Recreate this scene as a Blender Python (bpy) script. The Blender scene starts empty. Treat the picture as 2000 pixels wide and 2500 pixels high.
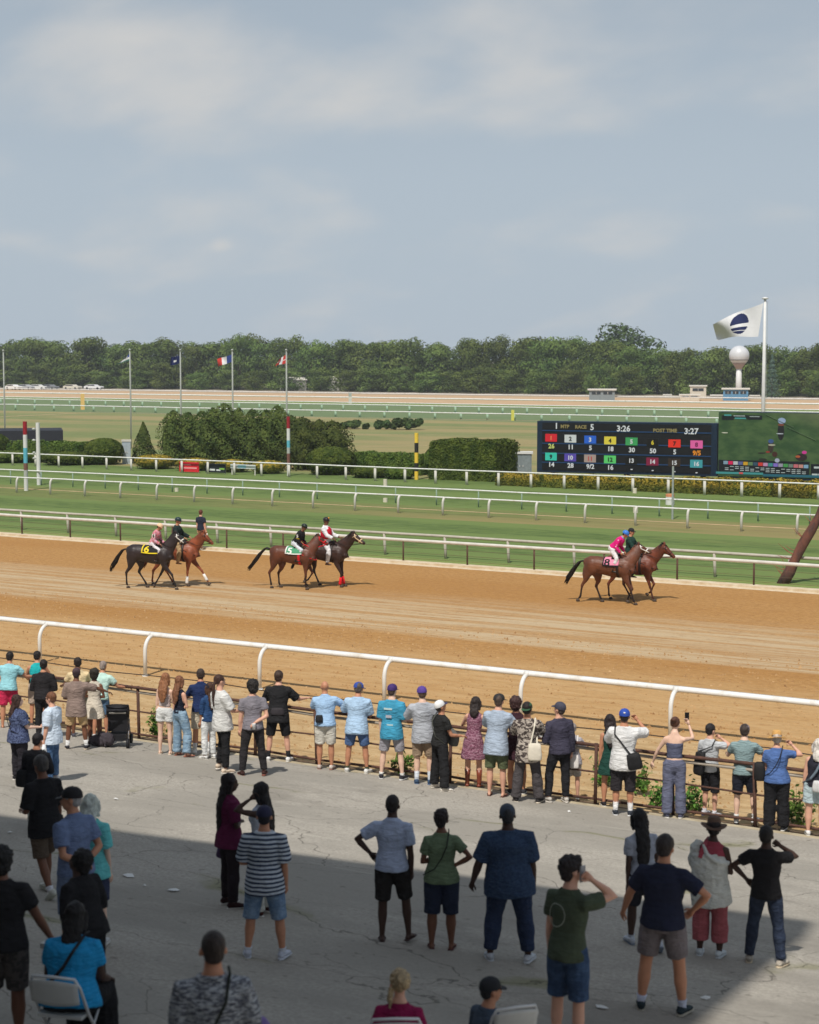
import bpy, bmesh, math, random
from mathutils import Vector, Matrix, noise
R = math.radians
scene = bpy.context.scene
COL = scene.collection
# ---------------------------------------------------------------- camera, sky, sun, exposure
F, CX, CY, CAMZ = 4200.0, 1000.0, 1250.0, 8.4          # focal length and centre in photo pixels (2000 x 2500), eye height
YAW = math.atan2(F, 7143.0)
PITCH = math.atan2(380.0, F)
cam_data = bpy.data.cameras.new('camera'); cam = bpy.data.objects.new('camera', cam_data); COL.objects.link(cam)
scene.camera = cam
cam.location = (0, 0, CAMZ)
cam.rotation_euler = (math.pi / 2 - PITCH, 0, YAW)
cam_data.sensor_fit = 'HORIZONTAL'; cam_data.sensor_width = 24.0; cam_data.lens = 24.0 * F / 2000.0
cam_data.clip_start = 0.5; cam_data.clip_end = 6000
cam_data.dof.use_dof = True; cam_data.dof.focus_distance = 60; cam_data.dof.aperture_fstop = 1.9
scene.view_settings.view_transform = 'Standard'; scene.view_settings.look = 'None'
scene.view_settings.gamma = 1; scene.view_settings.use_curve_mapping = False
scene.view_settings.exposure = -0.27
SUN = Vector((0.205, -0.98, 0)).normalized() * math.cos(R(57)) + Vector((0, 0, math.sin(R(57))))
sd = bpy.data.lights.new('sun', 'SUN'); sd.energy = 4.7; sd.angle = R(0.53); sd.color = (1.0, 0.95, 0.87)
so = bpy.data.objects.new('sun', sd); COL.objects.link(so); so.location = (0, 0, 60)
so.rotation_euler = SUN.to_track_quat('Z', 'Y').to_euler()
world = bpy.data.worlds.new('World'); scene.world = world; world.use_nodes = True
def build_world():
    nt = world.node_tree; N = nt.nodes; L = nt.links; N.clear()
    out = N.new('ShaderNodeOutputWorld'); bg = N.new('ShaderNodeBackground')
    sky = N.new('ShaderNodeTexSky'); sky.sky_type = 'NISHITA'; sky.sun_disc = False
    sky.sun_elevation = R(57); sky.sun_rotation = R(168); sky.air_density = 1.0; sky.dust_density = 2.2; sky.ozone_density = 1.6
    tc = N.new('ShaderNodeTexCoord'); sep = N.new('ShaderNodeSeparateXYZ')
    L.new(tc.outputs['Generated'], sep.inputs[0])
    # clouds lie on a flat layer: direction / (z + c)
    add = N.new('ShaderNodeMath'); add.operation = 'ADD'; add.inputs[1].default_value = 0.38
    L.new(sep.outputs['Z'], add.inputs[0])
    dx = N.new('ShaderNodeMath'); dx.operation = 'DIVIDE'; dy = N.new('ShaderNodeMath'); dy.operation = 'DIVIDE'
    L.new(sep.outputs['X'], dx.inputs[0]); L.new(add.outputs[0], dx.inputs[1])
    L.new(sep.outputs['Y'], dy.inputs[0]); L.new(add.outputs[0], dy.inputs[1])
    cb = N.new('ShaderNodeCombineXYZ'); L.new(dx.outputs[0], cb.inputs[0]); L.new(dy.outputs[0], cb.inputs[1])
    mp = N.new('ShaderNodeMapping'); mp.inputs['Location'].default_value = CLOUD_LOC; mp.inputs['Rotation'].default_value = (0, 0, R(30)); mp.inputs['Scale'].default_value = (0.8, 1.0, 1)
    L.new(cb.outputs[0], mp.inputs[0])
    n1 = N.new('ShaderNodeTexNoise'); n1.inputs['Scale'].default_value = 4.5; n1.inputs['Detail'].default_value = 7; n1.inputs['Roughness'].default_value = 0.5
    n1.inputs['Distortion'].default_value = 0.15
    L.new(mp.outputs[0], n1.inputs[0])
    r1 = N.new('ShaderNodeMapRange'); r1.interpolation_type = 'SMOOTHSTEP'
    r1.inputs['From Min'].default_value = 0.47; r1.inputs['From Max'].default_value = 0.92; r1.inputs['To Max'].default_value = 0.9
    # the cloud bank in view: soft masses in the upper left, broken up by the same noise
    base = n1.outputs[0]
    for (px, py, rx, ry, amt) in CLOUDS:
        c = ray(px, py)
        sb = N.new('ShaderNodeVectorMath'); sb.operation = 'SUBTRACT'; L.new(tc.outputs['Generated'], sb.inputs[0]); sb.inputs[1].default_value = tuple(c)
        ml = N.new('ShaderNodeVectorMath'); ml.operation = 'MULTIPLY'; L.new(sb.outputs[0], ml.inputs[0]); ml.inputs[1].default_value = (F / rx, F / rx, F / ry)
        ln = N.new('ShaderNodeVectorMath'); ln.operation = 'LENGTH'; L.new(ml.outputs[0], ln.inputs[0])
        mr = N.new('ShaderNodeMapRange'); mr.interpolation_type = 'SMOOTHSTEP'; mr.inputs['From Min'].default_value = 0.0; mr.inputs['From Max'].default_value = 1.0; mr.inputs['To Min'].default_value = amt; mr.inputs['To Max'].default_value = 0.0
        L.new(ln.outputs['Value'], mr.inputs['Value'])
        ad = N.new('ShaderNodeMath'); ad.operation = 'ADD'; L.new(base, ad.inputs[0]); L.new(mr.outputs[0], ad.inputs[1]); base = ad.outputs[0]
    L.new(base, r1.inputs['Value'])
    # thin veil everywhere, denser towards the horizon
    mu = N.new('ShaderNodeMapRange'); mu.inputs['From Min'].default_value = 0.0; mu.inputs['From Max'].default_value = 0.5
    mu.inputs['To Min'].default_value = 0.95; mu.inputs['To Max'].default_value = 0.6
    L.new(sep.outputs['Z'], mu.inputs['Value'])
    veil = N.new('ShaderNodeMixRGB'); vr = N.new('ShaderNodeValToRGB'); vr.color_ramp.elements[0].position = 0.10; vr.color_ramp.elements[0].color = (*[v * 1.22 for v in VEIL[:3]], 1); vr.color_ramp.elements[1].position = 0.42; vr.color_ramp.elements[1].color = (*[v * .92 for v in VEIL[:3]], 1); L.new(sep.outputs['Z'], vr.inputs[0]); L.new(vr.outputs[0], veil.inputs['Color2'])
    L.new(mu.outputs[0], veil.inputs['Fac']); L.new(sky.outputs[0], veil.inputs['Color1'])
    cl = N.new('ShaderNodeMixRGB'); cl.inputs['Color2'].default_value = CLOUDC
    L.new(r1.outputs[0], cl.inputs['Fac']); L.new(veil.outputs[0], cl.inputs['Color1'])
    L.new(cl.outputs[0], bg.inputs['Color']); bg.inputs['Strength'].default_value = 0.089
    L.new(bg.outputs[0], out.inputs[0])
CLOUDS = [(150, 120, 1100, 420, .13), (900, 150, 900, 330, .07), (330, 170, 600, 190, .10), (850, 250, 360, 120, .14), (400, 480, 900, 200, .06), (1250, 300, 420, 60, .07), (1250, 60, 480, 200, .09), (260, 630, 180, 50, .13), (60, 590, 110, 40, .11), (541, 598, 40, 26, .14), (1650, 130, 300, 90, .05), (900, 545, 500, 40, .06), (1900, 520, 400, 40, .05)]
CLOUD_LOC = (1.3, 0.4, 0); VEIL = (5.15, 6.0, 6.85, 1); CLOUDC = (8.6, 8.5, 8.3, 1)

# ---------------------------------------------------------------- photo pixels to places
CAM = Vector((0, 0, CAMZ)); CROT = cam.rotation_euler.to_matrix()
def ray(px, py): return (CROT @ Vector((px - CX, -(py - CY), -F))).normalized()
build_world()
def gp(px, py, z=0.0):
    d = ray(px, py); return CAM + d * ((z - CAMZ) / d.z)
def at_y(px, py, Y):
    d = ray(px, py); return CAM + d * (Y / d.y)
def proj(p):
    q = CROT.transposed() @ (Vector(p) - CAM); return (CX + F * q.x / -q.z, CY - F * q.y / -q.z, -q.z)
def yline(px, py, z=0.0): return gp(px, py, z).y
KERB_Z = 0.2
Y_KERB = yline(1000, 1901, KERB_Z)
SLOPE = 0.115
def zap(Y): return KERB_Z + max(0.0, (Y_KERB - Y)) * SLOPE
def ap(px, py):
    d = ray(px, py)
    # z = KERB_Z + (Y_KERB - Y) * SLOPE
    t = (KERB_Z + Y_KERB * SLOPE - CAMZ) / (d.z + d.y * SLOPE)
    p = CAM + d * t
    return p if p.y < Y_KERB else gp(px, py, KERB_Z)

# ---------------------------------------------------------------- helpers
def tag(o, label=None, cat=None, group=None, kind=None):
    if label: o['label'] = label
    if cat: o['category'] = cat
    if group: o['group'] = group
    if kind: o['kind'] = kind
    return o
def srgb(c):
    return tuple(((v / 255) / 12.92 if v / 255 <= 0.04045 else ((v / 255 + 0.055) / 1.055) ** 2.4) for v in c[:3])
class MB:
    def __init__(s): s.v = []; s.f = []; s.uv = None
    def add(s, vs, fs):
        b = len(s.v); s.v.extend([tuple(v) for v in vs]); s.f.extend([tuple(i + b for i in f) for f in fs]); return s
    def box(s, c, d, rz=0.0, M=None):
        x, y, z = d[0] / 2, d[1] / 2, d[2] / 2
        vs = [Vector((sx * x, sy * y, sz * z)) for sz in (-1, 1) for sy in (-1, 1) for sx in (-1, 1)]
        if rz: m = Matrix.Rotation(rz, 3, 'Z'); vs = [m @ v for v in vs]
        if M: vs = [M @ v for v in vs]
        vs = [v + Vector(c) for v in vs]
        return s.add(vs, [(0, 2, 3, 1), (4, 5, 7, 6), (0, 1, 5, 4), (2, 6, 7, 3), (0, 4, 6, 2), (1, 3, 7, 5)])
    def quad(s, a, b, c, d): return s.add([a, b, c, d], [(0, 1, 2, 3)])
    def tube(s, pts, rads, n=10, w=None, cap=True):
        pts = [Vector(p) for p in pts]
        if not isinstance(rads, (list, tuple)): rads = [rads] * len(pts)
        vs = []; fs = []
        prev = None
        for i, p in enumerate(pts):
            if i == 0: t = pts[1] - pts[0]
            elif i == len(pts) - 1: t = pts[-1] - pts[-2]
            else: t = (pts[i + 1] - p).normalized() + (p - pts[i - 1]).normalized()
            t = t.normalized() if t.length > 1e-9 else Vector((0, 0, 1))
            ref = Vector(w) if w is not None else (prev if prev is not None else (Vector((1, 0, 0)) if abs(t.x) < 0.8 else Vector((0, 1, 0))))
            u = ref - t * ref.dot(t)
            if u.length < 1e-4: u = Vector((0, 1, 0)) - t * t.y
            u.normalize(); vv = t.cross(u).normalized(); prev = u
            ra = rads[i]; a, b = (ra, ra) if not isinstance(ra, (list, tuple)) else ra
            for k in range(n):
                an = 2 * math.pi * k / n
                vs.append(p + u * (a * math.cos(an)) + vv * (b * math.sin(an)))
        for i in range(len(pts) - 1):
            for k in range(n):
                k2 = (k + 1) % n
                fs.append((i * n + k, i * n + k2, (i + 1) * n + k2, (i + 1) * n + k))
        if cap:
            fs.append(tuple(range(n - 1, -1, -1))); b = (len(pts) - 1) * n; fs.append(tuple(b + k for k in range(n)))
        return s.add(vs, fs)
    def ell(s, c, r, M=None, nu=12, nv=8):
        vs = []; fs = []
        c = Vector(c)
        for j in range(nv + 1):
            th = math.pi * j / nv
            if j in (0, nv):
                vs.append(Vector((0, 0, r[2] * math.cos(th))))
            else:
                for i in range(nu):
                    ph = 2 * math.pi * i / nu
                    vs.append(Vector((r[0] * math.sin(th) * math.cos(ph), r[1] * math.sin(th) * math.sin(ph), r[2] * math.cos(th))))
        if M: vs = [M @ v for v in vs]
        vs = [v + c for v in vs]
        for i in range(nu): fs.append((0, 1 + i, 1 + (i + 1) % nu))
        for j in range(nv - 2):
            for i in range(nu):
                a = 1 + j * nu; fs.append((a + i, a + nu + i, a + nu + (i + 1) % nu, a + (i + 1) % nu))
        last = len(vs) - 1; a = 1 + (nv - 2) * nu
        for i in range(nu): fs.append((a + i, last, a + (i + 1) % nu))
        return s.add(vs, fs)
    def lathe(s, prof, n=16, c=(0, 0, 0), M=None):
        vs = []; fs = []
        for (r, z) in prof:
            for k in range(n):
                a = 2 * math.pi * k / n; v = Vector((r * math.cos(a), r * math.sin(a), z))
                if M: v = M @ v
                vs.append(v + Vector(c))
        for i in range(len(prof) - 1):
            for k in range(n):
                k2 = (k + 1) % n; fs.append((i * n + k, i * n + k2, (i + 1) * n + k2, (i + 1) * n + k))
        fs.append(tuple(range(n - 1, -1, -1))); b = (len(prof) - 1) * n; fs.append(tuple(b + k for k in range(n)))
        return s.add(vs, fs)
    def prism(s, outline, y0, y1):
        """outline in x,z; extruded along y"""
        n = len(outline)
        vs = [(x, y0, z) for x, z in outline] + [(x, y1, z) for x, z in outline]
        fs = [tuple(range(n)), tuple(range(2 * n - 1, n - 1, -1))] + [(i, i + n, (i + 1) % n + n, (i + 1) % n) for i in range(n)]
        return s.add(vs, fs)
    def xform(s, M): s.v = [tuple(M @ Vector(v)) for v in s.v]; return s
    def mesh(s, name):
        me = bpy.data.meshes.new(name); me.from_pydata(s.v, [], s.f); me.update(); return me
    def build(s, name, mat, parent=None, smooth=False, loc=None, rz=0.0):
        me = s.mesh(name)
        if mat: me.materials.append(mat)
        if smooth: me.shade_smooth()
        o = bpy.data.objects.new(name, me); COL.objects.link(o)
        if parent: o.parent = parent
        if loc is not None: o.location = loc
        if rz: o.rotation_euler.z = rz
        return o
def smooth_by_angle(o):
    o.data.shade_smooth()
def empty(name, loc, rz=0.0, parent=None):
    o = bpy.data.objects.new(name, None); COL.objects.link(o); o.location = loc; o.rotation_euler.z = rz
    o.empty_display_size = 0.2
    if parent: o.parent = parent
    return o
def link_copy(o, parent=None, loc=None):
    c = o.copy(); COL.objects.link(c)
    if parent is not None: c.parent = parent
    if loc is not None: c.location = loc
    return c
def copy_tree(o, parent=None):
    c = o.copy(); COL.objects.link(c)
    if parent is not None: c.parent = parent
    for ch in o.children: copy_tree(ch, c)
    return c
# ---------------------------------------------------------------- materials
_mats = {}
def mat(name, c, rough=0.85, var=0.12, scale=6.0, bump=0.15, bscale=40.0, stretch=(1, 1, 1), spec=0.3, c2=None, metal=0.0, emit=0.0, detail=4, lo=0.35, hi=0.65, coat=0.0, sheen=0.0, lin=False):
    if name in _mats: return _mats[name]
    m = bpy.data.materials.new(name); m.use_nodes = True; nt = m.node_tree; N = nt.nodes; L = nt.links
    b = N['Principled BSDF']; b.inputs['Roughness'].default_value = rough; b.inputs['Specular IOR Level'].default_value = spec
    b.inputs['Metallic'].default_value = metal
    if coat: b.inputs['Coat Weight'].default_value = coat
    if sheen: b.inputs['Sheen Weight'].default_value = sheen
    col = tuple(c[:3]) if lin else srgb(c)
    tc = N.new('ShaderNodeTexCoord'); mp = N.new('ShaderNodeMapping'); mp.inputs['Scale'].default_value = stretch
    L.new(tc.outputs['Object'], mp.inputs[0])
    nz = N.new('ShaderNodeTexNoise'); nz.inputs['Scale'].default_value = scale; nz.inputs['Detail'].default_value = detail; nz.inputs['Roughness'].default_value = 0.6
    L.new(mp.outputs[0], nz.inputs[0])
    cr = N.new('ShaderNodeValToRGB'); cr.color_ramp.elements[0].position = lo; cr.color_ramp.elements[1].position = hi
    if c2 is not None:
        k2 = tuple(c2[:3]) if lin else srgb(c2)
        cr.color_ramp.elements[0].color = (*col, 1); cr.color_ramp.elements[1].color = (*k2, 1)
    else:
        cr.color_ramp.elements[0].color = (*[v * (1 - var) for v in col], 1); cr.color_ramp.elements[1].color = (*[min(1, v * (1 + var)) for v in col], 1)
    L.new(nz.outputs[0], cr.inputs[0]); L.new(cr.outputs[0], b.inputs['Base Color'])
    if emit:
        L.new(cr.outputs[0], b.inputs['Emission Color']); b.inputs['Emission Strength'].default_value = emit
    if bump:
        n2 = N.new('ShaderNodeTexNoise'); n2.inputs['Scale'].default_value = bscale; n2.inputs['Detail'].default_value = 3
        L.new(mp.outputs[0], n2.inputs[0])
        bp = N.new('ShaderNodeBump'); bp.inputs['Strength'].default_value = bump; bp.inputs['Distance'].default_value = 0.02
        L.new(n2.outputs[0], bp.inputs['Height']); L.new(bp.outputs[0], b.inputs['Normal'])
    _mats[name] = m; return m
class NT:
    """small node-graph helper"""
    def __init__(s, name, rough=0.9, spec=0.2):
        s.m = bpy.data.materials.new(name); s.m.use_nodes = True; s.nt = s.m.node_tree; s.N = s.nt.nodes; s.L = s.nt.links
        s.b = s.N['Principled BSDF']; s.b.inputs['Roughness'].default_value = rough; s.b.inputs['Specular IOR Level'].default_value = spec
        tc = s.N.new('ShaderNodeTexCoord'); s.co = tc.outputs['Object']
    def map(s, sc=(1, 1, 1), loc=(0, 0, 0), rot=(0, 0, 0)):
        n = s.N.new('ShaderNodeMapping'); n.inputs['Scale'].default_value = sc; n.inputs['Location'].default_value = loc; n.inputs['Rotation'].default_value = rot
        s.L.new(s.co, n.inputs[0]); return n.outputs[0]
    def noise(s, vec, scale, detail=4, rough=0.55, dist=0.0):
        n = s.N.new('ShaderNodeTexNoise'); n.inputs['Scale'].default_value = scale; n.inputs['Detail'].default_value = detail; n.inputs['Roughness'].default_value = rough; n.inputs['Distortion'].default_value = dist
        s.L.new(vec, n.inputs[0]); return n.outputs[0]
    def rng(s, v, a, b, c=0.0, d=1.0, smooth=True):
        n = s.N.new('ShaderNodeMapRange'); n.interpolation_type = 'SMOOTHSTEP' if smooth else 'LINEAR'
        for k, x in zip(('From Min', 'From Max', 'To Min', 'To Max'), (a, b, c, d)): n.inputs[k].default_value = x
        s.L.new(v, n.inputs['Value']); return n.outputs[0]
    def math(s, op, a, b=0.0):
        n = s.N.new('ShaderNodeMath'); n.operation = op
        for i, x in enumerate((a, b)):
            if hasattr(x, 'is_linked') or not isinstance(x, (int, float)): s.L.new(x, n.inputs[i])
            else: n.inputs[i].default_value = x
        return n.outputs[0]
    def mix(s, fac, a, b):
        n = s.N.new('ShaderNodeMixRGB')
        if isinstance(fac, (int, float)): n.inputs[0].default_value = fac
        else: s.L.new(fac, n.inputs[0])
        for i, x in ((1, a), (2, b)):
            if isinstance(x, tuple): n.inputs[i].default_value = (*x[:3], 1)
            else: s.L.new(x, n.inputs[i])
        return n.outputs[0]
    def sep(s):
        n = s.N.new('ShaderNodeSeparateXYZ'); s.L.new(s.co, n.inputs[0]); return n.outputs
    def bump(s, h, strength=0.3, dist=0.02):
        n = s.N.new('ShaderNodeBump'); n.inputs['Strength'].default_value = strength; n.inputs['Distance'].default_value = dist
        s.L.new(h, n.inputs['Height']); s.L.new(n.outputs[0], s.b.inputs['Normal'])
    def color(s, c): s.L.new(c, s.b.inputs['Base Color']); return s.m
# ================================================================ THE SETTING: ground in bands along the track (X runs with the rails)
XL, XR = -1600.0, 500.0
def sheet(name, y0, y1, z, m, x0=XL, x1=XR, nx=1):
    b = MB(); b.quad((x0, y0, z), (x1, y0, z), (x1, y1, z), (x0, y1, z))
    return tag(b.build(name, m), kind='structure')
Y_DIRT_FAR = yline(1000, 1380)
Y_STRIP_FAR = yline(1000, 1371)
Y_FRONT = yline(1000, 1374)      # front tube of the far fence
Y_BACK = yline(1000, 1358)
Y_RAIL2 = yline(1000, 1253)
Y_RAIL1 = yline(1000, 1230)
Y_HRAIL = yline(1000, 1178)
Y_TURF0 = yline(1000, 1024)
Y_TURF1 = yline(1000, 990)
Y_BDIRT0 = yline(1000, 985)
Y_BDIRT1 = yline(1000, 964)
Y_TREES = yline(1000, 957)
Y_NEAR = yline(1000, 1720)
# --- racing dirt
g = NT('racing_dirt', 0.95, 0.1)
sy = g.sep()[1]
wob = g.noise(g.map((0.06, 0.5, 1)), 1.0, 5)
yy = g.math('ADD', sy, g.math('MULTIPLY', wob, 2.6))
a1, a2, a3, a4 = [yline(1000, v) + 1.3 for v in (1640, 1600, 1545, 1475)]
worn = g.math('MULTIPLY', g.rng(yy, a3 - 0.6, a3 + 0.3, 0, 1), g.rng(yy, a4 - 1.5, a4 + 3.5, 1, 0))
streak = g.noise(g.map((0.07, 1.9, 1)), 1.0, 6, 0.65)
worn = g.math('MULTIPLY', worn, g.rng(streak, 0.40, 0.58, 0.25, 1))
near = g.rng(yy, a3 - 5.0, a3 - 1.0, 1, 0)
nearfac = g.math('MULTIPLY', near, g.rng(g.noise(g.map((0.45, 2.4, 1)), 1.0, 7, 0.72), 0.32, 0.68, 0.35, 0.85))
fine = g.noise(g.map((5, 8, 1)), 1.0, 6, 0.8)
base = g.mix(g.rng(fine, 0.3, 0.7), srgb((148, 109, 64)), srgb((186, 144, 92)))
big = g.noise(g.map((0.05, 0.15, 1)), 1.0, 3)
base = g.mix(g.rng(big, 0.4, 0.65, 0, 0.5), base, srgb((160, 116, 66)))
c = g.mix(nearfac, base, srgb((192, 160, 116)))
c = g.mix(g.math('MULTIPLY', worn, 0.8), c, srgb((190, 172, 142)))
rut = g.noise(g.map((0.8, 4.2, 1)), 1.0, 5, 0.7)
rutw = g.rng(sy, a4 + 2, a4 + 9, 1, 0.12)
c = g.mix(g.math('MULTIPLY', g.rng(rut, 0.62, 0.50, 0, 0.5), 1.0) if False else g.math('MULTIPLY', g.rng(rut, 0.54, 0.64, 0, 0.42), rutw), c, srgb((146, 104, 62)))
pit_dark = g.rng(g.noise(g.map((3.2, 5.5, 1), (2, 2, 0)), 1.0, 3, .6), 0.60, 0.68, 0, 0.34)  # darkness of hoof pits put into the colour, without any relief
c = g.mix(pit_dark, c, srgb((128, 88, 48)))
g.bump(g.math('ADD', g.math('MULTIPLY', rut, 1.0), g.math('MULTIPLY', g.noise(g.map((6, 9, 1)), 1.0, 6, 0.8), 0.6)), 0.6, 0.06)
M_DIRT = g.color(c)
# near strip of dirt: tan, clods, sparse dead grass
g = NT('tan_soil', 0.95, 0.1)
f1 = g.noise(g.map((1.3, 3.2, 1)), 1.0, 7, 0.72)
c = g.mix(g.rng(f1, 0.36, 0.64), srgb((176, 144, 102)), srgb((200, 172, 130)))
c = g.mix(g.rng(g.noise(g.map((5, 12, 1)), 1.0, 4, 0.7), 0.62, 0.72, 0, 0.6), c, srgb((142, 104, 66)))
c = g.mix(g.rng(g.noise(g.map((0.3, 0.8, 1), (7, 2, 0)), 1.0, 5, 0.6), 0.55, 0.7, 0, 0.5), c, srgb((188, 174, 146)))
g.bump(g.noise(g.map((3, 8, 1)), 1.0, 6, 0.8), 0.7, 0.08)
M_SOIL = g.color(c)
# --- turf
def turf(name, dark, light, dry, stripes, drymin=0.55, drymax=0.75, sw=9.0):
    g = NT(name, 0.9, 0.15)
    s = g.sep()
    n1 = g.noise(g.map((0.5, 3.2, 1)), 1.0, 6, 0.7)
    n2 = g.noise(g.map((0.02, 0.09, 1)), 1.0, 4, 0.6)
    n3 = g.noise(g.map((4, 9, 1)), 1.0, 4, 0.7)
    c = g.mix(g.rng(n1, 0.35, 0.65), srgb(dark), srgb(light))
    if stripes:
        w = g.math('SINE', g.math('MULTIPLY', g.math('ADD', s[1], g.math('MULTIPLY', n2, 3.0)), 2 * math.pi / sw))
        c = g.mix(g.rng(w, -0.5, 0.5, 0.0, stripes), c, srgb(light))
    c = g.mix(g.rng(n3, 0.55, 0.75, 0, 0.4), c, srgb(tuple(v * 0.75 for v in dark)))
    c = g.mix(g.rng(n2, drymin, drymax, 0, 0.8), c, srgb(dry))
    g.bump(n3, 0.5, 0.04)
    return g.color(c)
M_TURF = turf('racing_turf', (72, 92, 48), (108, 126, 70), (128, 130, 80), 0.8, 0.62, 0.8, 7.0)
M_TURFDRY = turf('dry_turf', (96, 108, 60), (118, 124, 74), (142, 128, 86), 0.2, 0.42, 0.62)
M_VERGE = turf('verge_turf', (110, 126, 66), (128, 142, 80), (150, 146, 100), 0.0)
M_INFIELD = turf('infield_turf', (102, 116, 70), (128, 132, 86), (154, 138, 98), 0.35, 0.40, 0.60, 31.0)
M_FTURF = turf('far_turf', (96, 114, 78), (112, 128, 90), (120, 132, 96), 0.3)
M_STRIP = mat('pale_kerb_concrete', (214, 200, 176), 0.9, 0.14, 3.0, 0.2, 30, c2=(196, 174, 142))
M_FDIRT = mat('far_dirt', (186, 156, 122), 0.95, 0.08, 0.3, 0)
M_FGREY = mat('far_grey_ground', (160, 150, 134), 0.95, 0.1, 0.3, 0)
M_DRYG = turf('rough_ground', (74, 76, 50), (92, 90, 62), (110, 100, 74), 0.0)  # darker dry ground beyond the far rails
sheet('track_dirt', Y_NEAR - 0.4, Y_DIRT_FAR, 0.0, M_DIRT)
sheet('soil_strip', Y_KERB - 0.3, Y_NEAR - 0.4, 0.0, M_SOIL)
sheet('track_edge_strip', Y_DIRT_FAR, Y_STRIP_FAR, 0.0, M_STRIP)
b = MB(); b.box(((XL + XR) / 2, (Y_DIRT_FAR + Y_STRIP_FAR) / 2 + 0.1, 0.03), (XR - XL, (Y_STRIP_FAR - Y_DIRT_FAR) * 0.45, 0.10))
tag(b.build('track_kerb', M_STRIP), kind='structure')
Yv = yline(1000, 1360); Yd0 = yline(1000, 1264); Yd1 = yline(1000, 1234)
sheet('turf_verge', Y_STRIP_FAR, Yv, 0.0, M_VERGE)
sheet('turf_course_near', Yv, Yd0, 0.0, M_TURF)
sheet('dry_turf_band', Yd0, Yd1, 0.0, M_TURFDRY)
Ysv = yline(1000, 1242)
sheet('sand_line', Ysv - 0.12, Ysv + 0.12, 0.006, mat('pale_sand_line', (200, 168, 132), 0.95, 0.2, 1.0, 0.1))
sheet('turf_course_far', Yd1, Y_HRAIL + 3.5, 0.0, M_TURF)
sheet('infield_grass', Y_HRAIL + 3.5, Y_TURF0, 0.0, M_INFIELD)
sheet('backstretch_turf', Y_TURF0, Y_TURF1, 0.0, M_FTURF)
sheet('backstretch_verge', Y_TURF1, Y_BDIRT0, 0.0, M_VERGE)
sheet('backstretch_dirt', Y_BDIRT0, Y_BDIRT1, 0.0, M_FDIRT)
sheet('backstretch_grey_band', Y_BDIRT1, Y_TREES, 0.0, M_FGREY)  # grey-tan band of ground between the far dirt and the trees
sheet('ground_beyond', Y_TREES, 3500, -0.01, M_DRYG, -4000, 2500)
# paths in the infield
def ribbon(name, pts, w, m, z=0.006):
    b = MB(); n = len(pts); vs = []
    for i, p in enumerate(pts):
        p = Vector(p); q = Vector(pts[min(i + 1, n - 1)]) - Vector(pts[max(i - 1, 0)]); q.normalize(); s = Vector((-q.y, q.x, 0)) * w / 2
        vs += [(p - s), (p + s)]
    vs = [(v.x, v.y, z) for v in vs]
    b.add(vs, [(2 * i, 2 * i + 1, 2 * i + 3, 2 * i + 2) for i in range(n - 1)])
    return tag(b.build(name, m), kind='structure')
M_PATH = mat('worn_path', (176, 150, 118), 0.95, 0.15, 0.5, 0)
ribbon('infield_path', [gp(-100, 1022), gp(120, 1012), gp(240, 1006), gp(420, 1010), gp(700, 1017), gp(1300, 1027), gp(2100, 1040)], 0.9, M_PATH)
ribbon('infield_track', [gp(830, 1060), gp(1050, 1061), gp(1320, 1067)], 0.35, M_PATH)
ribbon('infield_track', [gp(880, 1091), gp(1100, 1086), gp(1320, 1082)], 0.3, M_PATH)

# --- apron: sloped asphalt with cracks, kerb
g = NT('apron_asphalt', 0.92, 0.2)
f = g.noise(g.map((22, 22, 22)), 1.0, 5, 0.8)
c = g.mix(g.rng(f, 0.35, 0.65), srgb((147, 142, 133)), srgb((179, 172, 161)))
c = g.mix(g.rng(g.noise(g.map((0.3, 0.5, 1)), 1.0, 5, 0.6), 0.38, 0.6, 0, 0.75), c, srgb((144, 139, 130)))
c = g.mix(g.rng(g.noise(g.map((0.9, 1.3, 1), (3, 8, 0)), 1.0, 6, 0.7), 0.60, 0.75, 0, 0.35), c, srgb((122, 116, 108)))
c = g.mix(g.rng(g.noise(g.map((0.25, 3.4, 1), (3, 8, 0)), 1.0, 4, 0.7), 0.62, 0.72, 0, 0.3), c, srgb((196, 190, 176)))
spots = g.rng(g.noise(g.map((6, 9, 1), (4, 1, 0)), 1.0, 2, .5), 0.67, 0.73, 0, 0.5)
c = g.mix(spots, c, srgb((96, 90, 82)))
c = g.mix(g.rng(g.noise(g.map((0.14, 0.2, 1), (9, 3, 0)), 1.0, 6, .75), 0.54, 0.66, 0, 0.4), c, srgb((112, 106, 98)))
# wandering cracks: distance to the edges of large warped cells
def cracks(sc, warp, width, seed):
    n = g.N.new('ShaderNodeTexNoise'); n.inputs['Scale'].default_value = 0.9; n.inputs['Detail'].default_value = 5
    mp = g.map((1, 1, 1), (seed, seed * 2, 0)); g.L.new(mp, n.inputs[0])
    va = g.N.new('ShaderNodeVectorMath'); va.operation = 'MULTIPLY_ADD'; g.L.new(n.outputs['Color'], va.inputs[0]); va.inputs[1].default_value = (warp, warp, 0)
    mp2 = g.map(sc, (seed, 0, 0)); g.L.new(mp2, va.inputs[2])
    v = g.N.new('ShaderNodeTexVoronoi'); v.feature = 'DISTANCE_TO_EDGE'; v.voronoi_dimensions = '2D'; v.inputs['Scale'].default_value = 1.0
    g.L.new(va.outputs[0], v.inputs['Vector'])
    return g.rng(v.outputs['Distance'], 0.0, width, 1, 0)
k1 = cracks((0.16, 0.34, 1), 0.35, 0.0045, 3.1)
k2 = cracks((0.33, 0.7, 1), 0.5, 0.006, 9.4)
k2 = g.math('MULTIPLY', k2, g.rng(g.noise(g.map((0.3, 0.3, 1), (5, 5, 0)), 1.0, 3), 0.42, 0.54, 0, 0.75))
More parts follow.
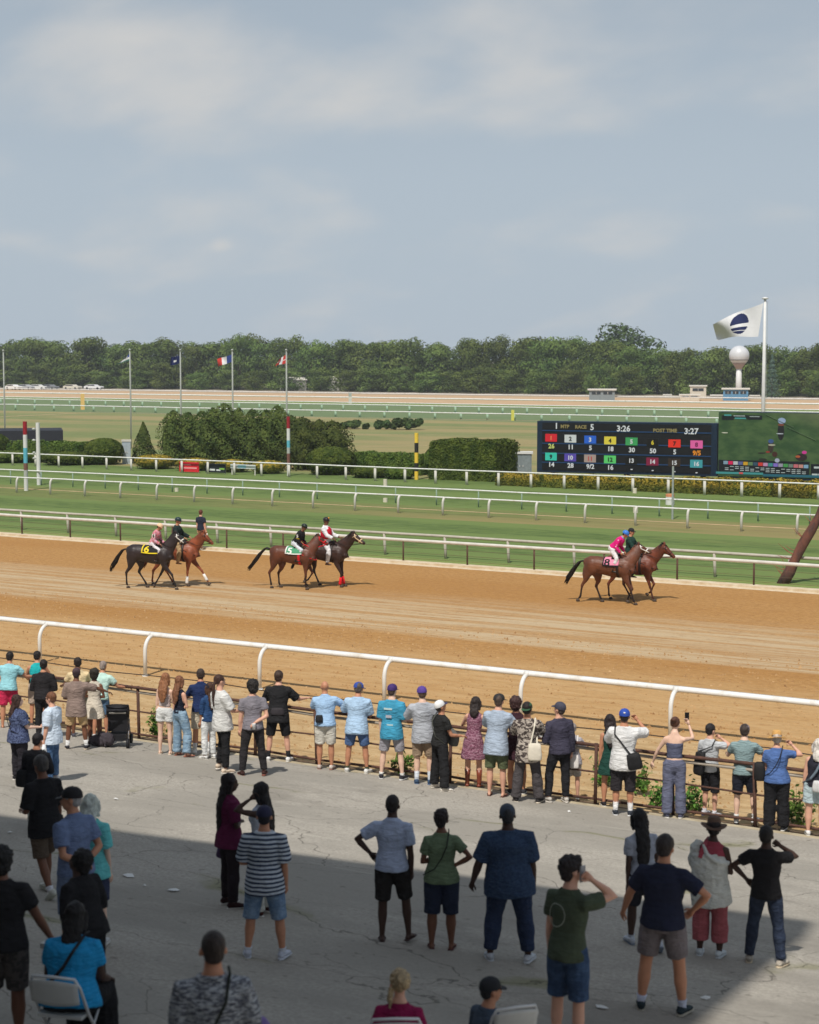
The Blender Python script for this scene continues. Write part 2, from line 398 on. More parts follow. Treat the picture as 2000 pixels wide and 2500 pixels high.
kk = g.math('MAXIMUM', k1, k2)
moss = g.math('MULTIPLY', g.rng(g.noise(g.map((0.5, 0.5, 1), (1, 9, 0)), 1.0, 3), 0.56, 0.66, 0, 1), cracks((0.16, 0.34, 1), 0.35, 0.05, 3.1))
c = g.mix(g.math('MULTIPLY', moss, 0.55), c, srgb((112, 112, 62)))
c = g.mix(g.math('MULTIPLY', kk, 0.62), c, srgb((62, 58, 52)))
g.bump(g.math('SUBTRACT', g.math('MULTIPLY', f, 0.25), kk), 0.5, 0.015)
M_APRON = g.color(c)
YA0 = -26.0
b = MB(); b.quad((-160, YA0, zap(YA0)), (160, YA0, zap(YA0)), (160, Y_KERB - 0.16, zap(Y_KERB - 0.16)), (-160, Y_KERB - 0.16, zap(Y_KERB - 0.16)))
tag(b.build('apron_pavement', M_APRON), kind='structure')
M_KERB = mat('apron_kerb_concrete', (188, 176, 150), 0.9, 0.12, 4.0, 0.3, 25, c2=(160, 146, 120))
b = MB(); b.box((0, Y_KERB - 0.08, 0.08), (320, 0.16, 0.27))
tag(b.build('apron_kerb', M_KERB), kind='structure')

sheet('weedy_verge', Y_KERB, Y_KERB + 0.75, 0.004, mat('dead_grass_soil', (150, 118, 78), .95, .3, 3.0, .8, 14, stretch=(1, 2, 1), c2=(104, 86, 56), lo=.3, hi=.7), -160, 160)
# ================================================================ rails
M_WHITE = mat('white_rail_paint', (224, 224, 222), 0.5, 0.05, 2.2, 0.05, 60, spec=0.45, c2=(196, 188, 174), lo=.52, hi=.74, detail=6)
M_OFFW = mat('weathered_white_paint', (205, 202, 194), 0.6, 0.10, 2.0, 0.05, 40)
M_GREYW = mat('grey_weathered_paint', (176, 170, 158), 0.7, 0.12, 2.0, 0.05, 40)
M_RUST = mat('rusty_brown_pipe', (96, 66, 54), 0.75, 0.25, 9.0, 0.2, 60, c2=(72, 52, 46))
M_WIRE = mat('dull_wire', (92, 76, 60), 0.7, 0.15)
def xs_at(px_list, py_of, Y, z=0): return [at_y(px, py_of, Y).x for px in px_list]
def tube_x(x0, x1, y, z, r, n=10, seg=1, sag=0.0, rnd=None):
    b = MB(); pts = []
    for i in range(seg + 1):
        t = i / seg; x = x0 + (x1 - x0) * t
        dz = (rnd.uniform(-sag, sag) if rnd else 0)
        pts.append((x, y, z + dz))
    b.tube(pts, r, n); return b
def rail_thing(name, label, cat, x0, x1, Y, H, r, spacing, xstart, post_fn, m, mp_, group=None, sag=0.0, cap=None, posts=True):
    """one rail: the tube, every post a part sharing one mesh"""
    rt = empty(name, ((x0 + x1) / 2, Y, 0)); tag(rt, label, cat, group)
    rnd = random.Random(int(Y * 10)); ox = (x0 + x1) / 2
    tb = tube_x(x0 - ox, x1 - ox, 0, H, r, 10, max(1, int((x1 - x0) / spacing)), sag, rnd)
    tb.build('rail_tube', m, rt, True)
    if cap: cap(x0 - ox, x1 - ox).build('rail_cap', m, rt, True)
    if posts:
        base = None; x = xstart
        while x > x0: x -= spacing
        x += spacing
        while x < x1:
            if base is None: base = post_fn().build('post', mp_, rt, True, (x - ox, 0, 0))
            else: link_copy(base, rt, (x - ox, 0, 0))
            x += spacing
    return rt
# near white rail: goosenecks rooted on the crowd side, bending over to the tube
HN = 1.05
def gooseneck(h, off, r, side=-1, wide=1.0):
    def fn():
        b = MB(); pts = [(0, side * off, -0.05), (0, side * off, h * 0.62)]
        for k in range(1, 8):
            a = k / 7 * math.pi / 2
            pts.append((0, side * (off - (off - 0.02) * (1 - math.cos(a))), h * 0.62 + (h * 0.36) * math.sin(a)))
        b.tube(pts, r * wide, 8); return b
    return fn
Xn = [at_y(px, py, Y_NEAR).x for px, py in ((116, 1518), (371, 1545), (659, 1577), (962, 1609), (1279, 1642), (1652, 1678))]
SPN = (Xn[-1] - Xn[0]) / 5
def near_cap(x0, x1):
    b = MB(); b.box(((x0 + x1) / 2, 0.055, HN + 0.052), (x1 - x0, 0.13, 0.022)); return b
def near_post():
    b = gooseneck(HN, 0.33, 0.052)()
    b.tube([(-.07, 0, HN), (.07, 0, HN)], .066, 12); b.tube([(-.02, -.075, HN), (.02, -.075, HN)], .014, 6); b.tube([(0, -.33, -.02), (0, -.33, .03)], .085, 10); return b
rail_thing('track_rail', 'thick white tubular track rail on curved posts just beyond the spectators', 'rail', Xn[0] - SPN * 9, Xn[-1] + SPN * 6, Y_NEAR, HN, 0.058, SPN, Xn[0],
           near_post, M_WHITE, M_WHITE, cap=near_cap)
# far fence of the dirt track: front tube on rusty posts with wires, back tube on pale posts
Xf = at_y(1141, 1384, Y_FRONT).x
def brown_post():
    b = MB(); b.tube([(0, 0, -0.1), (0, 0, 0.9)], 0.038, 6); return b
ft = rail_thing('dirt_track_fence', 'pale round rail on thin rusty posts along the far edge of the dirt', 'fence', Xf - 3 * 60, Xf + 3 * 14, Y_FRONT, 0.93, 0.068, 2.98, Xf, brown_post, M_OFFW, M_RUST, sag=0.012)
ox = (Xf - 180 + Xf + 42) / 2
for hz in (0.2, 0.42, 0.64):
    tube_x(Xf - 180 - ox, Xf + 42 - ox, 0.0, hz, 0.007, 4).build('wire', M_WIRE, ft)
def grey_post():
    b = MB(); b.tube([(0.06, -0.05, -0.1), (0, 0, 0.9)], (0.07, 0.05), 8) if False else b.tube([(0.05, 0, -0.1), (0, 0, 0.9)], 0.06, 8); return b
Xg = at_y(1240, 1374, Y_BACK).x
rail_thing('turf_edge_rail', 'weathered grey rail on pale stub posts just behind the rusty-posted rail', 'rail', Xf - 180, Xf + 42, Y_BACK, 0.93, 0.062, 2.95, Xg, grey_post, M_GREYW, M_GREYW, sag=0.01)
# turf rails
X2 = at_y(1198, 1262, Y_RAIL2).x
rail_thing('turf_rail', 'thin white turf rail with curved posts, the nearer one of the close pair', 'rail', X2 - 2.75 * 70, at_y(1992, 1257, Y_RAIL2).x, Y_RAIL2, 0.94, 0.042, 2.75, X2, gooseneck(0.94, 0.22, 0.066), M_WHITE, M_OFFW, 'white turf rails', sag=0.008)
def blue_post():
    b = MB(); b.tube([(0, 0, -0.05), (0, 0, 0.9)], 0.045, 6); return b
M_BLUEPOST = mat('pale_green_post', (128, 148, 132), 0.7, 0.1)
X1 = at_y(1274, 1242, Y_RAIL1).x
rail_thing('turf_rail', 'thin white turf rail with faint greenish posts, the farther one of the close pair', 'rail', X1 - 2.7 * 72, X1 + 2.7 * 16, Y_RAIL1, 0.93, 0.042, 2.7, X1, blue_post, M_WHITE, M_BLUEPOST, 'white turf rails', sag=0.008)
Xh = at_y(1139, 1184, Y_HRAIL).x
def flat_post():
    b = MB(); b.box((0, 0.03, 0.42), (0.17, 0.06, 0.94)); return b
SPH = (at_y(1460, 1199, Y_HRAIL).x - Xh) / 4
rail_thing('hedge_rail', 'white rail on flat white posts running in front of the hedges and scoreboard', 'rail', Xh - SPH * 75, Xh + SPH * 22, Y_HRAIL, 0.95, 0.045, SPH, Xh, flat_post, M_WHITE, M_OFFW, sag=0.006)
# backstretch rails
def thin_post():
    b = MB(); b.box((0, 0, 0.4), (0.32, 0.08, 0.85)); return b
M_PALEPOST = mat('pale_far_post', (150, 176, 150), 0.8, 0.08)
for nm, lab, pyg, H, rr, sp, hasposts in (
        ('backstretch_rail', 'white rail with pale posts on the near side of the far green turf', 1021, 0.85, 0.075, 4.0, True),
        ('backstretch_rail', 'white rail with pale posts in the middle of the far green turf', 1005, 0.95, 0.075, 4.0, True),
        ('backstretch_rail', 'postless white rail close behind the middle rail of the far green turf', 999, 0.95, 0.07, 4.0, False),
        ('backstretch_rail', 'broad white rail along the near edge of the far strip of tan dirt', 985, 0.95, 0.13, 4.0, False),
        ('backstretch_rail', 'thin pale rail along the foot of the tree belt, farthest of the rails', 970, 0.75, 0.09, 6.0, False)):
    Y = yline(1000, pyg); X = at_y(1000, pyg, Y).x
    rail_thing(nm, lab, 'rail', X - 260 - (200 if hasposts is False else 0), X + 120, Y, H, rr, sp, X, thin_post, M_WHITE, M_PALEPOST, 'backstretch rails', sag=0.02, posts=hasposts)

# ================================================================ crowd fence (rusty pipe)
Y_CF = Y_KERB + 0.12
CF = empty('crowd_fence', (0, Y_CF, 0)); tag(CF, 'low rusty brown pipe fence that the spectators lean on, by the soil strip', 'fence')
xp = [at_y(px, py, Y_CF).x for px, py in ((340, 1805), (775, 1862), (932, 1885), (1103, 1905), (1465, 1962), (1845, 2010))]
spc = 1.62
X0 = at_y(340, 1805, Y_CF).x; X5 = at_y(1845, 2010, Y_CF).x; ncf = round((X5 - X0) / spc); spc = (X5 - X0) / ncf
b0 = None; rnd = random.Random(4)
for i in range(-6, ncf + 4):
    x = X0 + i * spc
    if b0 is None:
        bb = MB(); bb.tube([(0, 0, -0.1), (0, 0, 1.33)], 0.034, 8); bb.lathe([(0.09, 0.0), (0.09, 0.03), (0.05, 0.05)], 8); b0 = bb.build('post', M_RUST, CF, True, (x, 0, 0)); o = b0
    else: o = link_copy(b0, CF, (x, 0, 0))
    o.rotation_euler = (rnd.uniform(-.03, .03), rnd.uniform(-.04, .04), 0)
def crail(z, r, name, m, y=0.0, j=0.02):
    b = MB(); pts = []
    for i in range(-6, ncf + 4): pts.append((X0 + i * spc, y + rnd.uniform(-j, j), z + rnd.uniform(-j, j)))
    b.tube(pts, r, 8); return b.build(name, m, CF, True)
crail(1.30, 0.034, 'top_pipe', M_RUST)
crail(1.20, 0.030, 'pale_pipe', mat('pale_grey_pipe', (170, 160, 146), 0.6, 0.15), 0.05)
crail(0.78, 0.018, 'middle_pipe', M_RUST)
crail(0.30, 0.026, 'bottom_pipe', M_RUST)
crail(1.46, 0.011, 'cable', mat('dark_cable', (60, 52, 46), 0.7), 0.55, 0.05)
M_RUBBLE = mat('old_timber_edge', (112, 92, 70), 0.95, 0.3, 6, 0.6, 20, c2=(76, 62, 50))
for i in range(-6, ncf + 4):
    bb = MB(); bb.box((X0 + (i + 0.5) * spc, Y_CF + 0.14 + rnd.uniform(-.03, .03), 0.07), (spc * 0.97, 0.16, rnd.uniform(0.14, 0.22)), rnd.uniform(-.01, .01))
    tag(bb.build('edging_timber', M_RUBBLE), kind='structure')

# clods and small stones thrown up by the harrow, too many to count
def clods(name, y0, y1, x0, x1, n, smin, smax, m, seed):
    rnd = random.Random(seed); b = MB()
    for i in range(n):
        y = y0 + (y1 - y0) * rnd.random(); y = y + .12 * math.sin(y * 9); x = rnd.uniform(x0, x1); s = smin + (smax - smin) * rnd.random() ** 3; a = rnd.uniform(0, 6.28)
        vs = [(x + math.cos(a + k * 2.09) * s * rnd.uniform(.7, 1.3), y + math.sin(a + k * 2.09) * s * rnd.uniform(.7, 1.3), -.004) for k in range(3)] + [(x, y, s * rnd.uniform(.6, 1.2))]
        b.add(vs, [(0, 1, 3), (1, 2, 3), (2, 0, 3)])
    tag(b.build(name, m), kind='stuff')
M_CLOD = mat('dirt_clod', (150, 112, 70), .95, .3, 2.0, 0, c2=(190, 158, 116))
clods('dirt_clods', Y_KERB + .3, Y_NEAR + 1.5, -34, 12, 9000, .012, .06, M_CLOD, 1)
clods('track_clods', Y_NEAR + 1, Y_NEAR + 11, -62, 22, 16000, .015, .055, M_CLOD, 2)
HAZE = 0.00024
# ================================================================ foliage
def leaf_mat(name, dark, light, tip=None, scale=1.2):
    g = NT(name, 0.9, 0.08)
    n = g.noise(g.co, scale, 4, 0.7)
    oi = g.N.new('ShaderNodeObjectInfo')
    c = g.mix(g.rng(n, 0.35, 0.65), srgb(dark), srgb(light))
    hs = g.N.new('ShaderNodeHueSaturation'); g.L.new(c, hs.inputs['Color'])
    g.L.new(g.rng(oi.outputs['Random'], 0, 1, 0.74, 1.25, False), hs.inputs['Value'])
    g.L.new(g.rng(oi.outputs['Random'], 0, 1, 0.48, 0.515, False), hs.inputs['Hue'])
    c = hs.outputs[0]
    if tip is not None:
        s = g.sep(); geo = g.N.new('ShaderNodeNewGeometry'); sn = g.N.new('ShaderNodeSeparateXYZ'); g.L.new(g.co, sn.inputs[0])
        n3 = g.noise(g.co, 5.0, 2, 0.6)
        c = g.mix(g.math('MULTIPLY', g.rng(s[2], 0.25, 0.75), g.rng(n3, 0.40, 0.55)), c, srgb(tip))
    return g.color(c)
def leaf(b, p, nrm, size, rnd, asp=0.6):
    a = rnd.uniform(0, 6.283)
    t = nrm.orthogonal().normalized(); s = nrm.cross(t)
    u = (t * math.cos(a) + s * math.sin(a)) * size * rnd.uniform(.6, 1.2); v = nrm.cross(u).normalized() * size * asp * rnd.uniform(.6, 1.2)
    b.v += [tuple(p - u), tuple(p - v * .9), tuple(p + u), tuple(p + v)]
    k = len(b.v); b.f.append((k - 4, k - 3, k - 2, k - 1))
def rdir(rnd):
    while True:
        v = Vector((rnd.uniform(-1, 1), rnd.uniform(-1, 1), rnd.uniform(-1, 1)))
        if 0.05 < v.length < 1: return v.normalized()
def lobes_leaves(b, lobes, n, size, rnd, spread=0.35, shell=0.35):
    tot = sum(l[1].x * l[1].y + l[1].x * l[1].z for l in lobes)
    for c, r in lobes:
        k = int(n * (r.x * r.y + r.x * r.z) / tot)
        for i in range(k):
            d = rdir(rnd)
            rr = 1 - shell * rnd.random() ** 2
            p = c + Vector((d.x * r.x, d.y * r.y, d.z * r.z)) * rr
            nn = (d + rdir(rnd) * spread + Vector((0, 0, .25))).normalized()
            leaf(b, p, nn, size, rnd)
def crown_mesh(seed, kind='broad', n=4200):
    rnd = random.Random(seed); b = MB(); lobes = []
    if kind == 'broad':
        for i in range(26):
            a = rnd.uniform(0, 6.283); z = rnd.uniform(0.05, 0.86)
            w = 0.42 * math.sqrt(max(0.05, 1 - ((z - 0.42) / 0.62) ** 2))
            rr = w * rnd.uniform(0.35, 1.0)
            s = rnd.uniform(0.10, 0.19)
            lobes.append((Vector((math.cos(a) * rr, math.sin(a) * rr, z)), Vector((s * 1.15, s * 1.15, s * 0.72))))
        lobes.append((Vector((0, 0, 0.45)), Vector((0.33, 0.33, 0.34))))
        lobes_leaves(b, lobes, n, 0.026, rnd, 0.55, 0.5)
    elif kind == 'spruce':
        for i in range(n):
            z = rnd.random() ** 0.8; r = 0.5 * (1 - z) * (0.75 + 0.25 * math.cos(z * 60)) + 0.02; a = rnd.uniform(0, 6.283)
            q = r * (1 - 0.5 * rnd.random() ** 2); d = Vector((math.cos(a), math.sin(a), -0.15))
            leaf(b, Vector((math.cos(a) * q, math.sin(a) * q, z)), (Vector((0, 0, 1)) + d * 0.7 + rdir(rnd) * .4).normalized(), 0.028, rnd, 0.4)
    return b.mesh('crown')
M_TREE = leaf_mat('belt_tree_leaves', (66, 85, 42), (108, 124, 64), scale=2.2)
M_TREE2 = leaf_mat('dark_tree_leaves', (48, 66, 38), (78, 96, 54))
M_SPRUCE = leaf_mat('spruce_needles', (62, 84, 76), (96, 116, 104), scale=9)
M_BARK = mat('tree_bark', (84, 70, 58), 0.95, 0.3, 6, 0.6, 30)
CROWNS = [crown_mesh(i) for i in range(6)]
for m in CROWNS: m.materials.append(M_TREE)
def trunk_mesh():
    b = MB(); b.tube([(0, 0, -0.02), (0.005, 0, 0.2), (0, 0.005, 0.5)], [0.035, 0.026, 0.012], 7)
    for k in range(5):
        a = k * 1.3; b.tube([(0, 0, 0.18 + k * .05), (math.cos(a) * .12, math.sin(a) * .12, 0.34 + k * .06)], [0.012, 0.005], 5)
    me = b.mesh('trunk'); me.materials.append(M_BARK); me.shade_smooth(); return me
TRUNK = trunk_mesh()
def tree(px, d, top_py, base_w, label, crown, m=None, group=None, zbot=0.0):
    """px column, distance, photo row of its top, crown width in photo pixels"""
    r = ray(px, 870); h = Vector((r.x, r.y, 0)).normalized(); f = Vector((-math.sin(YAW), math.cos(YAW), 0))
    P = h * (d / h.dot(f)); H = CAMZ - (top_py - 870) / F * d; W = base_w / F * d
    rt = empty('tree', (P.x, P.y, 0)); tag(rt, label, 'tree', group)
    rt.rotation_euler.z = (px * 12.9898) % 6.283
    c = bpy.data.objects.new('crown', crown); COL.objects.link(c); c.parent = rt; c.scale = (W, W, H * 1.03); c.location.z = 0
    t = bpy.data.objects.new('trunk', TRUNK); COL.objects.link(t); t.parent = rt; t.scale = (H * .6, H * .6, H)
    return rt
OUT = [(0, 818), (45, 812), (130, 822), (172, 817), (250, 826), (330, 815), (376, 812), (440, 826), (520, 824), (570, 813), (660, 806), (740, 814), (812, 813), (850, 828), (885, 820), (1010, 818), (1090, 824), (1175, 819), (1250, 826), (1290, 812), (1375, 810), (1450, 818), (1490, 815), (1600, 838), (1670, 842), (1760, 836), (1860, 836), (1930, 845), (1985, 832), (2060, 828)]
def outline(px):
    for (a, ya), (b_, yb) in zip(OUT, OUT[1:]):
        if a <= px <= b_: return ya + (yb - ya) * (px - a) / (b_ - a)
    return OUT[0][1] if px < 0 else OUT[-1][1]
rnd = random.Random(77)
x = -60.0; k = 0
LANDM = [(-400, 'the left edge'), (317, 'the first thin flagpole'), (440, 'the navy flag'), (567, 'the tricolour flag'), (699, 'the red and white flag'), (860, 'the white box post'), (1017, 'the yellow and black pole'), (1170, 'the clipped block'), (1313, 'the left edge of the board'), (1520, 'the tall dark tree'), (1700, 'the cream box building'), (1805, 'the water tower'), (1866, 'the tall white flagpole')]
ORD = ['first', 'second', 'third', 'fourth', 'fifth', 'sixth', 'seventh', 'eighth', 'ninth', 'tenth', 'eleventh']
_cnt = {}
def belt_label(px, row):
    lm = [l for q, l in LANDM if q <= px][-1]; i = _cnt.get((lm, row), 0); _cnt[(lm, row)] = i + 1
    return '%s %s right of %s, far belt' % (ORD[i], row, lm)
mood = ['rounded', 'lumpy', 'loose', 'broad', 'spreading', 'thick', 'ragged', 'dense']
lean = ['bright', 'dull', 'mid green', 'olive green', 'dark', 'fresh green']
while x < 2080:
    y = outline(x) + rnd.uniform(-3, 6)
    rel = max(0.78, (x + 6143) / 7143)
    d = F * CAMZ / (957 - 870) / rel * 1.02
    tree(x, d + rnd.uniform(-4, 6), y + rnd.choice((-3, 0, 4, 9, 12)), rnd.uniform(96, 140), belt_label(x, 'front-row green tree'), CROWNS[k % 6], group='trees in the far belt')
    x += rnd.uniform(42, 62); k += 1
x = -80.0
while x < 2080:
    y = outline(x) + rnd.uniform(-2, 4); rel = max(0.78, (x + 6143) / 7143); d = (F * CAMZ / 87) / rel + 22
    tree(x, d, y + 5 + rnd.uniform(0, 8), rnd.uniform(120, 165), belt_label(x, 'back-row tree top'), CROWNS[(k * 5 + 1) % 6], group='trees in the far belt')
    x += rnd.uniform(55, 75); k += 1
x = -50.0
while x < 2080:   # low growth at the foot of the belt
    rel = max(0.78, (x + 6143) / 7143); d = (F * CAMZ / 87) / rel - 3
    if not (1600 < x < 1880):
        tree(x, d, rnd.uniform(880, 905), rnd.uniform(70, 110), belt_label(x, 'low green tree'), CROWNS[(k * 3 + 2) % 6], group='low trees at the foot of the far belt')
    x += rnd.uniform(60, 90); k += 1
dk = crown_mesh(31, 'broad', 4200); dk.materials.append(M_TREE2)
tree(1522, 440, 786, 215, 'tall dark tree rising above the far belt beyond the totalisator board', dk)
sp = crown_mesh(41, 'spruce', 3500); sp.materials.append(M_SPRUCE)
tree(1886, 345, 868, 62, 'grey-green spruce standing right of the tall white flagpole', sp)

# ---- clipped and loose shrubs
def shrub(label, cat, px0, px1, ytop, ybase, shape, m, leafsize, n, group=None, Y=None, depth=None, seed=1, name='shrub'):
    """spans photo columns px0..px1 at the place where photo row ybase meets the ground"""
    c = gp((px0 + px1) / 2, ybase)
    if Y is not None: c = at_y((px0 + px1) / 2, ybase, Y); c.z = 0
    dist = proj(c)[2]
    W = (px1 - px0) / F * dist / 0.93; H = CAMZ - (ytop - 870) / F * dist * 1.0
    D = depth or min(W * .8, 3.0)
    rnd = random.Random(seed); b = MB()
    core = MB()
    if shape == 'box':
        for i in range(n):
            f = rnd.random(); x = rnd.uniform(-W / 2, W / 2); y = rnd.uniform(-D / 2, D / 2); z = rnd.uniform(0, H)
            if f < .42: y = -D / 2; nn = Vector((0, -1, .1))
            elif f < .80: z = H; nn = Vector((0, 0, 1))
            elif f < .9: x = W / 2; nn = Vector((1, 0, .1))
            else: x = -W / 2; nn = Vector((-1, 0, .1))
            bl = 0.06 * math.sin(x * 2.1 + seed) + 0.05 * math.sin(x * 5.3)
            # round the corners
            ex = max(0, abs(x) - (W / 2 - .35)) / .35; z -= (0.22 * ex * ex if z > H * .5 else 0); 
            p = Vector((x, y + rnd.uniform(-.06, .06) + bl, z + rnd.uniform(-.06, .05) + bl * .6))
            leaf(b, p, (nn + rdir(rnd) * .6).normalized(), leafsize, rnd)
        core.box((0, 0, H / 2 - .06), (W - .22, D - .22, H - .12))
    elif shape == 'ball':
        for i in range(n):
            d = rdir(rnd); d.z = abs(d.z) if rnd.random() < .6 else d.z
            s = 1 - .10 * rnd.random()
            wz = d.z; p = Vector((d.x * W / 2 * s, d.y * D / 2 * s, H * .45 + (abs(wz) ** .8 * (1 if wz > 0 else -1)) * H * .55 * s))
            if p.z < 0.02: p.z = rnd.uniform(.02, .3)
            leaf(b, p, (d + rdir(rnd) * .5).normalized(), leafsize, rnd)
        core.ell((0, 0, H * .45), (W * .44, D * .44, H * .48))
    elif shape == 'cone':
        for i in range(n):
            z = rnd.random() ** 1.1; a = rnd.uniform(0, 6.283); r = (1 - z) ** .8 * (1 - .35 * rnd.random() ** 2) * (1 + .12 * math.sin(a * 3 + z * 9))
            leaf(b, Vector((math.cos(a) * r * W / 2, math.sin(a) * r * W / 2, z * H)), (Vector((math.cos(a), math.sin(a), .6)) + rdir(rnd) * .6).normalized(), leafsize, rnd)
    elif shape == 'spires':   # a row of close-set pointed evergreens grown together
        k = max(2, int(W / 0.95)); lob = []
        for j in range(k):
            cx = -W / 2 + (j + .5) * W / k + rnd.uniform(-.2, .2); hh = H * (rnd.uniform(.86, .93) if j % 4 else 1.0) * (1 - .18 * abs((j + .5) / k * 2 - 1) ** 4); cy = rnd.uniform(-.4, .4)
            lob.append((cx, cy, hh, W / k * rnd.uniform(1.1, 1.5)))
        for i in range(n):
            cx, cy, hh, rr = lob[rnd.randrange(k)]
            z = rnd.random() ** .9; a = rnd.uniform(0, 6.283)
            r = rr * (1 - z ** 5) ** .7 * (1 - .3 * rnd.random() ** 2) * (1 + .2 * math.sin(a * 4 + z * 14 + cx * 3))
            p = Vector((cx + math.cos(a) * r, cy + math.sin(a) * r * 1.2, z * hh + rnd.uniform(-.1, .1)))
            leaf(b, p, (Vector((math.cos(a), math.sin(a), .7)) + rdir(rnd) * .6).normalized(), leafsize, rnd, .5)
        for (cx, cy, hh, rr) in lob: core.ell((cx, cy, hh * .42), (rr * .72, rr * .8, hh * .46))
    elif shape == 'loose':
        lob = [(Vector((rnd.uniform(-W * .38, W * .38), rnd.uniform(-D * .3, D * .3), rnd.uniform(H * .3, H * .72))), Vector((W * .2, D * .28, H * .3))) for _ in range(9)]
        lobes_leaves(b, lob, n, leafsize, rnd, .8, .6)
    if core.v: b.add(core.v, core.f)
    o = b.build(name, m); o.location = (c.x, c.y, 0)
    az = math.atan2(-c.x, c.y); o.rotation_euler.z = 0.0 if shape == 'box' else az
    return tag(o, label, cat, group)
M_BOX = leaf_mat('clipped_box_leaves', (58, 78, 34), (92, 108, 46), scale=1.5)
M_ARB = leaf_mat('arborvitae_leaves', (52, 68, 34), (88, 100, 50), scale=1.4)
M_YEL = leaf_mat('golden_privet_leaves', (70, 80, 34), (112, 112, 44), (170, 146, 58), scale=2.5)
M_PLUM = leaf_mat('bronze_shrub_leaves', (64, 62, 40), (96, 96, 52), scale=2)
YH = Y_HRAIL
shrub('big loose evergreen hedge of pointed tops, widest one behind the signs', 'hedge', 424, 712, 985, 1122, 'spires', M_ARB, .13, 17000, Y=YH + 9, seed=3, name='hedge')
shrub('lower evergreen clump at the big hedge, beside the red white and teal pole', 'hedge', 722, 826, 1015, 1135, 'spires', M_ARB, .13, 7000, Y=YH + 8, seed=5, name='hedge')
shrub('small pointed evergreen by the grey box, left of the big hedge', 'shrub', 318, 384, 1030, 1128, 'cone', M_ARB, .11, 2600, Y=YH + 8, seed=6)
shrub('low clipped hedge with a flat top behind the twin poles', 'hedge', 22, 232, 1078, 1125, 'box', M_BOX, .10, 6000, Y=YH + 7, depth=2.4, seed=7, name='hedge')
shrub('round clipped shrub at the end of the low hedge, near the grey box', 'shrub', 207, 300, 1068, 1140, 'ball', M_BOX, .10, 4500, Y=YH + 4.5, seed=8)
shrub('dark round bush cut by the left edge beside the black shed', 'shrub', -60, 22, 1055, 1130, 'ball', M_BOX, .11, 3000, Y=YH + 6, seed=9)
shrub('wide low bush in front of the low hedge, behind the left end of the rail', 'shrub', -60, 130, 1098, 1128, 'ball', M_BOX, .10, 4000, Y=YH + 3, seed=10)
shrub('wide dark bush behind the rail, just right of the white pole', 'shrub', 105, 240, 1100, 1134, 'ball', M_BOX, .10, 3600, Y=YH + 3, seed=11)
shrub('round clipped shrub at the right end of the big evergreen hedge', 'shrub', 750, 868, 1088, 1160, 'ball', M_BOX, .10, 5200, Y=YH + 4, seed=12)
shrub('long low clipped hedge between the round shrub and the clipped block', 'hedge', 860, 1050, 1106, 1150, 'box', M_BOX, .10, 5200, Y=YH + 7, depth=2.0, seed=13, name='hedge')
shrub('low dark bush in front of the low hedge, between round shrub and banded pole', 'shrub', 858, 948, 1134, 1164, 'ball', M_BOX, .09, 2400, Y=YH + 2.6, seed=14)
shrub('low dark bush in front of the low hedge, touching the yellow and black pole', 'shrub', 940, 1012, 1138, 1166, 'ball', M_BOX, .09, 2200, Y=YH + 2.6, seed=15)
shrub('lower rounded end of the clipped block, toward the yellow and black pole', 'hedge', 1036, 1110, 1086, 1170, 'ball', M_BOX, .10, 3600, Y=YH + 5, seed=16, name='hedge')
shrub('big square clipped hedge block left of the totalisator board', 'hedge', 1075, 1243, 1074, 1176, 'box', M_BOX, .10, 9000, Y=YH + 5, depth=3.6, seed=17, name='hedge')
for i, (a, b_, yt) in enumerate(((330, 425, 1108), (430, 520, 1116), (525, 610, 1120), (615, 695, 1122))):
    shrub(['low golden shrub at the foot of the pointed evergreen', 'low golden shrub behind the red sign', 'low golden shrub behind the black sign', 'low golden shrub left of the red white and teal pole at the big hedge'][i], 'shrub', a, b_, yt, 1148, 'ball', M_YEL, .08, 1900, Y=YH + 2.6, seed=20 + i, group='golden shrubs by the signs')
# golden hedge in front of the board
lab = ['golden flowering shrub in the row below the board, first after the clipped block', 'golden flowering shrub in the row, below the red number one on the board', 'golden flowering shrub in the row, below the blue number panel',
       'golden flowering shrub in the row, below the green number panel', 'golden flowering shrub in the row, below the orange number panel', 'golden flowering shrub in the row, below the seam between board and video screen',
       'golden flowering shrub in the row below the video screen, nearer the board', 'golden flowering shrub in the row, below the middle of the video screen', 'golden flowering shrub in the row at the right edge of the photo']
xs = [1222, 1318, 1415, 1512, 1610, 1705, 1795, 1885, 1975, 2060]
for i in range(9):
    shrub(lab[i], 'shrub', xs[i] + 1, xs[i + 1] + 6, 1157 + i * 2.2, 1190 + i * 2.6, 'box', M_YEL, .085, 3300, Y=YH + 1.5, depth=1.5, seed=40 + i, group='golden shrubs in front of the board')
for i, (a, b_, yt, yb) in enumerate(((822, 880, 1024, 1047), (884, 900, 1034, 1048), (914, 950, 1024, 1048), (955, 995, 1019, 1049), (993, 1032, 1020, 1049))):
    shrub(['dark infield bush, leftmost and longest of the far row', 'tiny dark infield bush, smallest of the far row', 'dark infield bush in the middle of the far row', 'tall dark infield bush, second from the right end of the far row', 'dark infield bush at the right end of the far row'][i], 'bush', a, b_, yt, yb, 'loose', M_TREE2, .22, 1400, seed=60 + i, group='far row of infield bushes', name='bush')

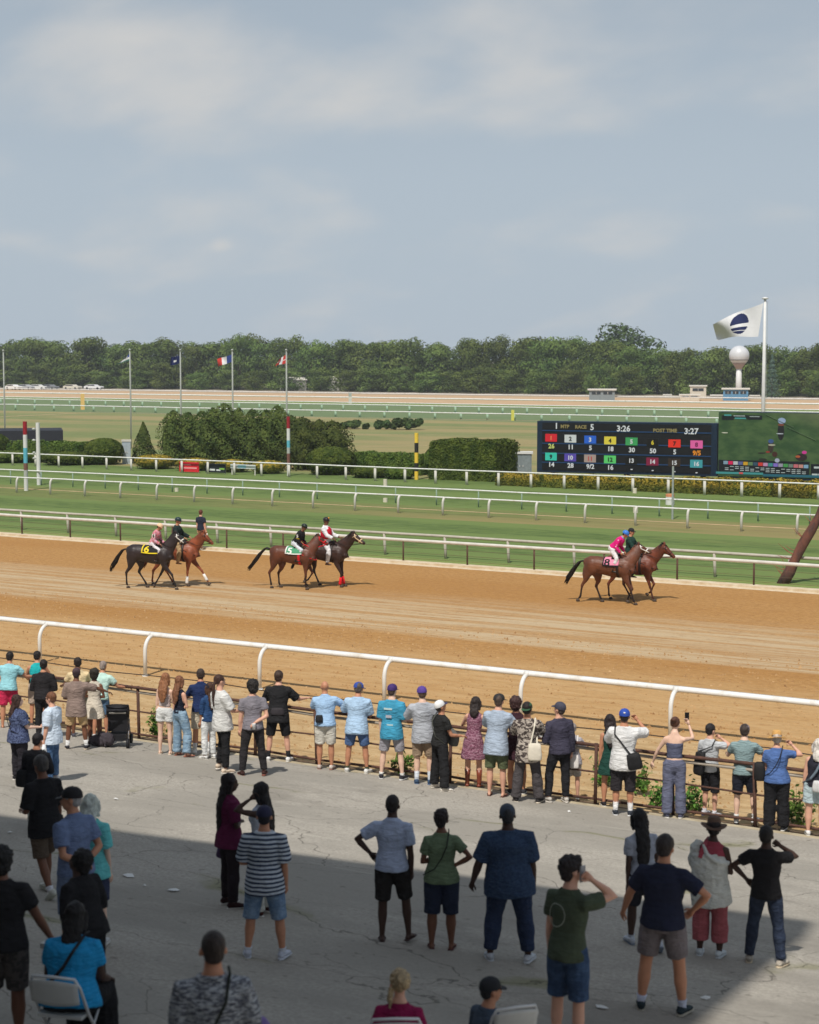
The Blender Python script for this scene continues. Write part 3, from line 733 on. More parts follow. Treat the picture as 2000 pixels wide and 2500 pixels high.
# ================================================================ board, screen, poles
M_NAVY = mat('board_navy_metal', (22, 40, 60), 0.5, 0.1, 2, 0)
M_BLACKB = mat('board_black_face', (18, 20, 24), 0.55, 0.2, 3, 0)
M_BLUEL = mat('board_blue_strip', (30, 66, 108), 0.5, 0.1, 2, 0)
def glow(name, c, e=0.55):
    c = tuple(v * .88 for v in c); e = e * .4
    return mat(name, c, 0.5, 0.03, 2, 0, emit=e)
def frame_at(pxl, dl, pxr, dr):
    def P(px, d):
        r = ray(px, 870); h = Vector((r.x, r.y, 0)); f = Vector((-math.sin(YAW), math.cos(YAW), 0)); return h * (d / h.dot(f))
    a = P(pxl, dl); b = P(pxr, dr); u = (b - a); W = u.length; u.normalize()
    return a, u, W
TB, TU, TW = frame_at(1313, 112, 1755, 107.8)
tz0, tz1 = 8.4 - (1148 - 870) / F * 112, 8.4 - (1027 - 870) / F * 112
TH = tz1 - tz0
board = empty('totalisator_board', tuple(TB)); board.rotation_euler.z = math.atan2(TU.y, TU.x)
tag(board, 'wide black totalisator board with coloured numbers and odds behind the golden shrubs', 'scoreboard')
def tb(name, x0, x1, z0, z1, y0, y1, m, par=board):
    b = MB(); b.box(((x0 + x1) / 2, (y0 + y1) / 2, (z0 + z1) / 2), (x1 - x0, y1 - y0, z1 - z0)); return b.build(name, m, par)
tb('cabinet', 0, TW, tz0 - .1, tz1, 0.0, 1.0, M_NAVY)
tb('leg', .8, 1.1, 0, tz0 - .1, .3, .7, M_NAVY); tb('leg', TW - 1.1, TW - .8, 0, tz0 - .1, .3, .7, M_NAVY); tb('leg', TW / 2 - .15, TW / 2 + .15, 0, tz0 - .1, .3, .7, M_NAVY)
tb('face', .35, TW - .38, tz0 + .06, tz1 - .10, -.03, 0.002, M_BLACKB)
def uz(py): return tz1 - (py - 64) / 445 * TH     # row in the 1725-wide crop of the board
def ux(px): return (px - 50) / 1590 * TW
for py in (148, 262, 350, 432):
    tb('divider', .35, TW - .38, uz(py) - .03, uz(py) + .03, -.06, -.028, M_BLUEL)
TEXTS = []
def text(body, x, z, h, m, par, name='digit', y=-.075, align='CENTER', sx=1.0, bold=0.012):
    cu = bpy.data.curves.new(name, 'FONT'); cu.body = body; cu.size = h * 1.38; cu.align_x = align; cu.offset = bold; cu.extrude = 0.006; cu.resolution_u = 2
    cu.materials.append(m)
    o = bpy.data.objects.new(name, cu); COL.objects.link(o); o.parent = par; o.location = (x, y, z - h / 2); o.rotation_euler = (math.pi / 2, 0, 0); o.scale = (sx, 1, 1)
    TEXTS.append(o); return o
LW = glow('white_lamp_digit', (215, 220, 225)); LY = glow('dim_amber_lettering', (150, 138, 92), .25); LA = glow('amber_digit', (240, 150, 40)); LG = glow('yellow_green_digit', (205, 215, 120))
text('1', ux(228), uz(103), .38, LW, board); text('MTP', ux(305), uz(108), .22, LY, board, 'lettering'); text('RACE', ux(448), uz(110), .22, LY, board, 'lettering'); text('5', ux(550), uz(110), .38, LW, board)
text('3:26', ux(828), uz(118), .38, LW, board); text('POST TIME', ux(1192), uz(130), .22, LY, board, 'lettering', sx=1.05); text('3:27', ux(1418), uz(132), .38, LW, board)
cols = [180, 355, 533, 711, 900, 1085, 1275, 1465]
K = dict(red=(214, 34, 48), white=(206, 212, 214), blue=(40, 98, 206), yellow=(222, 206, 72), green=(62, 158, 92), black=(20, 20, 18), orange=(232, 52, 36), pink=(226, 100, 168), turq=(56, 198, 176), purple=(88, 74, 172), greyred=(168, 150, 142), lime=(92, 206, 112), maroon=(132, 30, 66), brown=(58, 46, 36), teal=(66, 158, 168))
row1 = [('red', '1', 'LR', '26', LG), ('white', '2', 'K', '11', LW), ('blue', '3', 'W', '5', LW), ('yellow', '4', 'K', '18', LW), ('green', '5', 'W', '30', LW), ('black', '6', 'Y', '50', LW), ('orange', '7', 'K', '5', LW), ('pink', '8', 'D', '9/5', LA)]
row2 = [('turq', '9', 'K', '14', LW), ('purple', '10', 'W', '28', LW), ('greyred', '11', 'R', '9/2', LW), ('lime', '12', 'K', '16', LW), ('black', '13', 'W', '-', LW), ('maroon', '14', 'W', '-', LW), ('brown', '15', 'W', '-', LW), ('teal', '16', 'W', '-', LW)]
TC = {'K': glow('black_numeral', (26, 28, 26), .05), 'W': LW, 'Y': glow('yellow_numeral', (216, 200, 60)), 'LR': glow('pale_red_numeral', (226, 140, 90)), 'D': glow('dark_pink_numeral', (130, 40, 90), .3), 'R': glow('red_numeral', (190, 60, 60), .4)}
for r_, (row, zc, zt) in enumerate(((row1, 212, 285), (row2, 380, 450))):
    for i, (kc, num, tc_, odd, oc) in enumerate(row):
        dy = (cols[i] - 180) * 0.028
        b = MB(); b.box((0, 0, 0), (.78, .03, .50)); q = b.build('number_panel', glow('panel_' + kc, K[kc], .5 if kc not in ('black', 'brown') else .05), board); q.location = (ux(cols[i]), -.05, uz(zc + dy))
        text(num, ux(cols[i]), uz(zc + dy), .27, TC[tc_], board, 'number')
        text(odd, ux(cols[i] + 4), uz(zt + dy), .30, oc, board, 'odds')
# video screen, to the right and a little higher
SB, SU, SW = frame_at(1757, 107.6, 2140, 104)
sz0, sz1 = 8.4 - (1166 - 870) / F * 107.6, 8.4 - (1005 - 870) / F * 107.6
scr = empty('video_screen', tuple(SB)); scr.rotation_euler.z = math.atan2(SU.y, SU.x)
tag(scr, 'large outdoor video screen showing horses on green turf, joined to the black board', 'screen')
def sb(name, x0, x1, z0, z1, y0, y1, m): return tb(name, x0, x1, z0, z1, y0, y1, m, scr)
sb('cabinet', 0, SW, sz0 - .2, sz1, .05, 1.2, M_NAVY)
sb('leg', .5, .9, 0, sz0 - .2, .3, .7, M_NAVY); sb('leg', SW - .9, SW - .5, 0, sz0 - .2, .3, .7, M_NAVY)
g = NT('screen_picture_turf', 0.6, 0.1)
nn = g.noise(g.map((.8, .8, 1.6)), 1.0, 5, .6)
dg_ = g.math('ADD', g.sep()[2], g.math('MULTIPLY', g.sep()[0], 0.30))
c = g.mix(g.rng(nn, .35, .65), srgb((44, 66, 42)), srgb((64, 84, 52)))
c = g.mix(g.math('MULTIPLY', g.rng(dg_, sz1 + 0.4, sz1 + 2.4), 0.7), c, srgb((100, 102, 78)))
g.L.new(c, g.b.inputs['Emission Color']); g.b.inputs['Emission Strength'].default_value = .45
M_SCR = g.color(g.mix(0.0, srgb((20, 30, 22)), c) if False else c)
sb('picture', .02, SW - .05, sz0 + .12, sz1 - .02, .0, .052, M_SCR)
def sx_(px): return (px - 110) / 1725 * 260 / F * 106 * 1.02 + 0.05     # column in the 1725-wide crop
def szz(py): return sz1 - (py - 95) / 1194 * 180 / F * 106
def patch(name, cx, cz, w, h, m, y=-.012, n=12):
    b = MB(); w = w / 1725 * 260 / F * 106 / 2; h = h / 1194 * 180 / F * 106 / 2
    vs = [(w * math.cos(2 * math.pi * k / n), 0, h * math.sin(2 * math.pi * k / n)) for k in range(n)]
    b.add(vs, [tuple(range(n))]); o = b.build(name, m, scr); o.location = (sx_(cx), y, szz(cz)); return o
def band(name, x0, x1, y0, y1, m, y=-.010):
    b = MB(); b.box(((sx_(x0) + sx_(x1)) / 2, y, (szz(y0) + szz(y1)) / 2), (abs(sx_(x1) - sx_(x0)), .008, abs(szz(y0) - szz(y1)))); return b.build(name, m, scr)
GK = glow('screen_black', (26, 34, 38), .1); GT = glow('screen_teal', (70, 150, 150), .4); GWt = glow('screen_white', (190, 205, 205), .4)
band('caption_bar', 150, 345, 150, 225, GK); band('caption_bar', 345, 560, 140, 190, GK, -.011); band('caption_bar', 560, 800, 145, 212, GK)
band('caption_line', 190, 305, 132, 158, GT, -.02); band('caption_line', 360, 540, 182, 206, GT, -.02); band('caption_line', 340, 525, 150, 160, GWt, -.02); band('caption_line', 600, 760, 160, 168, GWt, -.02)
# horses and riders shown on the screen: small lit shapes
for (cx, cz, w, h, cc) in ((1100, 400, 110, 290, (34, 36, 38)), (1110, 225, 130, 100, (150, 170, 205)), (1100, 290, 110, 40, (120, 70, 56)), (1085, 435, 120, 16, (190, 200, 210)), (945, 640, 95, 230, (60, 50, 44)), (945, 560, 90, 70, (60, 88, 140)), (960, 620, 120, 30, (170, 170, 150)),
                           (900, 735, 70, 30, (150, 50, 46)), (800, 755, 130, 22, (44, 44, 36)), (1010, 770, 90, 90, (70, 40, 34)), (1430, 810, 190, 120, (50, 38, 40)), (1475, 730, 80, 55, (206, 60, 150)), (1375, 800, 80, 40, (176, 90, 50)), (1050, 870, 80, 70, (170, 176, 200)), (205, 434, 110, 14, (225, 225, 205)), (820, 860, 140, 40, (44, 50, 40))):
    patch('picture_shape', cx, cz, w, h, glow('shape_%d_%d' % (cx, cz), cc, .35), -.014 if h > 100 else -.020)
for (x0, x1, yy_) in ((860, 1300, 130), (1200, 1650, 330)):
    b = MB(); b.tube([(sx_(x0), -.012, szz(yy_)), (sx_(x1), -.012, szz(yy_ + (x1 - x0) * .45))], [(.05, .004)] * 2, 6); b.build('picture_line', glow('screen_pale_line', (120, 140, 112), .35), scr)
band('ticker_bar', 110, 1560, 880, 1100, GK, -.011); band('ticker_bar', 1580, 2400, 915, 1140, GK, -.011)
cc = [(130, 160, 180), (220, 30, 90), (190, 195, 200), (90, 100, 150), (206, 160, 40), (96, 130, 90), (50, 80, 100), (206, 60, 50), (190, 140, 180), (60, 140, 140), (130, 110, 200), (150, 150, 170), (70, 150, 80), (110, 130, 120), (200, 110, 120), (196, 140, 130), (130, 170, 200)]
for i, q in enumerate(cc):
    band('ticker_panel', 190 + i * 80, 262 + i * 80, 895 + i * 2.2, 950 + i * 2.2, glow('ticker_%d' % i, q, .45), -.022)
for r_ in range(3):
    for i in range(16):
        if (i * 7 + r_ * 3) % 5: band('ticker_line', 215 + i * 82, 275 + i * 82, 978 + r_ * 28 + i * 2.4, 988 + r_ * 28 + i * 2.4, GWt, -.02)
band('ticker_strip', 70, 830, 1075, 1110, GT, -.022); band('ticker_strip', 830, 2400, 1095, 1135, glow('screen_dark_teal', (40, 104, 122), .3), -.022); band('ticker_mark', 445, 510, 1078, 1105, glow('ticker_red', (220, 80, 80), .4), -.03)
for i in range(5): band('ticker_line', 1630 + i * 100, 1710 + i * 100, 955, 985, GWt, -.02)
for i in range(5): band('ticker_line', 1600 + i * 100, 1690 + i * 100, 1070, 1095, GWt, -.02)

M_POLEW = mat('white_pole_paint', (214, 214, 212), 0.5, 0.06, 2, 0.02)
M_POLEG = mat('grey_pole_metal', (168, 172, 166), 0.5, 0.08, 2, 0.02)
def pole_at(px, d, top_py):
    r = ray(px, 870); h = Vector((r.x, r.y, 0)); f = Vector((-math.sin(YAW), math.cos(YAW), 0)); P = h * (d / h.dot(f))
    return P, CAMZ - (top_py - 870) / F * d
def cloth(name, corners, mats, pick, par, nu=20, nv=12, amp=.12, seed=0):
    """corners: hoist top, hoist bottom, tail bottom, tail top, given in metres relative to the pole (x sideways, z up)"""
    A, B_, C_, D_ = [Vector((c[0], 0, c[1])) for c in corners]; b = MB(); fm = []
    for j in range(nv + 1):
        for i in range(nu + 1):
            u, v = i / nu, j / nv
            p = (A * (1 - v) + B_ * v) * (1 - u) + (D_ * (1 - v) + C_ * v) * u
            p = p + Vector((0, math.sin(u * 7 + v * 3 + seed) * amp * u + math.sin(u * 15 + seed) * amp * .3 * u, math.sin(u * 6 + seed) * amp * .3 * u))
            b.v.append(tuple(p))
    for j in range(nv):
        for i in range(nu):
            k = j * (nu + 1) + i; b.f.append((k, k + 1, k + nu + 2, k + nu + 1)); fm.append(pick((i + .5) / nu, (j + .5) / nv))
    o = b.build(name, None, par, True)
    for m in mats: o.data.materials.append(m)
    for p, q in zip(o.data.polygons, fm): p.material_index = q
    return o
FW = mat('flag_white', (222, 222, 224), .8, .04); FN = mat('flag_navy', (30, 40, 84), .8, .08); FB = mat('flag_blue', (54, 74, 140), .8, .06); FR = mat('flag_red', (196, 64, 56), .8, .06); FG = mat('flag_green', (80, 120, 110), .8, .06)
def flagpole(px, d, top_py, r, label, m, group=None, lean=0.0):
    P, H = pole_at(px, d, top_py); rt = empty('flagpole', tuple(P)); rt.rotation_euler.z = math.atan2(-P.x, P.y); tag(rt, label, 'flagpole', group)
    b = MB(); b.tube([(0, 0, -.1), (0, 0, H * .5), (0, 0, H)], [r, r * .85, r * .6], 10); b.build('pole', m, rt, True)
    b = MB(); b.lathe([(r * .2, 0), (r * 1.3, .04), (r * 1.6, .09), (r * 1.0, .15), (r * .2, .18)], 10, (0, 0, H)); b.build('finial', m, rt, True)
    b = MB(); b.tube([(r * 1.3, 0, 1.2), (r * 1.1, 0, H - .1)], .012, 4); b.build('halyard', M_POLEG, rt)
    return rt, H
d4 = [157, 152, 148, 143]
for i, (px, ty, lab_) in enumerate(((317, 856, 'thin flagpole with a limp green, white and blue flag, leftmost of the four'), (440, 857, 'thin flagpole with a small dark navy flag'), (567, 857, 'thin flagpole with a red, white and blue tricolour flag'), (699, 857, 'thin flagpole with a red and white flag, nearest the big hedge end'))):
    d = d4[i]; rt, H = flagpole(px, d, ty, .07, lab_, M_POLEG, 'four flagpoles in the infield'); s = d / F
    if i == 0: cloth('flag', [(-.05, H - .3), (-.05, H - 24 * s), (-34 * s, H - 34 * s), (-14 * s, H - 22 * s)], [FW, FG, FB], lambda u, v: 1 if v > .75 else (2 if u < .3 and v < .4 else 0), rt, seed=1, amp=.15)
    if i == 1: cloth('flag', [(-.05, H - .4), (-.05, H - 30 * s), (-25 * s, H - 36 * s), (-22 * s, H - 16 * s)], [FN, FB, FW], lambda u, v: 2 if (u - .5) ** 2 + (v - .55) ** 2 < .025 else 0, rt, seed=2, amp=.15)
    if i == 2: cloth('flag', [(-.05, H - .3), (-.05, H - 26 * s), (-34 * s, H - 38 * s), (-36 * s, H - 20 * s)], [FB, FW, FR], lambda u, v: 0 if u < .33 else (1 if u < .68 else 2), rt, seed=3, amp=.15)
    if i == 3: cloth('flag', [(-.05, H - .3), (-.05, H - 30 * s), (-27 * s, H - 36 * s), (-16 * s, H - 20 * s)], [FR, FW, FR], lambda u, v: 1 if .35 < u < .65 or .5 < v < .62 else 0, rt, seed=4, amp=.15)
rt, H = flagpole(8, 160, 858, .07, 'thin bare pole at the left edge in front of the tree belt', M_POLEG)
rt, H = flagpole(1866, 118, 733, .15, 'tall white flagpole behind the video screen flying a big white flag', M_POLEW); s = 118 / F
def fp(px, py): return ((px - 1866) * s, H - (py - 733) * s)
def emb(u, v):
    # navy round emblem: upper cap, pale band, lower bowl with a thin white line
    x, y = (u - .47) / .20, (v - .50) / .40
    if x * x + y * y > 1: return 0
    if -.02 < y < .30 : return 0 if not .10 < y < .15 else 1
    return 0 if .62 < y < .70 else 1
cloth('flag', [fp(1862, 741), fp(1851, 822), fp(1752, 826), fp(1742, 788)], [FW, FN], emb, rt, 60, 40, .42, 5)
# ball-shaped water tower
P, H = pole_at(1805, 338, 868); wt = empty('water_tower', tuple(P)); tag(wt, 'silver ball water tower on a white stem in front of the far trees', 'water tower')
M_SILV = mat('silver_tank', (200, 202, 206), 0.4, 0.04, 1, 0, metal=0.0, spec=.6)
b = MB(); b.ell((0, 0, H), (1.98, 1.98, 1.94), nu=24, nv=16); b.build('tank', M_SILV, wt, True)
b = MB(); b.lathe([(1.45, 0), (1.0, -.6), (.63, -1.1), (.58, -1.3)], 20, (0, 0, H - 1.3)); b.build('cone', mat('tank_cone', (170, 150, 142), .7, .1), wt, True)
b = MB(); b.lathe([(1.80, -.07), (1.83, 0), (1.80, .07)], 24, (0, 0, H - .85)); b.build('walkway_ring', mat('dark_ring', (80, 80, 84), .6), wt, True)
b = MB(); b.tube([(0, 0, 0), (0, 0, H - 2.3)], [.62, .52], 16); b.build('stem', M_POLEW, wt, True)
# blue hut and pale buildings by the far rails
def hut(px0, px1, ytop, d, label, mw, mr, wins, name='hut', yb=None, cat='hut', over=.12, flat=.25):
    P, Ht = pole_at((px0 + px1) / 2, d, ytop); W = (px1 - px0) / F * d; rt = empty(name, tuple(P)); rt.rotation_euler.z = math.atan2(-P.x, P.y) ; tag(rt, label, cat)
    D = W * .8
    b = MB(); b.box((0, 0, Ht / 2 - .1), (W * (1 - over), D * (1 - over), Ht - .2)); b.build('wall', mw, rt)
    b = MB(); b.box((0, 0, Ht - flat / 2 + .02), (W, D, flat)); b.build('roof', mr, rt)
    for k in range(wins):
        wx = (k - (wins - 1) / 2) * W * .8 / wins
        b = MB(); b.box((wx, -D * (1 - over) / 2 - .02, Ht * .66), (W * .6 / wins, .06, Ht * .22)); w = b.build('window', mat('dark_window', (52, 58, 64), .3), rt)
        b = MB(); b.box((wx, -D * (1 - over) / 2 - .06, Ht * .66), (.07, .04, Ht * .22)); b.build('mullion', M_OFFW, w)
    return rt
M_HB = mat('hut_blue_boards', (92, 138, 172), .8, .08); M_HW = mat('hut_cream_boards', (206, 196, 180), .85, .08); M_HR = mat('pale_roof', (212, 208, 200), .7, .05); M_HG = mat('hut_grey_boards', (128, 138, 142), .85, .1)
hut(1764, 1832, 947, 330, 'small blue hut with a flat white roof below the silver water tower', M_HB, M_HR, 3)
hut(1436, 1506, 949, 330, 'grey open hut with a white flat roof among trees above the board', M_HG, M_HR, 2)
hut(1684, 1728, 940, 350, 'cream upper box of a building left of the blue hut', M_HW, M_HR, 1)
hut(1660, 1712, 962, 330, 'low cream block in front of the cream box building', M_HW, M_HR, 2)
for i, (a, c_, yt) in enumerate(((1736, 1770, 963), (1832, 1858, 964), (1620, 1642, 962))):
    hut(a, c_, yt, 360, ['white low shed just left of the blue hut', 'white low shed between the blue hut and the white flagpole', 'small white shed, leftmost of the pale buildings under the trees'][i], M_OFFW, M_HR, 1, 'shed', cat='shed')
hut(-60, 146, 1048, 152, 'long low shed with a black roof behind the clipped hedge, left edge', M_HG, mat('black_roof', (42, 44, 52), .7, .1), 4, 'shed', cat='shed', over=.04, flat=1.1)
for i, (a, c_, yt, lab_) in enumerate(((688, 742, 920, 'white house glimpsed through the far trees behind the red and white flag'), (806, 840, 918, 'white house glimpsed through the far trees, middle one'), (960, 1016, 926, 'white house glimpsed through the far trees, farthest to the right'), (1905, 1945, 905, 'cream house showing between the spruce and the right edge'))):
    d = 425; P, Hh = pole_at((a + c_) / 2, d, yt); W = (c_ - a) / F * d; rt = empty('house', tuple(P)); rt.rotation_euler.z = math.atan2(-P.x, P.y) + .3; tag(rt, lab_, 'house')
    b = MB(); b.box((0, 0, Hh * .4), (W, W * .8, Hh * .8)); b.build('wall', M_OFFW, rt)
    b = MB(); b.add([(-W * .55, -W * .45, Hh * .78), (W * .55, -W * .45, Hh * .78), (W * .55, W * .45, Hh * .78), (-W * .55, W * .45, Hh * .78), (-W * .55, 0, Hh), (W * .55, 0, Hh)], [(0, 1, 5, 4), (2, 3, 4, 5), (0, 4, 3), (1, 2, 5), (0, 3, 2, 1)]); b.build('roof', M_HR, rt)
    for k in (-1, 1):
        b = MB(); b.box((k * W * .25, -W * .41, Hh * .5), (W * .14, .08, Hh * .16)); b.build('window', mat('dark_window', (0, 0, 0)), rt)
# parked vehicles beyond the far rail, at left
def car_mesh(par, m, L=4.5, H=1.5):
    b = MB(); W = 1.75
    b.prism([(-L / 2, .35), (L / 2, .35), (L / 2, .75), (L / 2 - .2, .9), (L * .22, .95), (L * .10, H), (-L * .28, H), (-L * .42, .98), (-L / 2, .92)], -W / 2, W / 2); b.build('body', m, par)
    b = MB(); b.prism([(L * .185, .97), (L * .09, H - .08), (-L * .27, H - .08), (-L * .38, 1.0)], -W / 2 - .01, W / 2 + .01); b.build('side_window', mat('dark_window', (0, 0, 0)), par)
    for sx in (-1, 1):
        for sy in (-1, 1):
            b = MB(); b.tube([(sx * L * .31, sy * (W / 2 - .12), .33), (sx * L * .31, sy * (W / 2 + .02), .33)], .33, 12); b.build('wheel', mat('tyre_rubber', (30, 30, 30), .9), par)
cl = [('white', (224, 224, 222)), ('silver', (170, 172, 176)), ('white', (220, 220, 218)), ('grey', (120, 122, 126)), ('cream', (210, 204, 190)), ('white', (222, 222, 222))]
for i, px in enumerate((32, 62, 92, 122, 176, 228)):
    P, _ = pole_at(px, 436, 945); rt = empty('parked_car', tuple(P)); rt.rotation_euler.z = .15 * (i % 3) - .1
    tag(rt, cl[i][0] + ' ' + ['car at the left edge, first in the row beyond the far rail', 'car, second in the row beyond the far rail', 'car, third in the row beyond the far rail', 'car, fourth in the row beyond the far rail', 'car parked apart, left of the first flagpole', 'car parked apart, closest to the first flagpole'][i], 'car', 'cars parked beyond the far rail')
    car_mesh(rt, mat('car_' + str(i), cl[i][1], .35, .03), 4.8, 1.3)
# marker poles
def marker(px, base, top, r, bands, label, cat='marker pole', name='marker_pole', square=False, knobs=False, zb=0):
    P = gp(px, base); d = proj(P)[2]; H = (base - top) / F * d * 1.0; rt = empty(name, (P.x, P.y, 0)); tag(rt, label, cat)
    rt.rotation_euler.z = math.atan2(-P.x, P.y)
    z = H
    for (frac, m) in bands:
        z2 = z - H * frac
        b = MB()
        if square: b.box((0, 0, (z + z2) / 2), (2 * r, 2 * r, z - z2))
        else: b.tube([(0, 0, z2), (0, 0, z)], r, 12)
        b.build('painted_band', m, rt); z = z2
    if knobs:
        for zz in knobs:
            b = MB(); b.lathe([(.03, -.08), (.10, -.05), (.12, .0), (.08, .06), (.02, .08)], 10, (-r - .14, 0, H * zz)); b.tube([(-r - .14, 0, H * zz), (0, 0, H * zz)], .03, 6); b.build('lamp', M_POLEG, rt, True)
    return rt
PR = mat('pole_red', (150, 34, 44), .6, .08); PT = mat('pole_teal', (96, 176, 196), .6, .06); PY = mat('pole_yellow', (232, 196, 70), .6, .05); PK = mat('pole_black', (40, 40, 38), .7, .1); PBr = mat('pole_brown', (120, 84, 74), .8, .1)
marker(64, 1198, 1029, .13, [(.19, PR), (.19, M_POLEW), (.22, PT), (.10, PBr), (.10, M_POLEG), (.20, M_POLEW)], 'red, white and teal banded pole near the left edge beside a white pole')
marker(95, 1184, 1032, .13, [(1.0, M_POLEW)], 'plain white pole with small lamps, just right of the leftmost banded pole', knobs=(.9, .72, .52, .43))
marker(705, 1162, 1017, .12, [(.20, PR), (.20, M_POLEW), (.12, PT), (.10, M_POLEG), (.18, PBr), (.20, M_POLEW)], 'red, white and teal banded pole in front of the big evergreen hedge')
marker(720, 1124, 1036, .05, [(1.0, M_POLEG)], 'thin grey lamp pole beside the banded pole at the big hedge', knobs=(.95, .8, .65, .5))
marker(1017, 1171, 1057, .135, [(.21, PY), (.21, PK), (.22, PY), (.18, PK), (.18, PY)], 'yellow and black banded pole between the low hedge and the clipped block')
marker(202, 1000, 961, .30, [(1.0, mat('pale_yellow_post', (222, 184, 110), .7, .05))], 'pale yellow post on the far turf, left side', 'marker post', 'marker_post', True)
marker(1252, 1027, 1001, .20, [(1.0, mat('lime_yellow_post', (206, 200, 90), .7, .05))], 'lime yellow post on the far turf left of the board', 'marker post', 'marker_post', True)
marker(855, 985, 959, .28, [(.35, M_POLEG), (.65, M_OFFW)], 'small white box post on the far dirt rail near the middle', 'marker post', 'marker_post', True)
marker(1642, 1268, 1138, .055, [(1.0, mat('pale_translucent_post', (150, 160, 156), .6, .05))], 'thin pale pole standing between the turf rails below the board', 'pole', 'pole')
marker(1636, 1232, 1206, .25, [(.25, mat('bucket_orange', (214, 140, 100), .7, .05)), (.75, M_POLEW)], 'white bucket with an orange rim hanging by the thin pole on the turf', 'bucket', 'bucket')
for i, (px, base, top, lab_) in enumerate(((941, 1187, 1170, 'small white box marker on the grass below the yellow and black pole'), (941, 1226, 1216, 'small white marker on the dry grass band, mid photo'), (431, 1200, 1191, 'small white marker on the dry grass behind the runner'), (1550, 1204, 1192, 'small cream marker by the rail below the number 5 column'), (1552, 1252, 1238, 'small cream round marker on the nearer turf rail above the pink jockey'))):
    marker(px, base, top, .13, [(1.0, mat('cream_marker', (214, 206, 188), .7, .06))], lab_, 'marker', 'ground_marker')
# utility boxes
def cabinet(px0, px1, ytop, Y, label, m, mt):
    c = at_y((px0 + px1) / 2, 1150, Y); c.z = 0; d = proj(c)[2]; W = (px1 - px0) / F * d; H = CAMZ - (ytop - 870) / F * d
    rt = empty('utility_cabinet', tuple(c)); rt.rotation_euler.z = math.atan2(-c.x, c.y); tag(rt, label, 'cabinet')
    b = MB(); b.box((0, 0, H / 2 - .05), (W, W * .6, H - .1)); b.build('body', m, rt)
    b = MB(); b.box((0, 0, H - .02), (W * 1.12, W * .72, .14)); b.build('lid', mt, rt)
    for k in (-1, 1):
        b = MB(); b.box((k * W * .24, -W * .31, H / 2), (W * .44, .03, H * .8)); q = b.build('door', m, rt); b = MB(); b.box((-k * W * .16, -.03 - W * .31, 0), (.04, .04, .12)); hq = b.build('handle', mt, q); hq.location = (k * W * .24, 0, H / 2)
cabinet(1248, 1298, 1103, YH + 7, 'grey utility cabinet with a white lid between the clipped block and the board', M_HG, M_POLEW)
cabinet(299, 320, 1074, YH + 6, 'pale grey cabinet at the foot of the first flagpole', mat('pale_grey_cabinet', (168, 180, 188), .6, .06), M_OFFW)
# signs on the hedge rail
def sign(px0, px1, y0, y1, label, m, strokes):
    c = at_y((px0 + px1) / 2, (y0 + y1) / 2, Y_HRAIL + .25); d = proj(c)[2]; W = (px1 - px0) / F * d / .84; H = (y1 - y0) / F * d
    rt = empty('sign', (c.x, c.y, 0)); tag(rt, label, 'sign')
    z = c.z
    b = MB(); b.box((0, 0, z), (W, .04, H)); b.build('panel', m, rt)
    for k in (-1, 1):
        b = MB(); b.box((k * W * .46, .06, (z - H / 2) / 2 + .1), (.07, .05, z - H / 2 + .35)); b.build('leg', M_OFFW, rt)
    for (x0, x1, zz, h, mm) in strokes:
        b = MB(); b.box((W * (x0 + x1) / 2, -.028, z + H * zz), (W * (x1 - x0), .012, H * h)); b.build('printed_band', mm, rt)
SR = mat('sign_red', (206, 34, 48), .5, .04); SK = mat('sign_black', (34, 40, 44), .5, .1); SWt = mat('sign_white', (216, 220, 222), .5, .04); SBl = mat('sign_sky_blue', (150, 200, 220), .5, .04); SGr = mat('sign_lime', (130, 180, 80), .5, .05); SPk = mat('sign_pale_red', (230, 150, 150), .5, .05)
sign(437, 487, 1128, 1152, 'red sign with a pale line of print on the hedge rail', SR, [(-.42, .40, -.10, .16, SPk), (-.30, .10, .22, .10, SPk)])
sign(501, 552, 1132, 1154, 'black sign with white and green print, between the red and the white sign', SK, [(-.42, -.02, -.18, .2, SWt), (.05, .25, -.2, .16, SWt), (.2, .45, -.05, .18, SGr)])
sign(562, 625, 1134, 1144, 'narrow white and sky blue sign, rightmost of the three on the rail', SWt, [(-.2, .12, 0, .7, SBl)])
# leaning timber at the right edge, standing on the turf
P = gp(1908, 1424); d = proj(P)[2]
top = P + Vector((math.cos(YAW), math.sin(YAW), 0)) * (140 / F * d) + Vector((0, 0, 275 / F * d))
M_LBARK = mat('reddish_bark', (116, 74, 60), .95, .3, 3.0, .9, 14, stretch=(1, 1, .35), c2=(66, 54, 52))
lt = empty('leaning_tree', tuple(P)); tag(lt, 'leaning dark brown tree trunk at the right edge on the turf', 'tree')
v = top - P; b = MB(); pts = []
for i in range(9):
    t = i / 8; pts.append(Vector((0, 0, -.1)) + v * t + Vector((math.sin(i * 1.7) * .03, 0, 0)))
b.tube(pts, [.21 - .008 * i + .02 * math.sin(i * 2.3) for i in range(9)], 12); b.build('trunk', M_LBARK, lt, True)
rnd = random.Random(12); b = MB()
for k in range(14):
    t = rnd.uniform(.05, .55); s0 = v * t; a = rnd.uniform(-1, 1)
    e = s0 + Vector((-rnd.uniform(.2, .7), a * .4, rnd.uniform(.1, .5))); b.tube([s0, (s0 + e) / 2 + Vector((0, 0, -.05)), e], [.02, .014, .006], 4)
b.build('twigs', mat('red_twigs', (146, 92, 72), .9), lt)

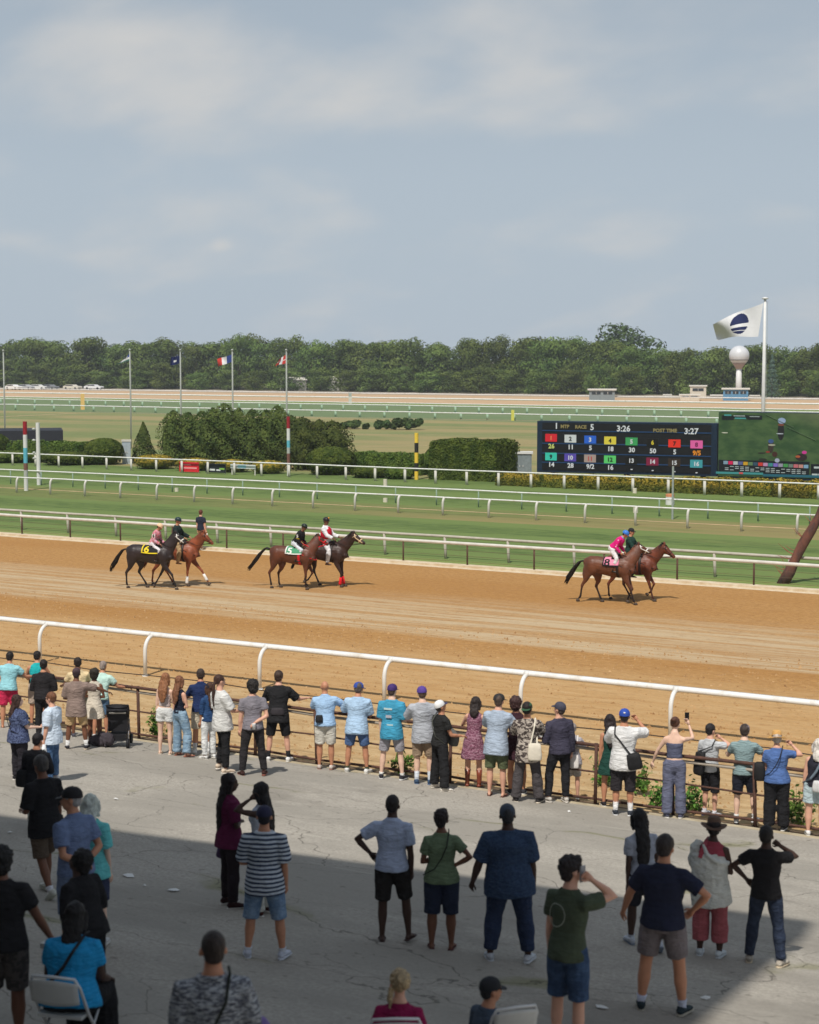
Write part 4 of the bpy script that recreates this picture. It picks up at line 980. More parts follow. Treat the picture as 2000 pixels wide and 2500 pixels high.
# ================================================================ the grandstand behind and above the camera: its roof throws the big shade
ROOFZ = 25.0
def up(p): t = (ROOFZ + 1.2 - p.z) / SUN.z; return p + SUN * t
q1, q3, q4 = ap(0, 1990), ap(1988, 2250), ap(1690, 2492)
u1, u3, u4 = up(q1), up(q3), up(q4)
e1 = (u1 - u3).normalized(); e2 = (u4 - u3).normalized()
A_ = u3; B__ = u3 + e1 * 150; D__ = u3 + e2 * 60; C__ = B__ + Vector((0, -45, 0))
stand = empty('grandstand', (0, -20, 0)); tag(stand, 'tall grandstand with a deep roof, behind the place the photo is taken from', 'grandstand')
off = Vector((0, -20, 0))
b = MB(); poly = [A_, B__, C__, D__]
vs = [Vector((p.x, p.y, ROOFZ)) - off for p in poly] + [Vector((p.x, p.y, ROOFZ + 1.2)) - off for p in poly]
b.add(vs, [(0, 1, 2, 3), (7, 6, 5, 4), (0, 4, 5, 1), (1, 5, 6, 2), (2, 6, 7, 3), (3, 7, 4, 0)])
M_CONC = mat('grandstand_concrete', (120, 116, 110), .9, .1, 1.0, .1)
b.build('roof', M_CONC, stand)
b = MB()
for k in range(40):
    y1 = 7.0 - k * .85; z1 = 3.0 + k * .46
    b.box((-25, y1 - .42 + 20, z1 / 2), (110, .85, z1))
b.build('terrace_steps', M_CONC, stand)
b = MB(); b.box((-25, -28.5 + 20, 13), (110, 1, 26)); b.box((-80.5, -11 + 20, 13), (1, 34, 26)); b.build('rear_wall', M_CONC, stand)
for k in range(7):
    b = MB(); b.box((-70 + k * 15 , -18 + 20, 12.5), (.9, .9, 25)); b.build('column', M_CONC, stand)
# weeds along the crowd fence
M_WEED = leaf_mat('weed_leaves', (70, 104, 44), (104, 136, 62), scale=6)
def weed(px, py, h, w, label, seed, m=M_WEED):
    P = gp(px, py, 0.05); rnd = random.Random(seed); b = MB()
    for k in range(int(38 * w / .4)):
        a = rnd.uniform(0, 6.28); r = rnd.random() * w; z = rnd.uniform(.05, 1) * h * (1 - .5 * r / w)
        q = Vector((math.cos(a) * r, math.sin(a) * r * .6, z))
        b.tube([Vector((q.x * .3, q.y * .3, 0)), q], [.004, .003], 3)
        for j in range(7): leaf(b, q * rnd.uniform(.5, 1) + rdir(rnd) * .08, (Vector((0, 0, .8)) + rdir(rnd)).normalized(), .065, rnd, .45)
    o = b.build('weed_plant', m); o.location = P; tag(o, label, 'plant', 'weeds along the crowd fence')
for i, (px, py, h, w, lab_) in enumerate(((378, 1800, .75, .30, 'bushy green weed under the fence beside the girl in white shorts'), (985, 1885, .55, .34, 'green weed between the turquoise shirt and the khaki shorts'), (1478, 1915, .9, .42, 'tall sprawling weed left of the white t-shirt man'),
                                          (1568, 1935, .75, .3, 'weed just right of the black shorts'), (1612, 1965, .5, .3, 'low dark weed left of the blue-grey jumpsuit'), (1690, 1975, .7, .34, 'green weed right of the blue-grey jumpsuit'), (1945, 2010, .75, .4, 'bushy weed between the straw hat woman and the white-haired one'))):
    weed(px, py, h, w, lab_, 100 + i)
# litter on the apron
M_PAPER = mat('white_paper', (225, 225, 222), .8, .03)
for i, (px, py, s, lab_) in enumerate(((283, 1953, .05, 'small white scrap on sunlit pavement'), (24, 2035, .06, 'white scrap at the left edge in the shade'), (312, 2140, .09, 'crumpled white paper right of the old man'), (424, 2176, .10, 'bent white cup lid on the shaded pavement'), (353, 2165, .04, 'tiny white speck of paper near the crumpled one'), (1722, 2441, .06, 'thin white scrap near the lower right'), (1470, 2463, .07, 'white straw lying near the grey shorts man'), (8, 2238, .05, 'white scrap at the far left edge'), (1390, 1983, .04, 'tiny pale scrap near the fence, mid right'))):
    P = ap(px, py); b = MB(); rnd = random.Random(i)
    vs = [Vector((math.cos(a) * s * rnd.uniform(.5, 1.3), math.sin(a) * s * rnd.uniform(.4, 1), rnd.uniform(0.004, .03))) for a in (0, 1, 2.1, 3, 4.2, 5.2)]
    b.add(vs + [Vector((0, 0, .035))], [(k, (k + 1) % 6, 6) for k in range(6)]); o = b.build('paper_scrap', M_PAPER); o.location = P + Vector((0, 0, .004)); tag(o, lab_, 'litter', 'litter on the apron')

# ================================================================ air
hz_ = MB(); hz_.box((-350, 290, 8.4), (2000, 700, 19.0)); HZ = hz_.build('haze', None); tag(HZ, kind='stuff')
hm = bpy.data.materials.new('haze_air'); hm.use_nodes = True; hn_ = hm.node_tree; hn_.nodes.remove(hn_.nodes['Principled BSDF'])
pv = hn_.nodes.new('ShaderNodeVolumePrincipled'); pv.inputs['Color'].default_value = (.86, .92, 1, 1); pv.inputs['Density'].default_value = HAZE
pv.inputs['Anisotropy'].default_value = 0.0
hn_.links.new(pv.outputs[0], hn_.nodes['Material Output'].inputs['Volume']); HZ.data.materials.append(hm)
# ================================================================ PEOPLE
BAKE = []          # (object, extra mesh builder appended after the surface is fused)
DTEX = {}
def dtex(scale):
    k = round(scale, 3)
    if k not in DTEX:
        t = bpy.data.textures.new('folds', 'CLOUDS'); t.noise_scale = scale; t.noise_depth = 2; DTEX[k] = t
    return DTEX[k]
def fuse(mb, name, m, parent, vox=.014, smooth=4, disp=0.0, dscale=.1, extra=None):
    o = mb.build(name, m, parent, True)
    r = o.modifiers.new('fuse', 'REMESH'); r.mode = 'VOXEL'; r.voxel_size = vox; r.use_smooth_shade = True
    if smooth:
        s = o.modifiers.new('smooth', 'SMOOTH'); s.factor = .5; s.iterations = smooth
    if disp:
        d = o.modifiers.new('folds', 'DISPLACE'); d.texture = dtex(dscale); d.strength = disp; d.mid_level = .5; d.texture_coords = 'LOCAL'
    BAKE.append((o, extra)); return o
def bake_all():
    bpy.context.view_layer.update(); dg = bpy.context.evaluated_depsgraph_get(); res = []
    for o, ex in BAKE:
        res.append(bpy.data.meshes.new_from_object(o.evaluated_get(dg), preserve_all_data_layers=False, depsgraph=dg))
    for (o, ex), me in zip(BAKE, res):
        if ex is not None and ex.v:
            n = len(me.vertices); bm = bmesh.new(); bm.from_mesh(me); vs = [bm.verts.new(v) for v in ex.v]
            for f in ex.f:
                try: q = bm.faces.new([vs[i] for i in f]); q.smooth = True
                except ValueError: pass
            bm.to_mesh(me); bm.free()
        me.name = o.name; old = o.data; o.modifiers.clear(); o.data = me
        if not me.materials and old.materials: me.materials.append(old.materials[0])
    for t in TEXTS:
        me = bpy.data.meshes.new_from_object(t.evaluated_get(dg)); o = bpy.data.objects.new(t.name, me); nm = t.name
        o.parent = t.parent; o.matrix_local = t.matrix_local.copy()
        for w in TEXT_WRAP:
            if w[0] is t: w[1](me, o)
        COL.objects.link(o); t.name = 'old'; bpy.data.objects.remove(t); o.name = nm
TEXT_WRAP = []
SK = {'fair': (214, 164, 140), 'pale': (226, 188, 166), 'tan': (190, 134, 104), 'olive': (172, 122, 92), 'brown': (116, 76, 56), 'dark': (68, 45, 35)}
def skin(k): return mat('skin_' + k, SK[k], .55, .06, 12, .05, 80, spec=.4)
def cloth_mat(col, kind='plain', c2=None):
    lum = .3 * col[0] + .59 * col[1] + .11 * col[2]; lf_ = max(0, 62 - lum) * .26; col = tuple(v + lf_ for v in col)
    key = 'cloth_%s_%d_%d_%d' % ((kind,) + tuple(col)) + ('' if c2 is None else '_%d_%d_%d' % tuple(c2))
    if key in _mats: return _mats[key]
    g = NT(key, .92, .12)
    folds = g.math('ADD', g.noise(g.map((1, 1, 2.4)), 6.5, 3, .55, .8), g.math('MULTIPLY', g.noise(g.map((1, 1, 1.5)), 26, 3), .22))
    if kind == 'plain':
        n_ = g.noise(g.co, 8, 4, .6); c = g.mix(g.rng(n_, .3, .7), srgb(tuple(v * .93 for v in col)), srgb(tuple(min(255, v * 1.05) for v in col)))
        g.bump(folds, .75, .05); m = g.color(c); _mats[key] = m; return m
    if kind == 'stripe':
        s = g.sep(); w = g.math('SINE', g.math('MULTIPLY', g.math('ADD', s[2], g.math('MULTIPLY', g.noise(g.co, 6, 2), .02)), 2 * math.pi / .048)); f = g.rng(w, -.25, .25)
    elif kind == 'finestripe':
        s = g.sep(); w = g.math('SINE', g.math('MULTIPLY', g.math('ADD', s[2], g.math('MULTIPLY', g.noise(g.co, 6, 2), .03)), 2 * math.pi / .035)); f = g.rng(w, -.9, .9)
    elif kind == 'print': f = g.rng(g.noise(g.map((1, 1, 1.6)), 34, 3, .6), .46, .54)
    elif kind == 'bold': f = g.rng(g.noise(g.map((1, 1, 1.3)), 11, 2, .5, 1.5), .46, .53)
    elif kind == 'marl': f = g.rng(g.noise(g.map((1, 1, 3.6)), 22, 4, .7), .42, .56)
    elif kind == 'denim': f = g.rng(g.noise(g.map((1, 1, 1)), 9, 4, .7), .35, .65)
    c = g.mix(f, srgb(col), srgb(c2)); g.bump(folds, .75, .05); m = g.color(c); _mats[key] = m; return m
def hair_mat(col): return mat('hair_%d_%d_%d' % tuple(col), col, .6, .3, 30, .8, 60, stretch=(1, 1, .3), spec=.35)

ARM = {  # upper direction, forearm direction (x outward, y forward, z up), palm curl
    'down': ((.14, .02, -1), (.06, .16, -1), .5), 'hang': ((.20, -.10, -1), (.10, .10, -1), .5), 'back_swing': ((.18, -.35, -1), (.12, -.05, -1), .5),
    'rail': ((.42, .62, -.72), (.10, 1, .02), .6), 'railin': ((.30, .70, -.70), (-.55, .85, -.05), .6), 'reach': ((.66, .52, -.62), (.62, .72, .04), .5), 'railhigh': ((.62, .66, -.40), (-.2, .9, .05), .5),
    'hip': ((.80, -.28, -.78), (-.86, .18, -.50), .7), 'hipback': ((.72, -.45, -.80), (-.82, -.05, -.48), .6), 'hipout': ((.95, .05, -.62), (-.62, .30, -.75), .6),
    'phone': ((.35, .83, .18), (-.19, -.24, .21), .9), 'photo': ((.55, .75, -.10), (-.62, .20, .70), .8), 'camera': ((.85, .40, -.15), (-.62, .30, .60), .8), 'chin': ((.45, .80, -.12), (-.27, -.12, .21), .9), 'phoneup': ((.45, .80, -.05), (-.35, .35, .90), .8),
    'behind': ((.24, -.32, -.95), (-.90, -.22, -.42), .7), 'behindlow': ((.18, -.30, -1), (-.75, -.15, -.80), .6), 'front': ((.20, .18, -1), (-.45, .88, -.05), .7), 'belly': ((.28, .10, -1), (-.85, .52, .05), .6),
    'cross': ((.22, .30, -.95), (-.95, .40, .12), .5), 'forward': ((.20, .35, -.9), (-.05, 1, -.12), .5), 'outdown': ((.55, .20, -.85), (.35, .35, -.9), .4), 'sidedown': ((.42, .06, -.92), (.30, .30, -.90), .5),
    'reins': ((.18, .42, -.92), (-.20, .95, -.12), .9), 'grab': ((.12, .60, -.80), (.02, .92, -.30), .8), 'around': ((.80, .40, -.20), (.75, .45, -.35), .4), 'chairback': ((.35, .30, -.90), (.35, .35, -.85), .6),
}
LEG = {  # thigh (out, forward), shin relative (out, forward) as directions for each side: ((L thigh),(L shin)),((R thigh),(R shin)), foot yaw L,R
    'stand': (((.05, .02), (.02, -.04)), ((.05, .02), (.02, -.04)), 8, 8),
    'wide': (((.16, .02), (.10, -.05)), ((.16, .02), (.10, -.05)), 14, 16),
    'contraL': (((.04, .0), (.02, -.03)), ((.16, .20), (.10, -.14)), 6, 20),
    'contraR': (((.16, .20), (.10, -.14)), ((.04, .0), (.02, -.03)), 20, 6),
    'walkL': (((.03, .32), (.02, .05)), ((.03, -.20), (.02, -.62)), 4, 4),
    'walkR': (((.03, -.20), (.02, -.62)), ((.03, .32), (.02, .05)), 4, 4),
    'cross': (((.02, .0), (.0, -.03)), ((-.04, -.06), (-.16, -.26)), 5, 5),
    'leanback': (((.06, -.10), (.03, -.10)), ((.06, -.10), (.03, -.10)), 8, 8),
    'backstep': (((.06, -.08), (.03, -.12)), ((.07, .10), (.03, -.02)), 6, 10),
    'sit': (((.15, 9.0), (.06, .05)), ((.15, 9.0), (.06, .05)), 8, 8),
    'jockey': (((.42, 1.35), (.10, -.62)), ((.42, 1.35), (.10, -.62)), 4, 4),
    'jockeystand': (((.40, .62), (.04, -.30)), ((.40, .62), (.04, -.30)), 4, 4),
    'ride': (((.62, .75), (.12, -.12)), ((.62, .75), (.12, -.12)), 10, 10),
}
def person(px, py, top, face=0, sex='m', w=1.0, skin_='tan', arms=('down', 'down'), legs='stand', lean=0, side=0, head=(0, 0), hair='short', hc=(40, 30, 26), hat=None, hatc=(30, 30, 34), hatyaw=0,
           top_=('tee', (120, 120, 120)), bot=('pants', (30, 30, 34)), shoes=('shoe', (220, 220, 220)), socks=None, label='', vox=.016, at=None, hipz=None, H=None, cap2=None, group=None, twist=0, base=None, facing=None, name='person', belly=0.0, rot=None):
    """px, py: where the feet stand in the photo; top: photo row of the top of the head"""
    jr = random.Random(label); w = w * 1.06; head = (head[0] + jr.uniform(-14, 14), head[1] + jr.uniform(-5, 5)); twist = twist + jr.uniform(-7, 7); side = side + jr.uniform(-2.2, 2.2); lean = lean + jr.uniform(-1, 2)
    P = base if base is not None else (ap(px, py) if at is None else gp(px, py))
    d = proj(P)[2]
    if H is None:
        q = ray(px, top); H = (CAMZ + q.z * math.hypot(P.x, P.y) / math.hypot(q.x, q.y) - P.z) * (.985 if hat is None else .965)
    S = H / 1.75
    if rot is None: rz = math.atan2(-P.x, P.y) - R(face)
    else: rz = rot
    fem = sex == 'f'
    body = MB(); extra = MB()
    MT = Matrix.Rotation(R(-lean), 3, 'X') @ Matrix.Rotation(R(side), 3, 'Y')
    if twist: MT = Matrix.Rotation(R(-twist), 3, 'Z') @ MT
    hz = .92
    # ----- legs
    lt, ls = .42, .42; (lL, lR, fyl, fyr) = LEG[legs]
    J = {}
    for s, (th, sh), fy in ((-1, lL, fyl), (1, lR, fyr)):
        hip = Vector((s * .088 * (1 + .15 * (w - 1) * 2), 0, 0)); t = Vector((s * th[0], th[1], -1)).normalized(); q = Vector((s * sh[0], sh[1], -1)).normalized()
        k = hip + t * lt; a = k + q * ls; J[s] = [hip, k, a, fy, t, q]
    low = min(J[-1][2].z, J[1][2].z)
    hz = .085 - low if hipz is None else hipz / S
    for s in J: J[s][0] = J[s][0] + Vector((0, 0, hz)); J[s][1] = J[s][1] + Vector((0, 0, hz)); J[s][2] = J[s][2] + Vector((0, 0, hz))
    PV = Vector((0, 0, hz))
    def T(x, y, z): return PV + MT @ Vector((x, y, z))
    wd = MT @ Vector((1, 0, 0))
    sw = (.165 if fem else .190) * (1 + .35 * (w - 1)); hw = (.158 if fem else .150) * w; ww = (.118 if fem else .135) * w; cw = (.140 if fem else .160) * w; cd = (.112 if fem else .112) * (1 + .9 * (w - 1))
    bd = .095 * w + belly
    # torso rings: (x,y,z,half width,half depth)
    TR = [(0, -.01, -.10, hw * .80, .085 * w), (0, -.012, 0.0, hw, .115 * w), (0, -.004 + belly * .3, .10, (hw + ww) / 2, .108 * w + belly * .5), (0, .0 + belly * .5, .19, ww, bd), (0, .005 + belly * .2, .33, cw, cd), (0, .002, .42, cw * 1.02, cd * 1.0), (0, -.012, .485, sw * .80, .085 * w), (0, -.018, .525, sw * .52, .066), (0, -.016, .555, .072, .062), (0, -.012, .585, .062, .060)]
    def torso(mb, z0, z1, ease, hem=None, n=16):
        rs = [r for r in TR if z0 <= r[2] <= z1]
        def interp(z):
            for a, b_ in zip(TR, TR[1:]):
                if a[2] <= z <= b_[2]:
                    t = (z - a[2]) / (b_[2] - a[2]); return tuple(a[i] + (b_[i] - a[i]) * t for i in range(5))
            return TR[0] if z < TR[0][2] else TR[-1]
        if not rs or rs[0][2] > z0 + .01:
            q = interp(z0); rs = [(q[0], q[1], z0, q[3], q[4])] + rs
        if rs[-1][2] < z1 - .01:
            q = interp(z1); rs = rs + [(q[0], q[1], z1, q[3], q[4])]
        if hem is not None: rs = [(r[0], r[1], r[2], max(r[3], hw * (1.0 if r[2] < .02 else 0)), max(r[4], .115 * w * (1 if r[2] < .02 else 0))) for r in rs]
        out = []
        for i, r in enumerate(rs):
            e = ease
            if hem is not None and r[2] < .22: e = ease + hem * (1 - (r[2] - z0) / (.22 - z0 + 1e-6)) if z0 < .22 else ease
            out.append((T(*r[:3]), (r[3] + e, r[4] + e)))
        mb.tube([p for p, _ in out], [q for _, q in out], n, w=wd)
    torso(body, -.10, .585, 0)
    if fem:
        for s in (-1, 1): body.ell(T(s * .062, cd * .72, .36), (.055 * w, .05 * w, .058 * w))
    # neck
    hp = T(0, 0, .58)                                    # base of the neck
    MH = MT @ Matrix.Rotation(R(-head[0]), 3, 'Z') @ Matrix.Rotation(R(-head[1] + lean * (.55 if lean > 25 else .25)), 3, 'X')
    ho = hp + MH @ Vector((0, .012, .0))
    def HD(x, y, z): return ho + MH @ Vector((x * 1.10, y * 1.10, z * 1.05))
    body.tube([T(0, -.012, .53), HD(0, -.01, .02), HD(0, -.005, .08)], [.066, .060 if not fem else .048, .055 if not fem else .05], 10)
    hs = 1.0
    body.ell(HD(0, -.008, .145), (.074, .094, .092), MH, 14, 10)
    body.ell(HD(0, .032, .085), (.056, .058, .075), MH, 12, 8)
    body.ell(HD(0, .062, .036), (.028, .024, .024), MH, 8, 6)
    body.tube([HD(0, .088, .125), HD(0, .104, .088), HD(0, .088, .076)], [.010, .016, .012], 6)
    body.tube([HD(-.04, .080, .142), HD(0, .092, .146), HD(.04, .080, .142)], [.010, .012, .010], 5)
    for s in (-1, 1): body.ell(HD(s * .076, -.008, .108), (.012, .022, .032), MH, 8, 6)
    for s in (-1, 1): body.ell(HD(s * .022, .080, .060), (.016, .012, .007), MH, 6, 4)
    # ----- arms
    AJ = {}
    la, lf = .285, .255
    for s, an in ((-1, arms[0]), (1, arms[1])):
        u_, f_, curl = ARM[an] if isinstance(an, str) else an
        sh = T(s * (sw - .016), -.012, .448); ud = (MT @ Vector((s * u_[0], u_[1], u_[2]))).normalized(); fd = (MT @ Vector((s * f_[0], f_[1], f_[2]))).normalized()
        e = sh + ud * la; wr = e + fd * lf; AJ[s] = (sh, e, wr, ud, fd, curl)
        aw = (.88 if fem else 1.0) * (1 + .5 * (w - 1))
        body.tube([T(s * sw * .45, -.012, .475), sh, sh + ud * la * .45, e, e + fd * .07, e + fd * lf * .6, wr, wr + fd * .02], [.052 * aw, .056 * aw, .047 * aw, .038 * aw, .040 * aw, .032 * aw, (.027 * aw, .022 * aw), (.026 * aw, .02 * aw)], 10)
        # hand: palm, four fingers of unequal length, thumb
        nrm = fd.cross(Vector((0, 0, 1)));  nrm = nrm.normalized() if nrm.length > .1 else Vector((1, 0, 0))
        pn = (-s) * nrm if abs(fd.z) > .5 else Vector((0, 0, -1)); pn = (pn - fd * pn.dot(fd)).normalized(); sd_ = fd.cross(pn).normalized()
        if sd_.dot(MT @ Vector((-s, 0.6, 0))) < 0: sd_ = -sd_
        k0 = wr + fd * .075
        extra.tube([wr - fd * .01, wr + fd * .03, k0], [(.024, .019), (.034, .016), (.038, .013)], 8, w=sd_)
        for i, L_ in enumerate((.068, .076, .070, .055)):
            p0 = k0 - fd * .012 + sd_ * (.027 - i * .018); c1 = curl * .75; c2_ = curl * 1.7
            d1 = (fd * math.cos(c1) + pn * math.sin(c1)); d2 = (fd * math.cos(c2_) + pn * math.sin(c2_))
            extra.tube([p0, p0 + d1 * L_ * .55, p0 + d1 * L_ * .55 + d2 * L_ * .5], [.0095, .0085, .0065], 6)
        t0 = wr + fd * .02 + sd_ * .022; td = (sd_ * .75 + fd * .8 + pn * .35).normalized(); td2 = (fd + sd_ * .2 + pn * .5).normalized()
        extra.tube([t0, t0 + td * .038, t0 + td * .038 + td2 * .032], [.012, .010, .008], 6)
    # ----- legs and feet
    bare = shoes[0] in ('flipflop', 'sandal')
    lw = (1.06 if fem else 1.0) * (1 + .8 * (w - 1))
    for s in (-1, 1):
        hip, k, a, fy, t, q = J[s]
        body.tube([hip + Vector((0, 0, .04)), hip + t * .10, hip + t * .27, k, k + q * .10, k + q * .18, k + q * .32, a], [.080 * lw, .083 * lw, .068 * lw, .053 * lw, .052 * lw, .055 * lw, .038 * lw, .034], 12)
        fr = Matrix.Rotation(R(-s * fy), 3, 'Z')
        if legs.startswith('walk') and q.y < -.4: fr = fr @ Matrix.Rotation(R(-38), 3, 'X')
        if legs in ('jockey',): fr = fr @ Matrix.Rotation(R(8), 3, 'X')
        J[s].append(fr)
        def FT(x, y, z, a=a, fr=fr): return a + fr @ Vector((x, y, z))
        body.tube([a, FT(0, -.01, -.03), FT(0, .03, -.045), FT(0, .08, -.055), FT(0, .15, -.066)], [.034, (.033, .03), (.036, .028), (.042, .02), (.035, .012)], 8, w=fr @ Vector((1, 0, 0)))
        body.ell(FT(0, -.035, -.05), (.03, .03, .028))
    rt = fuse(body, name, skin(skin_), None, vox, 3, extra=extra)
    rt.location = P; rt.rotation_euler.z = rz; rt.scale = (S, S, S)
    tag(rt, label, 'person', group)
    # ----- garments
    kind, colr = bot[0], bot[1]; bm_ = bot[2] if len(bot) > 2 else None
    def cm(spec):
        c_ = spec[1]; return cloth_mat(c_, spec[2] if len(spec) > 2 else 'plain', spec[3] if len(spec) > 3 else None)
    vc = vox * .95
    if kind in ('pants', 'shorts', 'wide', 'tight', 'breeches'):
        g_ = MB(); es = {'pants': .014, 'shorts': .020, 'wide': .022, 'tight': .006, 'breeches': .010}[kind]
        torso(g_, -.10, .10, .014, n=14)
        frac = bot[4] if len(bot) > 4 else {'pants': 1.96, 'wide': 2.0, 'tight': 1.2, 'shorts': .93, 'breeches': 1.45}[kind]
        for s in (-1, 1):
            hip, k, a, fy, t, q, fr = J[s]
            def at_(f): return hip + t * lt * f if f <= 1 else k + q * ls * (f - 1)
            fs = [-.12, .15, .5, .85, 1.0, 1.3, 1.6, 1.85, 2.0]; base_r = [.083, .086, .077, .062, .057, .058, .047, .042, .042]
            pp, rr = [], []
            for f, r in zip(fs, base_r):
                if f > frac: break
                e = es + (.012 * f if kind == 'shorts' else 0) + (.022 * max(0, f - .6) if kind == 'wide' else 0) + (.006 if kind == 'pants' and f > 1 else 0)
                pp.append(at_(f)); rr.append(r * lw + e)
            if fs[len(pp) - 1] < frac - .02:
                f = frac; r = base_r[len(pp)]; pp.append(at_(f)); rr.append(rr[-1] * (.98 if kind != 'shorts' else 1.02))
            g_.tube(pp, rr, 12)
        nm = {'pants': 'trousers', 'wide': 'trousers', 'tight': 'leggings', 'shorts': 'shorts', 'breeches': 'breeches'}[kind]
        fuse(g_, nm, cm(bot), rt, vc, 2, .018 if kind != 'tight' else .006, .12)
    elif kind == 'skirt':
        g_ = MB(); L_ = bot[4] if len(bot) > 4 else .45
        pts = [T(0, 0, .10), T(0, -.01, 0.0)] + [Vector((0, -.005, hz - L_ * f)) for f in (.35, .7, 1.0)]
        fl = .05 if L_ < .6 else .09
        g_.tube(pts, [(ww + .03, .11 * w), (hw + .022, .135 * w), (hw + .035 + fl * .3, .15 * w + fl * .3), (hw + .04 + fl * .7, .15 * w + fl * .6), (hw + .045 + fl, .155 * w + fl)], 18, w=wd)
        fuse(g_, 'skirt', cm(bot), rt, vc, 2, .035, .10)
    tk = top_[0]
    if tk != 'none':
        g_ = MB(); long_ = tk in ('long', 'jacket', 'sweater', 'silks'); z0 = {'tee': -.06, 'loose': -.12, 'polo': -.05, 'tank': .0, 'crop': .14, 'long': -.05, 'jacket': -.10, 'sweater': -.06, 'silks': .02, 'dress': -.08, 'shawl': -.1, 'overshirt': -.20, 'strapless': .12, 'vest': -.02, 'bigtee': -.16}[tk]
        ease = {'tee': .016, 'loose': .028, 'polo': .018, 'tank': .010, 'crop': .010, 'long': .018, 'jacket': .03, 'sweater': .026, 'silks': .018, 'dress': .012, 'shawl': .03, 'overshirt': .030, 'strapless': .010, 'vest': .018, 'bigtee': .032}[tk]
        hem = {'tee': .022, 'loose': .032, 'polo': .022, 'jacket': .022, 'sweater': .020, 'overshirt': .034, 'bigtee': .034, 'long': .02}.get(tk, .0)
        z1 = .43 if tk == 'strapless' else .555
        if tk == 'strapless': z1 = .40
        torso(g_, z0, z1, ease, hem, 18)
        if tk == 'strapless': pass
        if fem:
            for s in (-1, 1): g_.ell(T(s * .062, cd * .72 + .005, .36), (.066 * w, .06 * w, .068 * w))
        if tk in ('tee', 'loose', 'polo', 'overshirt', 'bigtee', 'long', 'jacket', 'sweater', 'silks'):
            fr_ = 1.92 if long_ else {'tee': .62, 'polo': .70, 'loose': .80, 'overshirt': .9, 'bigtee': .88}[tk]
            if tk == 'long' and len(top_) > 4 and top_[4]: fr_ = top_[4]
            for s in (-1, 1):
                sh, e, wr, ud, fd, _ = AJ[s]; aw = (.88 if fem else 1.0) * (1 + .5 * (w - 1)); es = ease + (.006 if not long_ else .0)
                fs = [0, .3, .6, .9, 1.0, 1.3, 1.6, 1.92]; br = [.054, .053, .050, .043, .042, .043, .036, .031]
                pp = [T(s * sw * .45, -.012, .468)]; rr = [.050 * aw + ease * .7]
                for f, r in zip(fs, br):
                    if f > fr_ + .001: break
                    pp.append(sh + ud * la * f if f <= 1 else e + fd * lf * (f - 1)); rr.append(r * aw + es)
                last = fs[len(pp) - 2]
                if last < fr_ - .02: pp.append(sh + ud * la * fr_ if fr_ <= 1 else e + fd * lf * (fr_ - 1)); rr.append(rr[-1] * 1.02)
                g_.tube(pp, rr, 12)
        elif tk in ('tank', 'dress', 'vest'):
            for s in (-1, 1): g_.tube([T(s * sw * .35, -.015, .485), T(s * sw * .74, -.012, .462)], [.045, .050], 8)
        if tk == 'dress':
            L_ = top_[4] if len(top_) > 4 else .35
            pts = [T(0, 0, .15), T(0, -.01, 0.0)] + [Vector((0, -.005, hz - L_ * f)) for f in (.4, .75, 1.0)]
            g_.tube(pts, [(ww + .02, .11 * w), (hw + .022, .135 * w), (hw + .05, .155 * w), (hw + .075, .175 * w), (hw + .085, .185 * w)], 18, w=wd)
        nm = {'tee': 't_shirt', 'loose': 'shirt', 'polo': 'polo_shirt', 'tank': 'tank_top', 'crop': 'crop_top', 'long': 'long_sleeved_shirt', 'jacket': 'jacket', 'sweater': 'sweater', 'silks': 'racing_silks', 'dress': 'dress', 'shawl': 'shawl', 'overshirt': 'overshirt', 'strapless': 'strapless_top', 'vest': 'vest', 'bigtee': 't_shirt'}[tk]
        gar = fuse(g_, nm, cm(top_), rt, vc, 2, .020 if tk not in ('tank', 'strapless', 'crop') else .008, .14)
        if tk in ('polo', 'loose'):
            c_ = MB(); c_.tube([T(0, -.020, .535), T(0, -.015, .568)], [(.092, .082), (.068, .070)], 12, w=wd, cap=False); c_.build('collar', cm(top_), rt, True)
    # ----- shoes, socks
    for s in (-1, 1):
        hip, k, a, fy, t, q, fr = J[s]
        def FT(x, y, z, a=a, fr=fr): return a + fr @ Vector((x, y, z))
        ux_ = fr @ Vector((1, 0, 0))
        if socks:
            g_ = MB(); g_.tube([k + q * ls * socks[1], k + q * (ls - .02), a, FT(0, .0, -.03)], [.044 * lw, .040, .039, .038], 10); g_.build('sock', cloth_mat(socks[0]), rt, True)
        if shoes[0] == 'shoe':
            g_ = MB(); g_.tube([FT(0, -.075, -.040), FT(0, -.06, -.035), FT(0, -.02, -.028), FT(0, .04, -.034), FT(0, .10, -.046), FT(0, .155, -.054), FT(0, .18, -.058)], [(.02, .02), (.036, .034), (.041, .044), (.043, .038), (.048, .027), (.040, .02), (.018, .012)], 10, w=ux_)
            g_.tube([FT(0, -.02, .0), FT(0, -.02, -.04)], [(.042, .045), (.044, .05)], 10)
            so_ = g_.build('shoe', cloth_mat(shoes[1]), rt, True)
            g_ = MB(); g_.tube([FT(0, -.085, -.074), FT(0, -.05, -.074), FT(0, .03, -.074), FT(0, .10, -.074), FT(0, .165, -.074), FT(0, .195, -.072)], [(.022, .012), (.040, .014), (.042, .013), (.050, .012), (.042, .011), (.018, .009)], 10, w=ux_)
            g_.build('sole', cloth_mat(shoes[2] if len(shoes) > 2 else (215, 212, 205)), so_, True)
        elif shoes[0] == 'boot':
            hgt = shoes[2] if len(shoes) > 2 else .55
            g_ = MB(); g_.tube([k + q * ls * (1 - hgt), k + q * ls * (1 - hgt * .5), a + Vector((0, 0, .02)), FT(0, -.01, -.04)], [.056 * lw, .050, .045, .042], 12)
